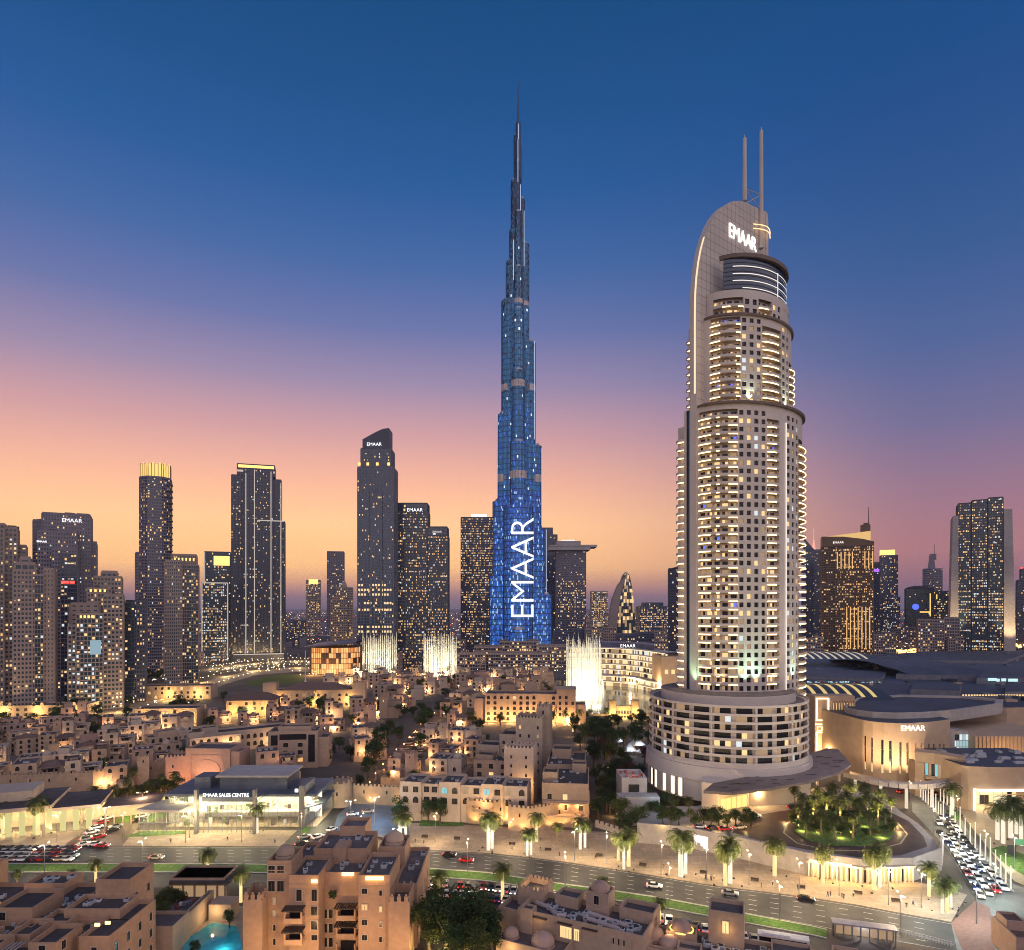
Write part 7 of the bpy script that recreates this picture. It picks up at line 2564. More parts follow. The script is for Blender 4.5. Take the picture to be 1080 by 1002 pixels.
for px in range(178, 322, 9):
    for y in (6.5, 11):
        cl.box(bl_(px), bl_(px + 4), y, y + .5, zr - 1.12, zr - 1.0)
for px in range(216, 270, 9):
    cl.box(bl_(px), bl_(px + 4), 1, 1.5, zr - 1.12, zr - 1.0)
cl.build('ceiling_light', [lamp_mat('pavilion_ceiling_light', (1.0, .86, .45), 7)], o)
for px in (184, 202, 222, 242, 262, 284, 304, 322):
    light('POINT', (bl_(px), 7.5 if not 212 < px < 270 else 2, zr - 2.2), 3000, (1.0, .84, .42), o, .5)
for px in (162, 186):
    light('POINT', (bl_(px), 0, 4), 1200, (1.0, .84, .42), o, .4)
light('POINT', (bl_(327), 12, 6), 4000, (1.0, .86, .5), o, .4)
tm = text_mesh('EMAAR SALES CENTRE', 1.75, signw, .12, 'sign_letters', .92)
place('sign_letters', tm, o, (bl_(241.5), -2.6, zr + 1.45), 0, R(90))
mb = MB(); mb.box(bl_(308), bl_(311.5), 3.0, 3.2, zr + 1.0, zr + 2.2); mb.build('small_sign', [signw], o)
# left pavilion
o = special('low_pavilion', 'long low pavilion with green-gold lit glass cut by the left edge of the picture', 'pavilion', 48, 880, 0, .36)
W, Gz = MB(), MB()
W.prism([(-45, -2), (2, -2), (2, 24), (-45, 24)], 9.4, 10.6, 0, mt=1, bottom=True)
W.prism([(2, -1), (17, -1), (17, 20), (2, 20)], 8.2, 9.2, 0, mt=1, bottom=True)
W.prism([(17, 1), (36, 1), (36, 14), (17, 14)], 6.6, 7.4, 0, mt=1, bottom=True)
W.box(-45, -6, 8, 22, 10.6, 14, 0)
W.box(-.6, .4, -1.9, -.9, 0, 9.4, 0)
W.box(-45, 36, 13.0, 13.6, 0, 6.6, 0)
for k in range(7):
    W.box(18 + 2.7 * k, 18.4 + 2.7 * k, 1.2, 1.6, 0, 6.6, 0)
W.build('roof', [plaster_pale, roofdeck], o)
n = 24
for k in range(30):
    xa, xb = -44 + 2 * k, -42.1 + 2 * k
    if xb < 17:
        Gz.face([(xa, .5 if xa < 2 else 1.2, .1), (xb, .5 if xa < 2 else 1.2, .1), (xb, .5 if xa < 2 else 1.2, 8.6 if xa < 2 else 7.6), (xa, .5 if xa < 2 else 1.2, 8.6 if xa < 2 else 7.6)], k % 2 == 0)
Gz.build('glazing', [gm, lamp_mat('green_gold_glow', (.9, .8, .3), .55)], o)
for x in (-36, -24, -12, -2, 9, 14, 26, 33):
    light('POINT', (x, 6 if x < 2 else 5, 5.2), 2600, (1.0, .82, .38), o, .4)

# ------------------------------------------------------------------ foreground buildings


def at(px, Y):
    return XP(px, Y)


def fg(name, label, cat, x, Y, rz=0.0):
    o = empty(name, (x, Y, 0), rz); tag(o, label, cat); return o


# big residential block
o = fg('residential_block', 'large foreground tan apartment block with two domes, loggias and corner towers', 'apartment block', -38, 150)
k = 150 / F
B = lambda px, Y=150: XP(px, Y) + 38
Zf = lambda py, Y=150: ZP(py, Y)
W = MB()
bl = {}
bl['A'] = (B(260), B(280), -2, 4, Zf(945)); bl['Bd'] = (B(279), B(305), 1.5, 10, Zf(907, 152)); bl['C'] = (B(305), B(336), 0, 12, Zf(923)); bl['D'] = (B(336), B(378), 5, 18, Zf(920, 155))
bl['E'] = (B(378), B(411), 0, 14, Zf(923)); bl['Fc'] = (B(411), B(433), -1.5, 6, Zf(948)); bl['G'] = (B(411), B(436), 6, 30, Zf(932, 156))
bl['H'] = (B(331, 163), B(387, 163), 13, 26, Zf(895, 163)); bl['I'] = (B(359, 176), B(386, 176), 25, 33, Zf(870, 176)); bl['J'] = (B(399, 168), B(427, 168), 18, 27, Zf(893, 168)); bl['K'] = (B(300, 160), B(340, 160), 12, 28, Zf(915, 160))
for key, (x0, x1, y0, y1, z1) in bl.items():
    blockb(W, x0, x1, y0, y1, 0, z1, ph=1.0, t=.3)
merlons(W, bl['A'][0], bl['A'][1], bl['A'][2], bl['A'][3], bl['A'][4], .9, 1.6)
merlons(W, bl['Fc'][0], bl['Fc'][1], bl['Fc'][2], bl['Fc'][3], bl['Fc'][4], .9, 1.6)
# string courses and loggia recess
for key in ('C', 'E', 'Bd'):
    x0, x1, y0, y1, z1 = bl[key]
    W.box(x0 + .01, x1 - .01, y0 - .12, y0, z1 - 2.3, z1 - 2.05)
for s in (bl['H'],):
    x0, x1, y0, y1, z1 = s
    W.box(x0 - .02, x1 + .02, y0 - .1, y0, z1 - 3.6, z1 - 3.4); W.box((x0 + x1) / 2 - 1.6, (x0 + x1) / 2 + 1.6, y0 - .6, y0 + 5, z1 - 4.2, z1 + .4)
w_ = W.build('wall', [mat('amber_plaster', (0.43, 0.265, 0.165), 0.9, 0.10, 0.9, coarse=0.12, bump=.2), roofdeck], o)
for key, dz, r_ in (('Bd', .0, 2.2), ('J', 0, 2.4)):
    x0, x1, y0, y1, z1 = bl[key]
    mb = MB(); mb.frustum((x0 + x1) / 2, (y0 + y1) / 2, z1 - 1, z1 + .2, r_ + .25, r_ + .2, 24, cap=False); mb.dome((x0 + x1) / 2, (y0 + y1) / 2, z1 + .2, r_, r_ * .95, 24); mb.smooth = True
    mb.build('dome', [plaster], o)
rf = random.Random(88)


def W1(key, px, py, w, h, kd='rect', lit=0, face='f'):
    x0, x1, y0, y1, z1 = bl[key]
    z = ZP(py, 150 + y0) - h
    place('window', win_mesh(kd, w, h, lit), o, (XP(px, 150 + y0) + 38, y0, z))


for py, h in ((913, 1.6), (929, 2.4), (947, 2.2)):
    for px in (286.5, 296):
        if py < 945:
            W1('Bd', px, py, 1.5, h)
for py in (947, 960, 975, 990):
    W1('Bd', 289.5, py, .55, 1.4, 'rect', 3 if py < 970 else 0)
for px, py in ((315.5, 938), (331.5, 938)):
    W1('C', px, py, 1.2, 2.6)
W1('C', 331.5, 956, 1.4, 2.0); W1('C', 331.5, 971, 1.4, 2.0); W1('C', 331.5, 986, 1.3, 1.2)
for py in (959, 974, 989):
    for px in (343, 349):
        W1('D', px, py, .9, 2.1)
for py in (937, 954, 970, 986):
    W1('E', 384.5, py, 1.2, 1.2, 'rect', 2 if py == 954 else 0)
    W1('E', 401.5, py + 2, .6, 1.2, 'rect', 2 if py == 954 else 0)
for px in (309, 313.5):
    pass
for key, px, py, n in (('C', 331.5, 928.5, 1), ('E', 395, 925.5, 3), ('D', 367, 921, 2), ('Bd', 309, 912, 0)):
    x0, x1, y0, y1, z1 = bl[key]
    for i in range(n):
        mb = MB(); mb.box(-.7, .7, -.12, .0, -.35, .45)
        x, z = XP(px + (i - (n - 1) / 2) * 6.5, 150 + y0) + 38, ZP(py + 1, 150 + y0)
        mb.build('wall_lamp', [lamp_mat('parapet_lamp_glow', (1.0, .62, .22), 2.6) if 'parapet_lamp_glow' not in bpy.data.materials else bpy.data.materials['parapet_lamp_glow']], o, (x, y0, z))
        light('POINT', (x, y0 - .8, z), 55, (1, .58, .2), o, .1)
for py in (945, 962, 978, 993):                     # side windows on the receding right face
    for y in (9, 14, 19, 25):
        place('window', win_mesh('rect', 1.0, 1.9, rf.choice((0, 0, 2))), o, (bl['G'][1], y, ZP(py, 160) - 1.4), math.pi / 2)
# loggias: slab, parapet, posts, dark pergola
for px0, px1, zs, key in ((303, 322, (956, 978, 1002), 'C'), (351, 372, (953, 972, 990, 1008), 'D')):
    x0, x1 = XP(px0, 150) + 38, XP(px1, 150) + 38
    y0 = bl[key][2]
    for i, py in enumerate(zs):
        z = ZP(py + 12, 150 + y0)
        mb = MB()
        mb.box(x0, x1, y0 - 2.4, y0 - .02, z - .3, z, 0); mb.box(x0, x1, y0 - 2.4, y0 - 2.2, z, z + .9, 0)
        for xx in (x0, x1 - .35):
            mb.box(xx, xx + .35, y0 - 2.2, y0 - .02, z, z + .9, 0)
            mb.box(xx, xx + .35, y0 - 2.4, y0 - 2.05, z + .9, z + 2.6, 0)
        mb.box(x0 + .5, x1 - .5, y0 - .06, y0 - .01, z, z + 2.3, 2)
        if i < 2:
            for s in range(9):
                mb.box(x0 - .4 + s * (x1 - x0 + .6) / 9, x0 - .1 + s * (x1 - x0 + .6) / 9 + .12, y0 - 3.0, y0, z + 2.72, z + 2.85, 1)
            mb.box(x0 - .4, x1 + .4, y0 - 3.0, y0 - 2.8, z + 2.6, z + 2.72, 1)
        mb.build('loggia', [bpy.data.materials['amber_plaster'], timber, wglass], o)
roof_bits(o, (bl['C'][0], bl['C'][1], 2, 10), bl['C'][4] - 1, rf, 4); roof_bits(o, (bl['E'][0], bl['E'][1], 2, 12), bl['E'][4] - 1, rf, 5); roof_bits(o, (bl['H'][0], bl['H'][1], 15, 24), bl['H'][4] - 1, rf, 6)
roof_bits(o, (bl['K'][0], bl['K'][1], 15, 26), bl['K'][4] - 1, rf, 5); roof_bits(o, (bl['D'][0], bl['D'][1], 8, 16), bl['D'][4] - 1, rf, 4); roof_bits(o, (bl['G'][0], bl['G'][1], 10, 28), bl['G'][4] - 1, rf, 4)
mb = MB()
for s in range(5):
    pass
# planters on the upper loggia
mb = MB()
for _ in range(240):
    x, y, z = rf.uniform(XP(343, 150) + 38, XP(350, 150) + 38), rf.uniform(2.6, 4.2), ZP(946, 154) + rf.uniform(0, 1.4)
    a = rf.uniform(0, 6.3); r_ = rf.uniform(.12, .3)
    mb.face([(x - r_ * math.cos(a), y - r_ * math.sin(a), z), (x + r_ * math.cos(a), y + r_ * math.sin(a), z + .1), (x, y, z + .35)])
mb.build('planter_foliage', [leafm], o)['kind'] = 'stuff'

for x_ in (-16, -4, 6, 16):
    light('POINT', (x_, -9, 5), 1500, (1, .62, .28), o, .3)
# left rooftops
o = fg('courtyard_building', 'foreground building with dark flat roofs and sand parapets in the lower left corner', 'building', -90, 140)
B = lambda px, Y: XP(px, Y) + 90
W = MB(); Zf = ZP
blk = [(B(-60, 150), B(118, 150), -22, 21, 13.4), (B(115, 154), B(150, 154), 9, 19, 19.0), (B(90, 134), B(122, 134), -8, 9, 14.6), (B(7, 145), B(48, 145), 1, 11, 16.2), (B(-30, 165), B(12, 165), 14, 24, 18.2),
       (B(38, 160), B(80, 160), 16, 23, 15.2), (B(26, 137), B(50, 137), -8, -1, 15.0), (B(45, 132), B(74, 132), -12, -4, 15.4), (B(48, 140), B(78, 140), -2, 4, 14.8), (B(-20, 130), B(12, 130), -20, -9, 15.6), (B(122, 128), B(152, 128), -22, -8, 10.2), (B(115, 160), B(150, 146), -6, 1.5, 13.6), (B(122, 160), B(150, 150), 1.5, 9, 15.8)]
for x0, x1, y0, y1, z1 in blk:
    blockb(W, min(x0, x1), max(x0, x1), y0, y1, 0, z1, 1.0, .3)
W.build('wall', [bpy.data.materials['amber_plaster'], roofdeck], o)
rk = random.Random(12)
for i in range(7):
    x, y = B(-20, 150) + i * 4.6 + rk.uniform(-1, 1), rk.choice((-3, 13, 5)) + rk.uniform(-2, 2)
    blockb(W2 := MB(), x - rk.uniform(1.2, 2), x + rk.uniform(1.2, 2), y - 1.6, y + 1.6, 12.4, 12.4 + rk.uniform(1.4, 2.8), .5, .25)
    W2.build('roof_room', [bpy.data.materials['amber_plaster'], roofdeck], o)
for x0, x1, y0, y1, z1 in (blk[11], blk[12], blk[5], blk[9], blk[10]):
    roof_bits(o, (min(x0, x1), max(x0, x1), y0, y1), z1 - 1, rf, 5)
for x0, x1, y0, y1, z1 in blk[:1]:
    roof_bits(o, (B(-30, 150), B(112, 150), -18, 18), 12.4, rf, 60)
for px, py, Y in ((103, 975, 132), (114, 973, 132), (132, 952, 149), (141, 948, 153)):
    mb = MB(); mb.box(-.5, .5, -.2, .0, -.3, .3)
    x, z = B(px, Y), ZP(py, Y)
    mb.build('wall_lamp', [bpy.data.materials['parapet_lamp_glow']], o, (x, Y - 140 - .02, z))
    light('POINT', (x, Y - 141, z), 60, (1, .6, .2), o, .1)
put_windows(o, (blk[1][0], blk[1][1], 9, 19), 4, rf, 1.1, 1.8, 2.5, 3.6, .2, 'fr', .15, 3.4)
put_windows(o, (blk[11][0], blk[11][1], -6, 1.5), 3, rf, 1.1, 1.8, 1.5, 3.6, .2, 'fr', .1, 3.8)
put_windows(o, (blk[2][0], blk[2][1], -8, 9), 3, rf, 1.1, 1.8, 3.5, 3.6, .2, 'fr', .1, 3.8)
put_windows(o, (blk[7][0], blk[7][1], -12, -4), 1, rf, 1.3, 1.7, 13.2, 3.6, .0, 'fr', 0, 2.4)
put_windows(o, (blk[3][0], blk[3][1], 1, 11), 1, rf, 1.5, 1.7, 13.6, 3.6, .0, 'f', .5, 2.6)
pg = MB()
for s in range(12):
    pg.box(B(0, 135) + s * .8, B(0, 135) + s * .8 + .25, -16, -10, 14.4, 14.6)
for s in range(10):
    pg.box(B(70, 145) + s * .8, B(70, 145) + s * .8 + .25, 4.5, 10, 14.4, 14.6)
pg.build('pergola', [concrete], o)
light('POINT', (B(20, 150), 9, 14.5), 250, (1, .6, .25), o, .2); light('POINT', (B(85, 165), 24.2, 8), 900, (1, .72, .3), o, .2)

for x_, y_ in ((28, -26), (12, -26), (44, -14), (44, 2)):
    light('POINT', (x_, y_, 6), 1100, (1, .62, .28), o, .3)
# pool restaurant
o = fg('pool_restaurant', 'flat-roofed pool restaurant with a furnished terrace and a long sand wall', 'building', -84, 172)
B = lambda px, Y: XP(px, Y) + 84
W = MB()
W.box(B(178, 176), B(241, 176), 4, 15, 6.6, 7.3, 1); blockb(W, B(180, 178), B(238, 178), 5, 14, 5.9, 7.9, .6, .3, 0, 1)
for px in (180, 192, 204, 216, 228, 237):
    W.box(B(px, 177), B(px, 177) + .4, 5, 5.4, 0, 5.9)
blockb(W, B(150, 160), B(200, 160), -20, -12, 0, 7, .8, .3); blockb(W, B(192, 160), B(198, 160), -12, 2, 0, 6, .8, .3)
W.box(B(218, 168), B(242, 168), -3, 2, 0, 4.4, 0)
W.box(B(150, 165), B(192, 165), -12, 4, 0, 3.4, 1)
W.build('wall', [plaster, roofdeck], o)
gz = MB(); gz.box(B(181, 178), B(237, 178), 5.5, 5.6, .1, 5.8); gz.build('glazing', [dimw], o)
fu = MB()
for _ in range(46):
    x, y = rf.uniform(B(153, 165), B(188, 165)), rf.uniform(-11, 3)
    fu.box(x - .5, x + .5, y - .45, y + .45, 3.41, 3.41 + rf.uniform(.4, .9), rf.choice((0, 1, 2)))
fu.build('terrace_furniture', [mat('grey_cushion', (.2, .2, .22), .9, .2, 1), white, mat('maroon_cushion', (.25, .08, .06), .9, .2, 1)], o)
light('POINT', (B(210, 176), 9, 4.5), 700, (1, .75, .4), o, .3); light('POINT', (B(226, 168), -5, 3), 380, (1, .72, .35), o, .2)
light('POINT', (B(226, 150), -17, 1.6), 420, (.5, .95, 1), o, .3)

# centre and right foreground rooftops along the boulevard
o = fg('souk_building', 'foreground sand building with a cluttered dark roof and domes in the lower middle', 'building', *Vector(G(546, 958, 9.5)[:2]), R(-27))
W = MB()
blockb(W, 0, 30, 0, 11.5, 0, 9.6, 1.3, .35); blockb(W, -6, 0.6, 1.5, 9, 0, 8.2, 1.2, .35); blockb(W, 14, 19.5, 8, 13, 0, 13.4, .6, .3); blockb(W, -3.5, 3, 7, 14, 0, 11.2, 1.2, .3); merlons(W, -3.5, 3, 7, 14, 11.2, .6, .8)
blockb(W, 6, 12, 8, 13, 0, 11, .8, .3); blockb(W, 22, 30, 8.5, 14, 0, 11, 1.0, .3); blockb(W, 1, 4, -.6, 2, 0, 10.2, .4, .3)
blockb(W, -2, 14, -7, 0, 0, 5.2, .8, .3); blockb(W, 30, 38, 3, 12, 0, 6, .8, .3)
for x in (3, 9.2, 15.5, 27):
    W.box(x, x + .5, -.25, 0, 5.4, 8.4, 0)
for x in (4.0, 10.2, 16.2):
    W.box(x, x + 3.5, -.5, -.02, 8.4, 8.7, 2)
W.build('wall', [plaster, roofdeck, timber], o)
for x, y, z, r_ in ((16.7, 10.5, 12.9, 2.3), (0, -3.5, 4.6, 1.9), (8, -3.5, 4.6, 2.7), (34, 7, 5.4, 2.3)):
    mb = MB(); mb.frustum(x, y, z - .6, z + .3, r_ + .15, r_ + .1, 22, cap=False); mb.dome(x, y, z + .3, r_, r_ * .92, 22); mb.smooth = True; mb.build('dome', [plaster_pink], o)
place('window', win_mesh('rect', 2.8, 2.6, 1), o, (12.2, 0, 5.3)); place('window', win_mesh('rect', 1.7, 2.6, 1), o, (15.0, 0, 5.3))
for x in (23.4, 24.6, 25.8):
    place('window', win_mesh('rect', .35, 1.3, 0), o, (x, 0, 6.6))
place('window', win_mesh('rect', 1.2, 2, 0), o, (16.6, 8, 10.6))
for _ in range(4):
    roof_bits(o, (3, 29, 1.5, 8), 8.3, rf, 9)
mb = MB()
for i, ((xa, ya), (xb, yb)) in enumerate((((2, 6), (6, 5)), ((6, 5), (9, 2)), ((9, 2), (11, 3)), ((15, 4), (24, 2.2)), ((15, 6.6), (25, 4.6)))):
    mb.tube((xa, ya, 8.9), (xb, yb, 8.9), .55, 8)
mb.build('roof_duct', [mat('pink_duct_wrap', (.45, .35, .32), .8, .1, 1)], o)
light('POINT', (0, 10.4, 11), 260, (1, .66, .28), o, .2); light('POINT', (2, -8.5, 4), 160, (1, .6, .25), o, .1); light('POINT', (5.5, -1.6, 8), 40, (1, .6, .25), o, .1)
o = fg('souk_building', 'foreground sand building with a square lit tower and a ringed dome at the bottom right', 'building', *Vector(G(690, 1003, 5)[:2]), R(-20))
W = MB()
blockb(W, -2, 46, 0, 10, 0, 6.2, .9, .3); blockb(W, 11, 18.5, 6, 13, 0, 13.2, .9, .35); blockb(W, 24, 32, 3, 9, 0, 7.6, .8, .3); blockb(W, 36, 41, 2, 9, 0, 8.4, .8, .3)
blockb(W, 2, 8.5, 4, 9, 0, 8, .6, .3); blockb(W, 5, 10, -1.5, 2, 0, 7.4, .6, .3)
W.build('wall', [plaster, roofdeck], o)
place('window', win_mesh('rect', 1.3, 2.6, 1), o, (14.6, 6, 8.6))
for x, y, z, r_ in ((5.2, 6.4, 7.6, 2.2), (-.5, 5, 5.4, 2.4)):
    mb = MB(); mb.frustum(x, y, z - .6, z + .3, r_ + .2, r_ + .15, 22, cap=False); mb.dome(x, y, z + .3, r_, r_ * .9, 22); mb.smooth = True; mb.build('dome', [plaster_pink], o)
    if x > 0:
        mb = MB(); mb.lathe(x, y, [(r_ + .4, z), (r_ + .5, z + .25), (r_ + .2, z + .4)], 22); mb.build('dome_light_ring', [ledgold], o)
for _ in range(3):
    roof_bits(o, (0, 45, 1.5, 9), 5.3, rf, 18)
light('POINT', (14.8, 4.6, 9.4), 120, (1, .62, .22), o, .1); light('POINT', (3, 3, 8.6), 120, (1, .6, .22), o, .1); light('POINT', (24, -2, 6), 100, (1, .6, .22), o, .1)
o = fg('brick_lodge', 'small dark brick-red roofed lodge in the bottom right corner', 'building', *Vector(G(1088, 1000, 3)[:2]), -.2)
W = MB(); blockb(W, -4.5, 6, -3, 8, 0, 6.4, .6, .3); blockb(W, -4, 0, 2, 7, 0, 8, .5, .3); W.build('wall', [plaster_pink, rooftile], o)
# retaining wall and shops under the hotel drive
P = gl([(690, 884), (740, 893), (790, 908), (830, 920), (875, 930), (900, 932), (950, 938), (985, 938), (998, 920), (995, 900)], 0)
o = empty('retaining_wall', (*P[0], 0)); tag(o, 'long pale retaining wall under the hotel drive with a gold-lit colonnade', 'wall')
O = Vector(P[0]); W = MB()
pts = [Vector(p) - O for p in gl([(672, 889), (720, 893), (790, 908), (850, 923), (910, 931), (962, 929), (992, 918), (994, 900)], 0)]
for p, q in zip(pts, pts[1:]):
    d = (q - p).normalized(); nr = Vector((d.y, -d.x))
    W.prism([p + nr * .3, q + nr * .3, q - nr * .3, p - nr * .3], 0, ZD + .9, 0)
W.build('wall', [concrete], o)
cn = MB(); gwn = MB(); rail = MB()
for seg, (a, b) in enumerate(((3, 4), (4, 5))):
    p, q = pts[a], pts[b]
    d = (q - p).normalized(); nr = Vector((d.y, -d.x))
    n = 12
    for k in range(n):
        c = p.lerp(q, (k + .5) / n) + nr * 1.2
        cn.frustum(c.x, c.y, 0, 4.4, .3, .3, 8)
        e, f = p.lerp(q, (k + .15) / n) + nr * .34, p.lerp(q, (k + .85) / n) + nr * .34
        gwn.face([(*e, .2), (*f, .2), (*f, 3.8), (*e, 3.8)], 0 if k % 3 else 1)
    cn.prism([p + nr * 1.7, q + nr * 1.7, q + nr * .32, p + nr * .32], 4.4, 5.0, 0, bottom=True)
    for k in range(3):
        c = p.lerp(q, (k + .5) / 3) + nr * 2.6
        light('POINT', (c.x, c.y, 3.6), 900, (1, .64, .22), o, .2)
cn.build('colonnade', [concrete], o); gwn.build('shop_window', [lamp_mat('gold_shop_glow', (1.0, .6, .2), .8), wglass], o)
p, q = pts[3], pts[4]
d = (q - p).normalized(); nr = Vector((d.y, -d.x))
mb = MB(); e, f = p.lerp(q, .05) + nr * 1.8, p.lerp(q, .8) + nr * 1.8
mb.prism([e, f, f - nr * .3, e - nr * .3], 5.05, 5.35); mb.build('light_strip', [ledwarm], o)
mb = MB(); e, f = pts[1].lerp(pts[2], .18), pts[1].lerp(pts[2], .40); d = (f - e).normalized(); nr = Vector((d.y, -d.x)) * .36
mb.face([(*(e + nr), 1), (*(f + nr), 1), (*(f + nr), 5), (*(e + nr), 5)]); mb.build('lit_panel', [lamp_mat('rose_white_panel', (1.0, .8, .78), 1.2)], o)
# low crenellated garden wall
o = empty('garden_wall', (*G(690, 886)[:2], 0)); tag(o, 'low pale garden wall with square notches below the hotel trees', 'wall')
O = Vector(G(690, 886)[:2]); pts = [Vector(p) - O for p in gl([(628, 872), (660, 882), (700, 888), (742, 898)], 0)]
W = MB()
for p, q in zip(pts, pts[1:]):
    d = (q - p).normalized(); nr = Vector((d.y, -d.x)) * .3
    W.prism([p + nr, q + nr, q - nr, p - nr], 0, 1.6)
    n = int((q - p).length / 2.2)
    for k in range(n):
        a, b = p.lerp(q, (k + .1) / n), p.lerp(q, (k + .6) / n)
        W.prism([a + nr, b + nr, b - nr, a - nr], 1.6, 2.6)
W.build('wall', [concrete], o)
# bus shelter
x, y, _z = G(911, 991)
o = empty('bus_shelter', (x, y, 0), R(-17)); tag(o, 'long glass bus shelter with a pale flat roof on the grass median', 'bus shelter')
W = MB(); W.box(-7, 7, -1.4, 1.6, 3.4, 3.75); W.build('roof', [mat('shelter_roof', (.32, .30, .33), .5, .15, .5)], o)
W = MB()
for k in range(8):
    W.box(-6.6 + k * 1.86, -6.3 + k * 1.86, -1.2, -.9, .1, 3.4)
    W.box(-6.6 + k * 1.86, -6.3 + k * 1.86, 1.1, 1.4, .1, 3.4)
W.build('post', [steel], o)
W = MB(); W.box(-6.4, 6.4, 1.0, 1.06, .3, 3.2); W.build('glass_wall', [dimw], o)
W = MB(); W.box(-6.9, -6.75, -1.2, 1.2, .3, 3.2); W.build('advert_panel', [dark], o)
light('POINT', (0, 0, 3.1), 420, (.9, .95, 1), o, .2)
# white railing beside the shelter
o = empty('railing', (*G(972, 991)[:2], 0)); tag(o, 'white crossed railing running right from the bus shelter', 'railing')
O = Vector(G(972, 991)[:2]); p, q = Vector(G(940, 982)[:2]) - O, Vector(G(1006, 999)[:2]) - O
W = MB(); n = 22
for k in range(n + 1):
    c = p.lerp(q, k / n); W.box(c.x - .06, c.x + .06, c.y - .06, c.y + .06, 0, 1.15)
    if k < n:
        e = p.lerp(q, (k + 1) / n)
        W.tube((*c, .1), (*e, 1.05), .035, 4); W.tube((*c, 1.05), (*e, .1), .035, 4); W.tube((*c, 1.12), (*e, 1.12), .05, 4)
W.build('rail', [white], o)
# ------------------------------------------------------------------ palms and trees
wrapm = lamp_mat('wrapped_white_lights', (1.0, 0.88, 0.66), 0.72)
wrapy = lamp_mat('wrapped_gold_lights', (1.0, 0.72, 0.30), 0.8)


def palm_meshes(seed, nfr=30):
    rp = random.Random(seed)
    T = MB()
    hgt = 7.0
    r0 = .34
    for k in range(14):
        z0, z1 = hgt * k / 14, hgt * (k + 1) / 14
        ra, rb = r0 - .010 * k, r0 - .010 * k - .03
        T.frustum(.02 * math.sin(k), .02 * math.cos(k * 1.7), z0, z1, rb, ra + .02, 8, 0)
    T.frustum(0, 0, hgt - .2, hgt + .5, .42, .2, 8, 0)
    C = MB()
    for i in range(nfr):
        a = 2.399 * i
        el_ = R(80 - 118 * ((i + .5) / nfr)) + rp.uniform(-.12, .12)
        Lf = rp.uniform(3.1, 4.1)
        d0 = Vector((math.cos(a), math.sin(a), 0))
        side = Vector((-d0.y, d0.x, 0))
        p = Vector((0, 0, hgt + .25))
        e = el_
        st = 9
        for s in range(st):
            dv = d0 * math.cos(e) + Vector((0, 0, 1)) * math.sin(e)
            q = p + dv * (Lf / st)
            up = dv.cross(side)
            w = (.74 * math.sin(math.pi * min(1, (s + .8) / st * .92 + .08)) + .1)
            for sg in (1, -1):
                for m in (0.15, .65):
                    b = p.lerp(q, m)
                    tip = b + side * (sg * w) + dv * .32 + Vector((0, 0, -.18 * w - .05))
                    C.face([tuple(b - dv * .05), tuple(b + dv * .12), tuple(tip)])
            C.face([tuple(p + side * .035), tuple(q + side * .03), tuple(q - side * .03), tuple(p - side * .035)])
            p = q
            e -= .18 + .035 * s
    K = MB()
    K.frustum(0, 0, .1, hgt - .3, .40, .33, 10, 0, cap=False)
    return T.mesh('trunk', [barkm]), C.mesh('crown', [palmm]), K


PM = [palm_meshes(s) for s in (1, 2, 3)]
WRAP = (PM[0][2].mesh('light_wrap', [wrapm]), PM[0][2].mesh('light_wrap', [wrapy]))
UPM = MB(); UPM.frustum(0, 0, 0, .35, .16, .2, 8); UPM = UPM.mesh('uplight', [dark])
rv = random.Random(17)


def palm(px, py, hpx, label, group, wrap=None, up=6000, z=0.0, cat='palm tree'):
    x, y, _z = G(px, py, z)
    s = hpx * y / F / 9.0
    o = empty('palm_tree', (x, y, z), rv.uniform(0, 6.28))
    o.scale = (s * rv.uniform(.95, 1.15),) * 2 + (s,)
    tag(o, label, cat, group)
    t_, c_, _k = PM[rv.randrange(3)]
    place('trunk', t_, o); place('crown', c_, o)
    if wrap is not None:
        place('light_wrap', WRAP[wrap], o)
    if up:
        a = rv.uniform(-.6, .6)
        for sg in ((-1.5, -1.6), (1.8, -1.3)):
            place('uplight', UPM, o, (sg[0], sg[1], 0))
            light('SPOT', (sg[0], sg[1], .5), up * s * s, (1.0, .74, .28) if wrap != 0 else (1.0, .85, .55), o, .12, aim=(0, 0, 7.0), cone=58)
    return o


prom = [(422, 888, 34, 0), (428, 887, 30, 0), (515, 897, 42, 0), (519, 895, 38, 0), (556, 903, 30, 0), (560, 902, 28, 0), (566, 888, 32, 1), (588, 889, 22, None), (612, 896, 36, 0), (617, 894, 30, 0), (658, 917, 38, 0), (663, 914, 42, 1), (652, 908, 30, 1),
        (718, 925, 52, 0), (723, 922, 44, 0), (765, 934, 46, 1), (770, 932, 52, 0), (817, 924, 42, 1), (868, 932, 42, 1), (922, 939, 46, 1), (928, 936, 50, 0), (980, 946, 38, 1), (994, 964, 34, 0), (999, 962, 38, 1), (1003, 958, 30, 0)]
for i, (px, py, h, w) in enumerate(prom):
    palm(px, py, h, f'floodlit palm, {nth(i + 1)} from the left along the promenade', 'floodlit palms along the promenade', w)
med = [(18, 938, 22, None), (76, 938, 22, None), (101, 934, 30, 1), (219, 928, 34, 1), (254, 952, 38, 1), (463, 955, 38, 1), (530, 949, 40, 1), (636, 960, 36, 1), (696, 974, 28, 1)]
for i, (px, py, h, w) in enumerate(med):
    palm(px, py, h, f'palm beside the grass median, {nth(i + 1)} from the left', 'palms of the median', w, 3000 if w else 1200)
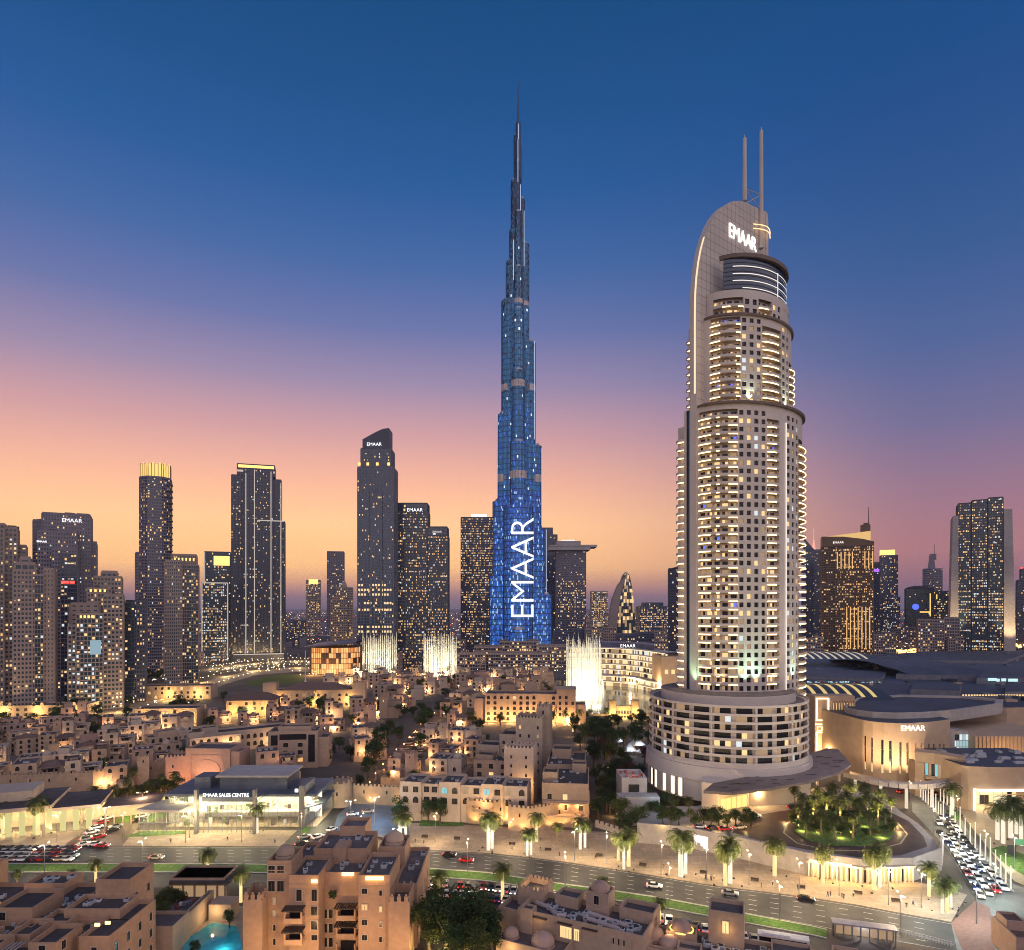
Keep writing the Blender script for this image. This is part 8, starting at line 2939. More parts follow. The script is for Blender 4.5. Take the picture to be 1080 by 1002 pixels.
pav = [(3, 880, 34, 1), (40, 881, 42, 1), (86, 868, 26, None), (97, 863, 26, None), (109, 858, 26, None), (120, 852, 25, None), (271, 879, 34, 0), (100, 852, 24, None), (134, 842, 24, None), (140, 830, 22, None), (170, 836, 20, None), (184, 833, 20, None)]
for i, (px, py, h, w) in enumerate(pav):
    palm(px, py, h, f'palm near the glass pavilions, {nth(i + 1)} in their line', 'palms by the pavilions', w, 2600 if w is not None else 700)
isl_p = [(p_[0], p_[1], p_[2] * .86) for p_ in [(843, 872, 30), (850, 884, 34), (858, 868, 36), (866, 880, 32), (872, 864, 34), (880, 886, 34), (886, 872, 40), (893, 862, 34), (900, 884, 32), (906, 872, 38), (914, 862, 34), (918, 880, 30), (926, 870, 34), (934, 876, 28), (862, 856, 32), (878, 854, 34), (897, 852, 34), (912, 850, 30), (928, 858, 32), (846, 861, 30), (940, 862, 26), (838, 850, 26)]]
for i, (px, py, h) in enumerate(isl_p):
    palm(px, py, h, f'palm in the turning island, {nth(i + 1)} of the dense lit clump', 'palms on the turning island', None, 7000 if i % 2 == 0 else 0, ZD + .3)
for i, (px, py, h) in enumerate(((711, 862, 24), (726, 863, 24))):
    palm(px, py, h, ('left', 'right')[i] + ' one of two small palms at the hotel drum foot', 'palms at the hotel foot', None, 500, ZD)
mp_ = [(919, 822, 30, 0), (931, 824, 28, 0), (1004, 860, 36, 0), (1052, 886, 40, 0), (1058, 890, 46, 0), (1066, 884, 46, 0), (1077, 892, 44, 0), (1072, 880, 40, 0)]
for i, (px, py, h, w) in enumerate(mp_):
    palm(px, py, h, f'white-trunked palm before the mall, {nth(i + 1)} from the left', 'white-trunked palms before the mall', w, 500)
lake_p = [(588, 762, 18), (596, 766, 18), (604, 772, 20), (611, 765, 18), (600, 757, 16), (582, 768, 18), (575, 776, 18)]
for i, (px, py, h) in enumerate(lake_p):
    palm(px, py, h, f'gold-lit palm before the arcaded palace, {nth(i + 1)} of the group', 'palms before the palace', 1, 700)


def tree_meshes(seed, n=2600, leaf=.31):
    rt_ = random.Random(seed)
    T = MB(); C = MB()
    T.tube((0, 0, 0), (.1, .05, 2.6), .32, 8, 0, .22)
    lob = []
    for k in range(9):
        a = 2.399 * k; r = rt_.uniform(.6, 2.0); z = rt_.uniform(3.4, 6.8)
        c = Vector((r * math.cos(a), r * math.sin(a), z))
        lob.append((c, rt_.uniform(.9, 1.6)))
        T.tube((.1, .05, 2.4), tuple(c * .9 + Vector((0, 0, .2))), .14, 6, 0, .04)
    for _ in range(n):
        c, r = lob[rt_.randrange(len(lob))]
        v = Vector((rt_.gauss(0, 1), rt_.gauss(0, 1), rt_.gauss(0, 1))).normalized()
        p = c + v * r * (rt_.random() ** .35) * Vector((1, 1, .8)).length / 1.6
        d = Vector((rt_.uniform(-1, 1), rt_.uniform(-1, 1), rt_.uniform(-.5, .5))).normalized()
        e = d.cross(v + Vector((.01, .02, .03))).normalized()
        s = leaf * rt_.uniform(.6, 1.3)
        C.face([tuple(p - d * s * .6), tuple(p + e * s * .34), tuple(p + d * s * .6), tuple(p - e * s * .34)])
    return T.mesh('trunk', [bark2]), C


TR = [tree_meshes(s) for s in (3, 4, 5)]
TRM = [[c.mesh('crown', [m]) for m in (leafm, leafm2, leafr)] for _t, c in TR]


def tree(px, py, hpx, label, group, m=0, z=0.0, lamp=None, wide=1.0):
    x, y, _z = G(px, py, z)
    s = hpx * y / F / 8.0
    o = empty('tree', (x, y, z), rv.uniform(0, 6.28))
    o.scale = (s * wide * rv.uniform(.9, 1.2), s * wide * rv.uniform(.9, 1.2), s)
    tag(o, label, 'tree', group)
    i = rv.randrange(3)
    place('trunk', TR[i][0], o); place('crown', TRM[i][m], o)
    if lamp:
        light('POINT', (rv.uniform(-1.5, 1.5), -2.8, 1.2), lamp[0] * s * s, lamp[1], o, .15)
    return o


for i, (px, py, h, m) in enumerate(((452, 1008, 62, 1), (470, 1012, 78, 0), (493, 1006, 84, 0), (512, 1004, 48, 0), (480, 1030, 60, 0), (446, 990, 42, 1), (458, 968, 34, 1), (520, 1012, 40, 0), (500, 1030, 60, 1))):
    tree(px, py, h, f'big foreground tree right of the tan apartment block, {nth(i + 1)} of the clump', 'foreground trees', m, 0, (420, (1, .75, .3)) if i % 2 == 0 else None)
park = []
rpk = random.Random(23)
for i in range(34):
    u = rpk.random(); py = 772 + 104 * u
    lo, hi = 622 + 3 * u, (672 if py < 810 else 660 if py < 830 else 676 if py < 850 else 702)
    px = rpk.uniform(lo, hi)
    park.append((px, py))
park += [(606, 776), (616, 784), (622, 776), (634, 780), (646, 792), (684, 788), (690, 782), (612, 792), (680, 806), (658, 790), (640, 772), (652, 770), (668, 778), (676, 772), (630, 785), (640, 800), (655, 805), (662, 818), (690, 872), (674, 880), (660, 884)]
park.sort(key=lambda q: q[1])
for i, (px, py) in enumerate(park):
    red = i in (24, 27, 31, 35, 36)
    tree(px, py, rpk.uniform(24, 34) * (268 / (56000 / (py - HY))) ** .8, (f'reddish blossoming tree in the dark park, {nth(i + 1)} from its far end' if red else f'dark tree of the park left of the hotel, {nth(i + 1)} from its far end'), 'park trees', 2 if red else rpk.choice((0, 0, 1)), 0, (180, (1, .62, .25)) if i % 4 == 0 else None)
for i, (px, py, h, m) in enumerate(((396, 812, 34, 0), (402, 800, 38, 0), (388, 822, 26, 0), (420, 786, 22, 0), (446, 772, 26, 0), (452, 764, 20, 0), (460, 782, 20, 0), (474, 756, 16, 0), (484, 750, 16, 0), (436, 830, 20, 0), (425, 812, 18, 1), (380, 836, 20, 0), (500, 800, 20, 1), (512, 792, 18, 1), (414, 828, 16, 1))):
    tree(px, py, h, f'dark tree beside the lit market street, {nth(i + 1)} of its line', 'market street trees', m, 0, (120, (1, .6, .25)) if i % 3 == 2 else None)
for i, px in enumerate((699, 707, 716, 733, 742, 750, 758, 767, 776, 784, 792)):
    tree(px, 872 - abs(745 - px) * .05 + (i % 2) * 3 + max(0, (px - 760) * .05), rv.uniform(18, 25), f'round lit tree in the row before the hotel entrance, {nth(i + 1)} from the left', 'trees before the hotel entrance', i % 2, ZD, (220, (1, .72, .25)) if i % 2 else None, 1.1)
for i, (px, py, h) in enumerate(((424, 866, 28), (452, 868, 26), (464, 869, 28), (560, 872, 14))):
    tree(px, py, h, f'dark tree on the lawn at the floodlit fort wall, {nth(i + 1)} from the left', 'fort lawn trees', 0)
for i in range(14):
    px = 128 + (i % 7) * 9.5; py = 846 - (i % 7) * 1.6 + (i // 7) * 12
    tree(px, py, rv.uniform(14, 20), f'small orange-lit tree in the grove left of the sales pavilion, {nth(i + 1)} of fourteen', 'orange-lit grove', 1, 0, (520, (1, .5, .16)), 1.2)
for i, (px, py, h) in enumerate(((166, 985, 34), (174, 972, 36), (186, 965, 30), (160, 1000, 30), (242, 980, 22), (206, 1010, 20))):
    tree(px, py, h, f'garden tree by the turquoise pool, {nth(i + 1)} of the garden', 'pool garden trees', 1 if i < 4 else 0, 0, (200, (1, .75, .35)) if i in (1, 2) else None)
for i, (px, py, h) in enumerate(((70, 757, 16), (78, 753, 18), (88, 750, 16), (60, 755, 14), (152, 722, 14), (160, 720, 16), (168, 719, 14), (190, 718, 16), (200, 716, 14), (206, 720, 16), (134, 760, 16), (226, 786, 20), (345, 806, 18), (350, 800, 16), (275, 800, 16), (240, 815, 22), (232, 822, 20), (250, 826, 18), (338, 852, 20), (342, 842, 16), (332, 862, 18))):
    tree(px, py, h, f'dark tree among the left quarter and tower feet, {nth(i + 1)} of them', 'trees of the left quarter', 0)
for i, (px, py, h) in enumerate(((640, 757, 12), (648, 765, 13), (666, 764, 13), (676, 760, 13), (684, 768, 14), (620, 760, 13), (692, 764, 12))):
    tree(px, py, h, f'tree on the near lake shore by the gatehouse, {nth(i + 1)} of the shore', 'lake shore trees', i % 2, 0, (260, (1, .6, .25)))
rg_ = random.Random(66); lt_ = []
while len(lt_) < 95:
    px, py = rg_.uniform(-10, 600), rg_.choice((rg_.uniform(722, 760), rg_.uniform(745, 835)))
    if py > 812 and px > 180 or (px > 520 and py > 770):
        continue
    lt_.append((px, py))
for i, (px, py) in enumerate(sorted(lt_)):
    tree(px, py, rg_.uniform(15, 21) * (330 / (56000 / (py - HY))) ** .6, f'small garden tree in the lanes between the plaster houses, {nth(i + 1)} from the left', 'lane trees', i % 2, 0, (150, (1, .65, .3)) if i % 6 == 0 else None, 1.2)
for i, (px, py, h) in enumerate(((850, 868, 17), (862, 876, 18), (875, 872, 20), (888, 880, 16), (902, 876, 18), (915, 870, 18), (926, 864, 16), (868, 860, 18), (884, 862, 18), (905, 858, 17), (855, 858, 16), (920, 856, 16), (893, 870, 17))):
    tree(px, py, h, f'bushy lit tree among the palms of the turning island, {nth(i + 1)} of them', 'trees on the turning island', i % 2, ZD + .2, (420, (1, .74, .3)) if i % 2 else None, 1.3)
for i, (px, py) in enumerate(((664, 796), (672, 790), (681, 798), (650, 786))):
    x, y, _z = G(px, py)
    o = empty('marquee_tent', (x, y, 0), .3 * i)
    tag(o, f'white pointed marquee tent among the park trees, {nth(i + 1)} from the shore side', 'tent', 'white marquee tents in the park')
    mb = MB(); mb.frustum(0, 0, 2.6, 6.2, 5.2, .2, 4, rot=.785); mb.build('canopy', [white], o)
    mb = MB()
    for sx in (-3.5, 3.5):
        for sy in (-3.5, 3.5):
            mb.tube((sx, sy, 0), (sx, sy, 2.7), .08, 5)
    mb.build('post', [steel], o)
    light('POINT', (0, -5, 4), 420, (.8, .9, 1), o, .2)
# shrubs round the island and on the mall verge
for i in range(26):
    a = 2 * math.pi * i / 26
    p = CEN + Vector((math.cos(a) * 16.2, math.sin(a) * 11.2))
    o = empty('shrub', (p.x, p.y, ZD + .1), a)
    s = rv.uniform(.30, .40)
    o.scale = (s * 1.5, s * 1.5, s)
    tag(o, f'low clipped shrub on the rim of the turning island, {nth(i + 1)} round the ring', 'shrub', 'shrubs round the turning island')
    j = rv.randrange(3); place('trunk', TR[j][0], o); place('foliage', TRM[j][i % 2], o)
    if i % 3 == 0:
        light('POINT', (4.2, 0, 2.4), 420, (1, .72, .3), o, .1)
# ------------------------------------------------------------------ street lamps and lit columns
mb = MB(); mb.tube((0, 0, 0), (0, 0, 9.2), .11, 8, 0, .07); mb.frustum(0, 0, 0, .6, .2, .16, 8)
POLE = mb.mesh('pole', [steel])
mb = MB(); mb.tube((0, 0, 9.1), (1.5, 0, 9.5), .05, 6); mb.tube((0, 0, 9.1), (-1.5, 0, 9.5), .05, 6); ARM = mb.mesh('arm', [steel])
mb = MB(); mb.box(-.32, .32, -.13, .13, -.1, 0, 0); HEADM = mb.mesh('lamp_head', [bulb])
LS = [(-8, 885), (47, 924), (60, 888), (130, 888), (196, 889), (255, 888), (318, 889), (382, 889), (459, 889), (493, 920), (540, 896), (606, 908), (596, 936), (640, 912), (698, 923), (706, 950), (745, 928), (790, 934), (843, 944), (885, 945), (937, 955), (972, 958), (822, 972), (950, 984), (340, 919), (150, 919), (428, 921)]
for i, (px, py) in enumerate(sorted(LS)):
    x, y, _z = G(px, py)
    o = empty('street_lamp', (x, y, .1), rv.uniform(1.0, 1.9) if py < 915 else 1.5)
    tag(o, f'tall twin-arm street lamp on the boulevard, {nth(i + 1)} from the left', 'street lamp', 'street lamps along the boulevard')
    place('pole', POLE, o); place('arm', ARM, o)
    for s in (1, -1):
        place('lamp_head', HEADM, o, (1.6 * s, 0, 9.5))
    light('POINT', (0, 0, 8.6), (3000 if px < 345 else 5400) if py < 915 or px > 930 else 5000, (1.0, .74, .42) if px < 960 else (.95, 1.0, .9), o, .25)
for i, (px, py, pw, col) in enumerate(((985, 880, 3000, (1, .86, .58)), (1010, 868, 3200, (1, .8, .45)), (1040, 910, 3000, (.95, 1, .85)), (1050, 950, 3600, (.85, 1, .95)), (1030, 975, 3600, (.85, 1, .95)), (1070, 915, 2600, (1, .86, .55)), (1012, 905, 2600, (.95, 1, .9)), (960, 850, 2200, (1, .8, .5)))):
    x, y, _z = G(px, py)
    o = empty('street_lamp', (x, y, .1), 1.2)
    tag(o, f'street lamp over the car queue by the mall, {nth(i + 1)} of the queue street', 'street lamp', 'street lamps of the queue street')
    place('pole', POLE, o); place('arm', ARM, o)
    for s in (1, -1):
        place('lamp_head', HEADM, o, (1.6 * s, 0, 9.5))
    light('POINT', (0, 0, 8.6), pw * 2.2, col, o, .25)
for i, (px, py, pw, col) in enumerate(((395, 868, 1800, (.55, .75, 1)), (370, 872, 1500, (.6, .8, 1)), (330, 872, 1100, (1, .75, .45)), (150, 862, 1600, (1, .6, .35)), (110, 880, 1800, (1, .85, .6)), (200, 884, 1500, (1, .85, .55)), (420, 905, 1200, (1, .8, .5)))):
    x, y, _z = G(px, py)
    o = empty('street_lamp', (x, y, .1), .4)
    tag(o, f'street lamp of the side streets and car park, {nth(i + 1)} of them', 'street lamp', 'street lamps of the side streets')
    place('pole', POLE, o); place('arm', ARM, o)
    for s in (1, -1):
        place('lamp_head', HEADM, o, (1.6 * s, 0, 9.5))
    light('POINT', (0, 0, 8.6), pw * 2.2, col, o, .25)
mb = MB(); mb.frustum(0, 0, 0, 8.2, .24, .13, 10); mb.frustum(0, 0, 8.2, 8.5, .2, .2, 10); COL = mb.mesh('light_column', [wrapm])
mb = MB(); mb.box(-.5, .5, -.5, .5, 0, .5); COLB = mb.mesh('base', [concrete])
cols = []
for k in range(10):
    u = k / 9; cols.append((971 + 24 * u, 842 + 24 * u))
for k in range(13):
    u = k / 12; cols.append((1002 + 64 * u, 866 + 74 * u))
for k in range(5):
    u = k / 4; cols.append((992 + 14 * u, 846 + 8 * u))
for i, (px, py) in enumerate(cols):
    x, y, _z = G(px, py)
    o = place('light_column', COL, None, (x, y, .2), 0, 0, (1, 1, .62 + .25 * (i % 3 == 0) + .2 * (px > 1010)))
    tag(o, f'slim white-glowing column beside the car queue, {nth(i + 1)} in the line', 'light column', 'white-glowing columns beside the car queue')
    place('base', COLB, o)
# market lamps, village street glow: small lantern posts
mb = MB(); mb.tube((0, 0, 0), (0, 0, 2.6), .06, 6); LP_ = mb.mesh('post', [dark])
mb = MB(); mb.lathe(0, 0, [(.05, 2.6), (.22, 2.7), (.24, 3.0), (.05, 3.2)], 8); LG_ = mb.mesh('lantern_glass', [bulbo])
mk = [(396, 822), (404, 812), (412, 804), (418, 796), (426, 790), (432, 782), (438, 776), (444, 768), (452, 762), (458, 756), (466, 748), (472, 742), (418, 812), (428, 800), (438, 790), (408, 826), (390, 832), (455, 770), (446, 782), (422, 822)]
for i, (px, py) in enumerate(mk):
    x, y, _z = G(px, py)
    o = empty('lantern_post', (x, y, 0))
    tag(o, f'small orange lantern post in the market street, {nth(i + 1)} up the slope', 'lantern', 'lantern posts of the market street')
    place('post', LP_, o); place('lantern_glass', LG_, o)
    light('POINT', (.5, -.6, 3.2), 620, (1, .5, .17), o, .2)
ms = [(-1, 0), (1, 0)]
stall = MB()
stall.box(-2.6, 2.6, -1.3, 1.3, 2.3, 2.45, 0); stall.box(-2.4, 2.4, -1.1, 1.1, 0, .9, 1)
for sx in (-2.4, 2.3):
    for sy in (-1.2, 1.1):
        stall.box(sx, sx + .1, sy, sy + .1, .9, 2.3, 1)
ROOFS = MB(); ROOFS.box(-2.6, 2.6, -1.3, 1.3, 2.3, 2.45); ROOFS = ROOFS.mesh('awning', [mat('canvas_awning', (.4, .3, .22), .9, .2, 1)])
CNT = MB(); CNT.box(-2.4, 2.4, -1.1, 1.1, 0, .9)
for sx in (-2.4, 2.3):
    for sy in (-1.2, 1.1):
        CNT.box(sx, sx + .1, sy, sy + .1, .9, 2.3)
CNT = CNT.mesh('counter', [timber])
k_ = 0
for r_ in range(7):
    for c in range(3):
        px, py = 414 + r_ * 4.2 + c * 7, 812 - r_ * 6 + c * 2.5
        x, y, _z = G(px, py)
        o = empty('market_stall', (x, y, 0), .5)
        k_ += 1
        tag(o, f'canvas-roofed market stall in the lit street, {nth(k_)} from its near end', 'market stall', 'stalls of the lit market street')
        place('awning', ROOFS, o); place('counter', CNT, o)
        if (r_ + c) % 2 == 0:
            light('POINT', (0, -.5, 1.9), 130, (1, .6, .3), o, .15)
# lamps strung along the curving street: too small and many to tell apart
W = MB()
for P in (CV, CV2, CW, CW2):
    for p in resample(P, 30):
        W.box(p[0] - .22, p[0] + .22, p[1] - .22, p[1] + .22, 4.6, 5.04)
kind(W.build('street_lights', [bulb]), 'stuff')
for P in (CV, CW):
    for p in resample(P, 8):
        light('POINT', (p[0], p[1], 7), 13000, (1, .68, .3), None, .6)
W = MB(); rq = random.Random(41)
for _ in range(520):
    u = rq.random()
    px = rq.choice((rq.uniform(100, 300), rq.uniform(300, 620)))
    py = (rq.uniform(700, 748) if px < 220 else rq.uniform(696, 712)) if px < 300 else rq.uniform(692, 716)
    x, y, _z = G(px, py); r_ = rq.uniform(.14, .3)
    W.box(x - r_, x + r_, y - r_, y + r_, 4, 4 + 2 * r_, rq.choice((0, 0, 1, 2)))
kind(W.build('park_lights', [bulb, bulbo, lamp_mat('park_white_light', (1, .95, .85), 5)]), 'stuff')
# ------------------------------------------------------------------ cars


def car_mesh():
    B = MB()
    pf = [(-2.2, .35), (-2.25, .75), (-1.9, .95), (-1.35, 1.0), (1.0, 1.02), (2.05, .86), (2.25, .65), (2.2, .35)]
    for sgn in (1, -1):
        B.face([(x, .88 * sgn, z) for x, z in pf])
    for (a, b), (c, d) in zip(pf, pf[1:] + pf[:1]):
        B.face([(a, -.88, b), (a, .88, b), (c, .88, d), (c, -.88, d)])
    B.face([(-1.05, -.66, 1.46), (.35, -.66, 1.46), (.35, .66, 1.46), (-1.05, .66, 1.46)])
    B.face([(-1.05, -.66, 1.46), (.35, -.66, 1.46), (.35, .66, 1.46), (-1.05, .66, 1.46)][::-1])
    Wn = MB()
    lo = [(-1.75, -.82, 1.0), (1.05, -.82, 1.02), (1.05, .82, 1.02), (-1.75, .82, 1.0)]
    hi = [(-1.06, -.665, 1.45), (.36, -.665, 1.45), (.36, .665, 1.45), (-1.06, .665, 1.45)]
    for k in range(4):
        Wn.face([lo[k], lo[(k + 1) % 4], hi[(k + 1) % 4], hi[k]])
    return B, Wn


CB, CWn = car_mesh()
carpaint = {n: mat(n + '_car_paint', c, .35, .05, 1, metal=mtl, spec=.6) for n, c, mtl in (('white', (.75, .75, .74), 0), ('silver', (.45, .46, .47), .5), ('black', (.02, .02, .022), .2), ('red', (.45, .02, .02), .1), ('blue', (.03, .07, .25), .2), ('beige', (.5, .42, .32), .2))}
CBM = {n: CB.mesh('body', [m]) for n, m in carpaint.items()}
CWM = CWn.mesh('window', [wglass])
mb = MB(); mb.tube((0, -.11, 0), (0, .11, 0), .33, 12); WHM = mb.mesh('wheel', [dark])
mb = MB(); mb.box(-.05, .05, -.2, .2, -.08, .08); HLM = mb.mesh('headlight', [headl]); TLM = mb.mesh('tail_light', [redl])
ncar = {}


def car(px, py, rz, colr, where, group, z=0.18, loc=None):
    x, y, _z = loc or G(px, py, z)
    o = empty('car', (x, y, z), rz)
    ncar[where] = ncar.get(where, 0) + 1
    tag(o, f'{colr} car, {nth(ncar[where])} {where}', 'car', group)
    place('body', CBM[colr], o); place('window', CWM, o)
    for sx in (-1.35, 1.4):
        for sy in (-.82, .82):
            place('wheel', WHM, o, (sx, sy, .33))
    for sy in (-.62, .62):
        place('headlight', HLM, o, (2.2, sy, .68)); place('tail_light', TLM, o, (-2.24, sy, .74))
    return o


rcar = random.Random(6)
cc = ['white'] * 5 + ['silver', 'silver', 'black', 'black', 'black', 'red', 'beige', 'blue']
# the queue by the mall: four lanes running toward the junction
qa = [(978, 862), (992, 878), (1006, 896), (1020, 914), (1036, 938)]
ql = [G(*p, .18)[:2] for p in ((977, 866), (1001, 896), (1030, 947))]; qr = [G(*p, .18)[:2] for p in ((1003, 862), (1026, 895), (1062, 936))]
A, B = resample(ql, 14), resample(qr, 14)
for lane_ in range(4):
    for k in range(14):
        if (lane_ == 0 and k < 3) or rcar.random() < .1:
            continue
        u = .12 + .25 * lane_
        p = Vector(A[k]).lerp(Vector(B[k]), u)
        q = Vector(A[min(13, k + 1)]).lerp(Vector(B[min(13, k + 1)]), u) if k < 13 else p + (p - Vector(A[12]).lerp(Vector(B[12]), u))
        d = q - p
        car(0, 0, math.atan2(d.y, d.x) + rcar.uniform(-.04, .04), rcar.choice(cc), ('in the mall queue lane by the drive', 'in the second lane of the mall queue', 'in the third lane of the mall queue', 'in the mall queue lane by the glowing columns')[lane_], 'cars in the mall queue', .18, (p.x, p.y, .18))
# jam at the left end of the boulevard
for r_, (py, n) in enumerate(((896.5, 9), (900, 8), (904, 9), (908, 8))):
    for k in range(n):
        px = 2 + k * 9.4 + (r_ % 2) * 4 - r_ * .5 + rcar.uniform(-1, 1)
        if px < 86:
            car(px, py, 0 + rcar.uniform(-.03, .03), rcar.choice(cc + ['red']), ('in the pavement lane of the left jam', 'in the second lane of the left jam', 'in the third lane of the left jam', 'in the median lane of the left jam')[r_], 'cars in the left jam', .04)
for k, (px, py, cl_) in enumerate(((88, 892, 'white'), (92, 886, 'silver'), (97, 879, 'white'), (102, 874, 'white'), (107, 869, 'red'), (113, 864, 'white'), (120, 858, 'red'), (128, 852, 'black'), (104, 884, 'red'), (108, 893.5, 'red'), (101, 892, 'white'), (122, 873, 'silver'), (118, 877, 'black'), (150, 862, 'white'), (147, 866, 'black'))):
    car(px, py, .9 if k not in (9, 10) else .1, cl_, 'on the side street left of the sales pavilion', 'cars on the side street', .19)
for k, (px, py, cl_, rz) in enumerate(((350, 876, 'white', 1.1), (372, 860, 'white', .2), (335, 884, 'white', .9), (318, 891, 'black', .6), (321, 884, 'silver', .6), (388, 857, 'beige', .1))):
    car(px, py, rz, cl_, 'in or near the blue-lit car park', 'cars of the car park', .19)
# parked along the service road
pk = resample([G(*p, .03)[:2] for p in ((446, 931), (520, 937), (600, 950), (690, 968), (760, 984), (850, 1003))], 46)
for k in range(46):
    d = (Vector(pk[min(45, k + 1)]) - Vector(pk[max(0, k - 1)])).normalized()
    p = Vector(pk[k])
    nr = Vector((d.y, -d.x))
    for row in (0, 1, 2):
        if rcar.random() < .24 or (row == 2 and k > 18):
            continue
        q = p + nr * (row * 6.2 + .5)
        car(0, 0, math.atan2(d.y, d.x) + (math.pi / 2 if rcar.random() < .5 else -math.pi / 2) + .25, rcar.choice(cc), ('parked in the row along the grass median', 'parked in the second row off the median', 'parked in the row nearest the big trees')[row], 'parked cars along the median', .03, (q.x, q.y, .03))
for px, py, cl_ in ((738, 873.5, 'white'), (752, 875, 'black'), (765, 876, 'red'), (780, 874, 'beige'), (796, 862, 'white'), (837, 853, 'black')):
    car(px, py, rcar.uniform(-.1, .3), cl_, 'on the hotel drive', 'cars on the hotel drive', ZD + .03)
car(850, 950, -.3, 'black', 'alone on the open boulevard', 'cars on the boulevard', .03); car(165, 906, 0.0, 'beige', 'alone on the empty left boulevard', 'cars on the boulevard', .03)
car(950, 836, .6, 'red', 'behind the glowing columns at the mall', 'cars at the mall', .19); car(986, 838, .3, 'red', 'behind the glowing columns at the mall', 'cars at the mall', .19)
car(975, 834, .3, 'white', 'behind the glowing columns at the mall', 'cars at the mall', .19)
for px, py, cl_, rz in ((300, 903, 'silver', 0), (492, 909, 'red', -.1), (474, 903, 'black', -.1), (690, 936, 'white', -.25), (770, 944, 'silver', -.28)):
    car(px, py, rz, cl_, 'of the cars driving along the middle boulevard', 'cars on the boulevard', .03)
# a white coach behind the lodge roofs
x, y, _z = G(826, 1000, .1)
o = empty('coach', (x, y, .1), R(-19)); tag(o, 'white coach parked by the median left of the bus shelter', 'coach')
mb = MB(); mb.box(-5.6, 5.6, -1.25, 1.25, .5, 3.1); mb.box(-4.6, 1.5, -.8, .8, 3.1, 3.35); mb.build('body', [white], o)
mb = MB(); mb.box(-5.3, 5.0, -1.29, -1.255, 1.6, 2.6); mb.box(-5.3, 5.0, 1.255, 1.29, 1.6, 2.6); mb.box(5.605, 5.64, -1.1, 1.1, 1.3, 2.8); mb.build('window', [wglass], o)
for sx in (-3.6, 3.6):
    for sy in (-1.15, 1.15):
        w_ = place('wheel', WHM, o, (sx, sy, .5)); w_.scale = (1.5, 1.2, 1.5)
for sy in (-.9, .9):
    place('headlight', HLM, o, (5.63, sy, .9)); place('tail_light', TLM, o, (-5.63, sy, .9))
# green direction sign on a gantry at the right
x, y, _z = G(1071, 905)
o = empty('road_sign', (x, y, 0), -.3); tag(o, 'green direction sign on a dark post above the forecourt grass', 'road sign')
mb = MB(); mb.box(-.15, .15, -.1, .1, 0, 6.4); mb.build('post', [dark], o)
mb = MB(); mb.box(-.4, 4.2, -.22, -.12, 4.4, 6.2); mb.build('panel', [lamp_mat('green_sign_face', (.03, .5, .15), .5)], o)
mb = MB(); mb.box(-2.2, -.5, -.2, .2, 1.0, 4.0); mb.build('cabinet', [dark], o)
mb = MB(); mb.box(-1.1, 1.1, -.3, .3, .38, .48); mb.box(-1.1, 1.1, .26, .34, .48, .95); BSEAT = mb.mesh('seat', [timber])
mb = MB(); mb.box(-.95, -.85, -.28, .3, 0, .38); BLEG = mb.mesh('leg', [dark])
for i, (px, py) in enumerate(((346, 886), (375, 885), (400, 886), (448, 884), (482, 886), (540, 892), (578, 898), (632, 904), (678, 914), (742, 922), (796, 930), (845, 938), (905, 944), (945, 952))):
    x, y, _z = G(px, py)
    o = empty('bench', (x, y, .15), -.15 - .2 * (px > 640)); tag(o, f'dark wooden bench on the promenade paving, {nth(i + 1)} from the left', 'bench', 'benches on the promenade')
    place('seat', BSEAT, o); place('leg', BLEG, o); place('leg', BLEG, o, (1.8, 0, 0))
# ------------------------------------------------------------------ people


def skinned(name, verts, edges, radii, mtl):
    me_ = bpy.data.meshes.new(name); me_.from_pydata(verts, edges, []); ob = bpy.data.objects.new(name, me_); sc.collection.objects.link(ob)
    md = ob.modifiers.new('skin', 'SKIN'); md.use_smooth_shade = True
    for v_, r_ in zip(me_.skin_vertices[0].data, radii):
        v_.radius = (r_, r_)
    me_.skin_vertices[0].data[0].use_root = True
    sb_ = ob.modifiers.new('sub', 'SUBSURF'); sb_.levels = 1; sb_.render_levels = 1
    dg = bpy.context.evaluated_depsgraph_get()
    m_ = bpy.data.meshes.new_from_object(ob.evaluated_get(dg)); m_.name = name
    bpy.data.objects.remove(ob); m_.materials.clear(); m_.materials.append(mtl)
    return m_


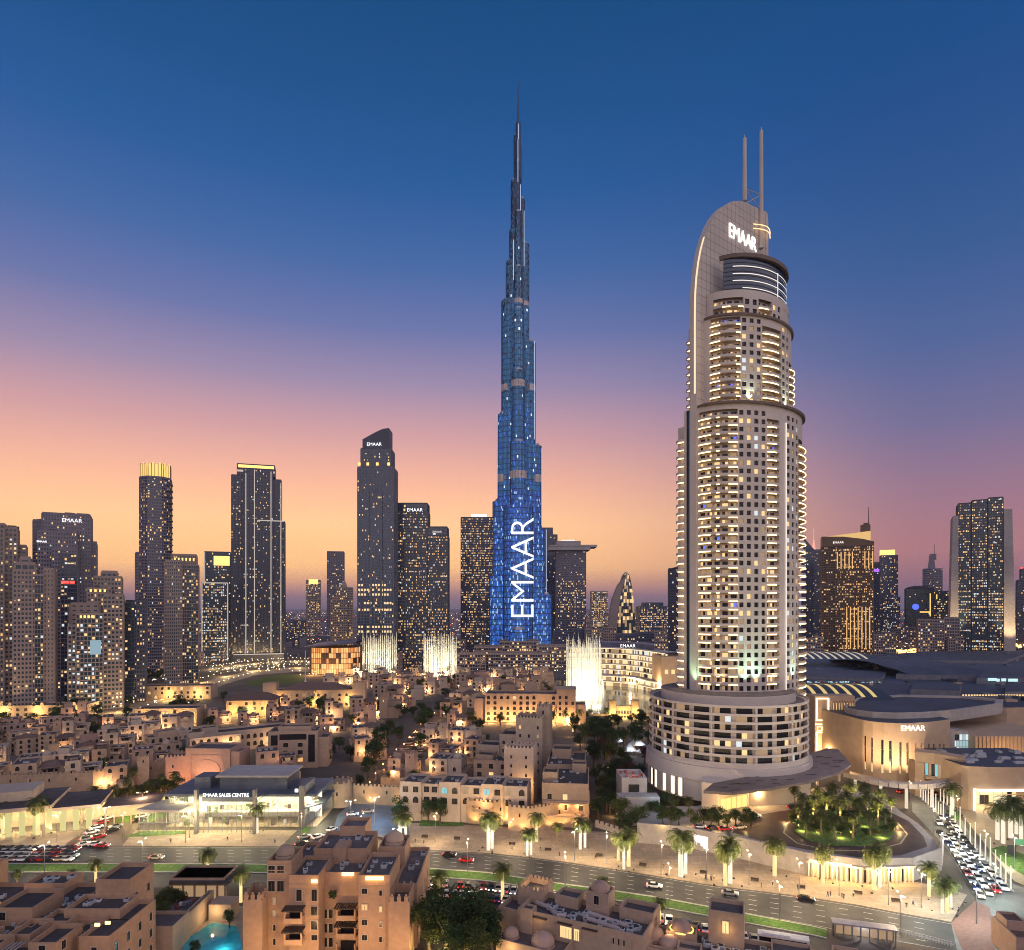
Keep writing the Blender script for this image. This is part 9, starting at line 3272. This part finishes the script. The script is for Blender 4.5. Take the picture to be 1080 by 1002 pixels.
skin = mat('skin', (.42, .26, .18), .6, .05, 4)
PB = []
for st in (.0, .22):
    V = [(0, 0, .95), (0, 0, 1.2), (0, 0, 1.42), (0, 0, 1.52), (0, .02, 1.66), (-.19, 0, 1.40), (-.26, .02 + st * .5, 1.12), (-.27, -.06 + st, .86), (.19, 0, 1.40), (.26, .02 - st * .5, 1.12), (.27, -.06 - st, .86),
         (-.1, 0, .9), (-.11, -st * .7, .5), (-.11, -st, .08), (-.11, -.14 - st, .05), (.1, 0, .9), (.11, st * .6, .5), (.11, st * 1.1, .08), (.11, -.14 + st * 1.1, .05)]
    E = [(0, 1), (1, 2), (2, 3), (3, 4), (2, 5), (5, 6), (6, 7), (2, 8), (8, 9), (9, 10), (0, 11), (11, 12), (12, 13), (13, 14), (0, 15), (15, 16), (16, 17), (17, 18)]
    Rd = [.13, .14, .13, .06, .105, .06, .045, .04, .06, .045, .04, .09, .06, .045, .04, .09, .06, .045, .04]
    body = skinned('person', V, E, Rd, skin)
    sV, sE, sR = [V[i] for i in (0, 1, 2, 5, 6, 8, 9)], [(0, 1), (1, 2), (2, 3), (3, 4), (2, 5), (5, 6)], [.16, .165, .15, .08, .065, .08, .065]
    tV, tE, tR = [V[i] for i in (0, 11, 12, 13, 15, 16, 17)], [(0, 1), (1, 2), (2, 3), (0, 4), (4, 5), (5, 6)], [.15, .11, .085, .07, .11, .085, .07]
    PB.append((body, sV, sE, sR, tV, tE, tR))
cl_ = {n: mat(n + '_cloth', c, .9, .1, 3) for n, c in (('white', (.7, .68, .65)), ('black', (.02, .02, .022)), ('blue', (.05, .08, .2)), ('red', (.35, .04, .03)), ('grey', (.2, .2, .2)))}
SH = {}
ppl = [(352, 889, 'white'), (363, 887, 'black'), (438, 889, 'blue'), (447, 890, 'grey'), (570, 898, 'black'), (590, 903, 'blue'), (628, 906, 'black'), (744, 928, 'black'), (750, 929, 'grey'), (753, 928, 'white'), (803, 936, 'black'), (842, 940, 'blue'), (873, 946, 'black'), (876, 945, 'red'), (888, 947, 'grey'), (890, 948, 'black'), (900, 946, 'white'), (956, 958, 'black'), (963, 955, 'grey'), (815, 934, 'white'), (700, 916, 'red'), (180, 889, 'grey'), (240, 887, 'black'), (290, 889, 'white'), (1018, 957, 'black'), (1011, 962, 'blue')]
for i, (px, py, c) in enumerate(sorted(ppl)):
    x, y, _z = G(px, py, .15)
    b_, sV, sE, sR, tV, tE, tR = PB[i % 2]
    tc = ('black', 'grey', 'blue')[i % 3]
    for key, args in (((c, i % 2, 's'), ('shirt', sV, sE, sR, cl_[c])), ((tc, i % 2, 't'), ('trousers', tV, tE, tR, cl_[tc]))):
        if key not in SH:
            SH[key] = skinned(*args)
    o = place('person', b_, None, (x, y, .15), rv.uniform(0, 6.28))
    tag(o, f'pedestrian in a {c} top on the promenade, {nth(i + 1)} from the left', 'person', 'pedestrians on the promenade')
    place('shirt', SH[(c, i % 2, 's')], o); place('trousers', SH[(tc, i % 2, 't')], o)
# ------------------------------------------------------------------ the evening haze
hz = bpy.data.materials.new('evening_haze'); hz.use_nodes = True
t_ = hz.node_tree; t_.nodes.clear()
o_ = t_.nodes.new('ShaderNodeOutputMaterial'); pv = t_.nodes.new('ShaderNodeVolumePrincipled')
pv.inputs['Color'].default_value = (0.80, 0.80, 0.95, 1); pv.inputs['Density'].default_value = 0.00004; pv.inputs['Anisotropy'].default_value = 0.0
t_.links.new(pv.outputs[0], o_.inputs['Volume'])
mb = MB(); mb.box(-31000, 31000, -7000, 46000, -1, 860)
HAZE = True
if HAZE:
    kind(mb.build('haze', [hz]), 'stuff')
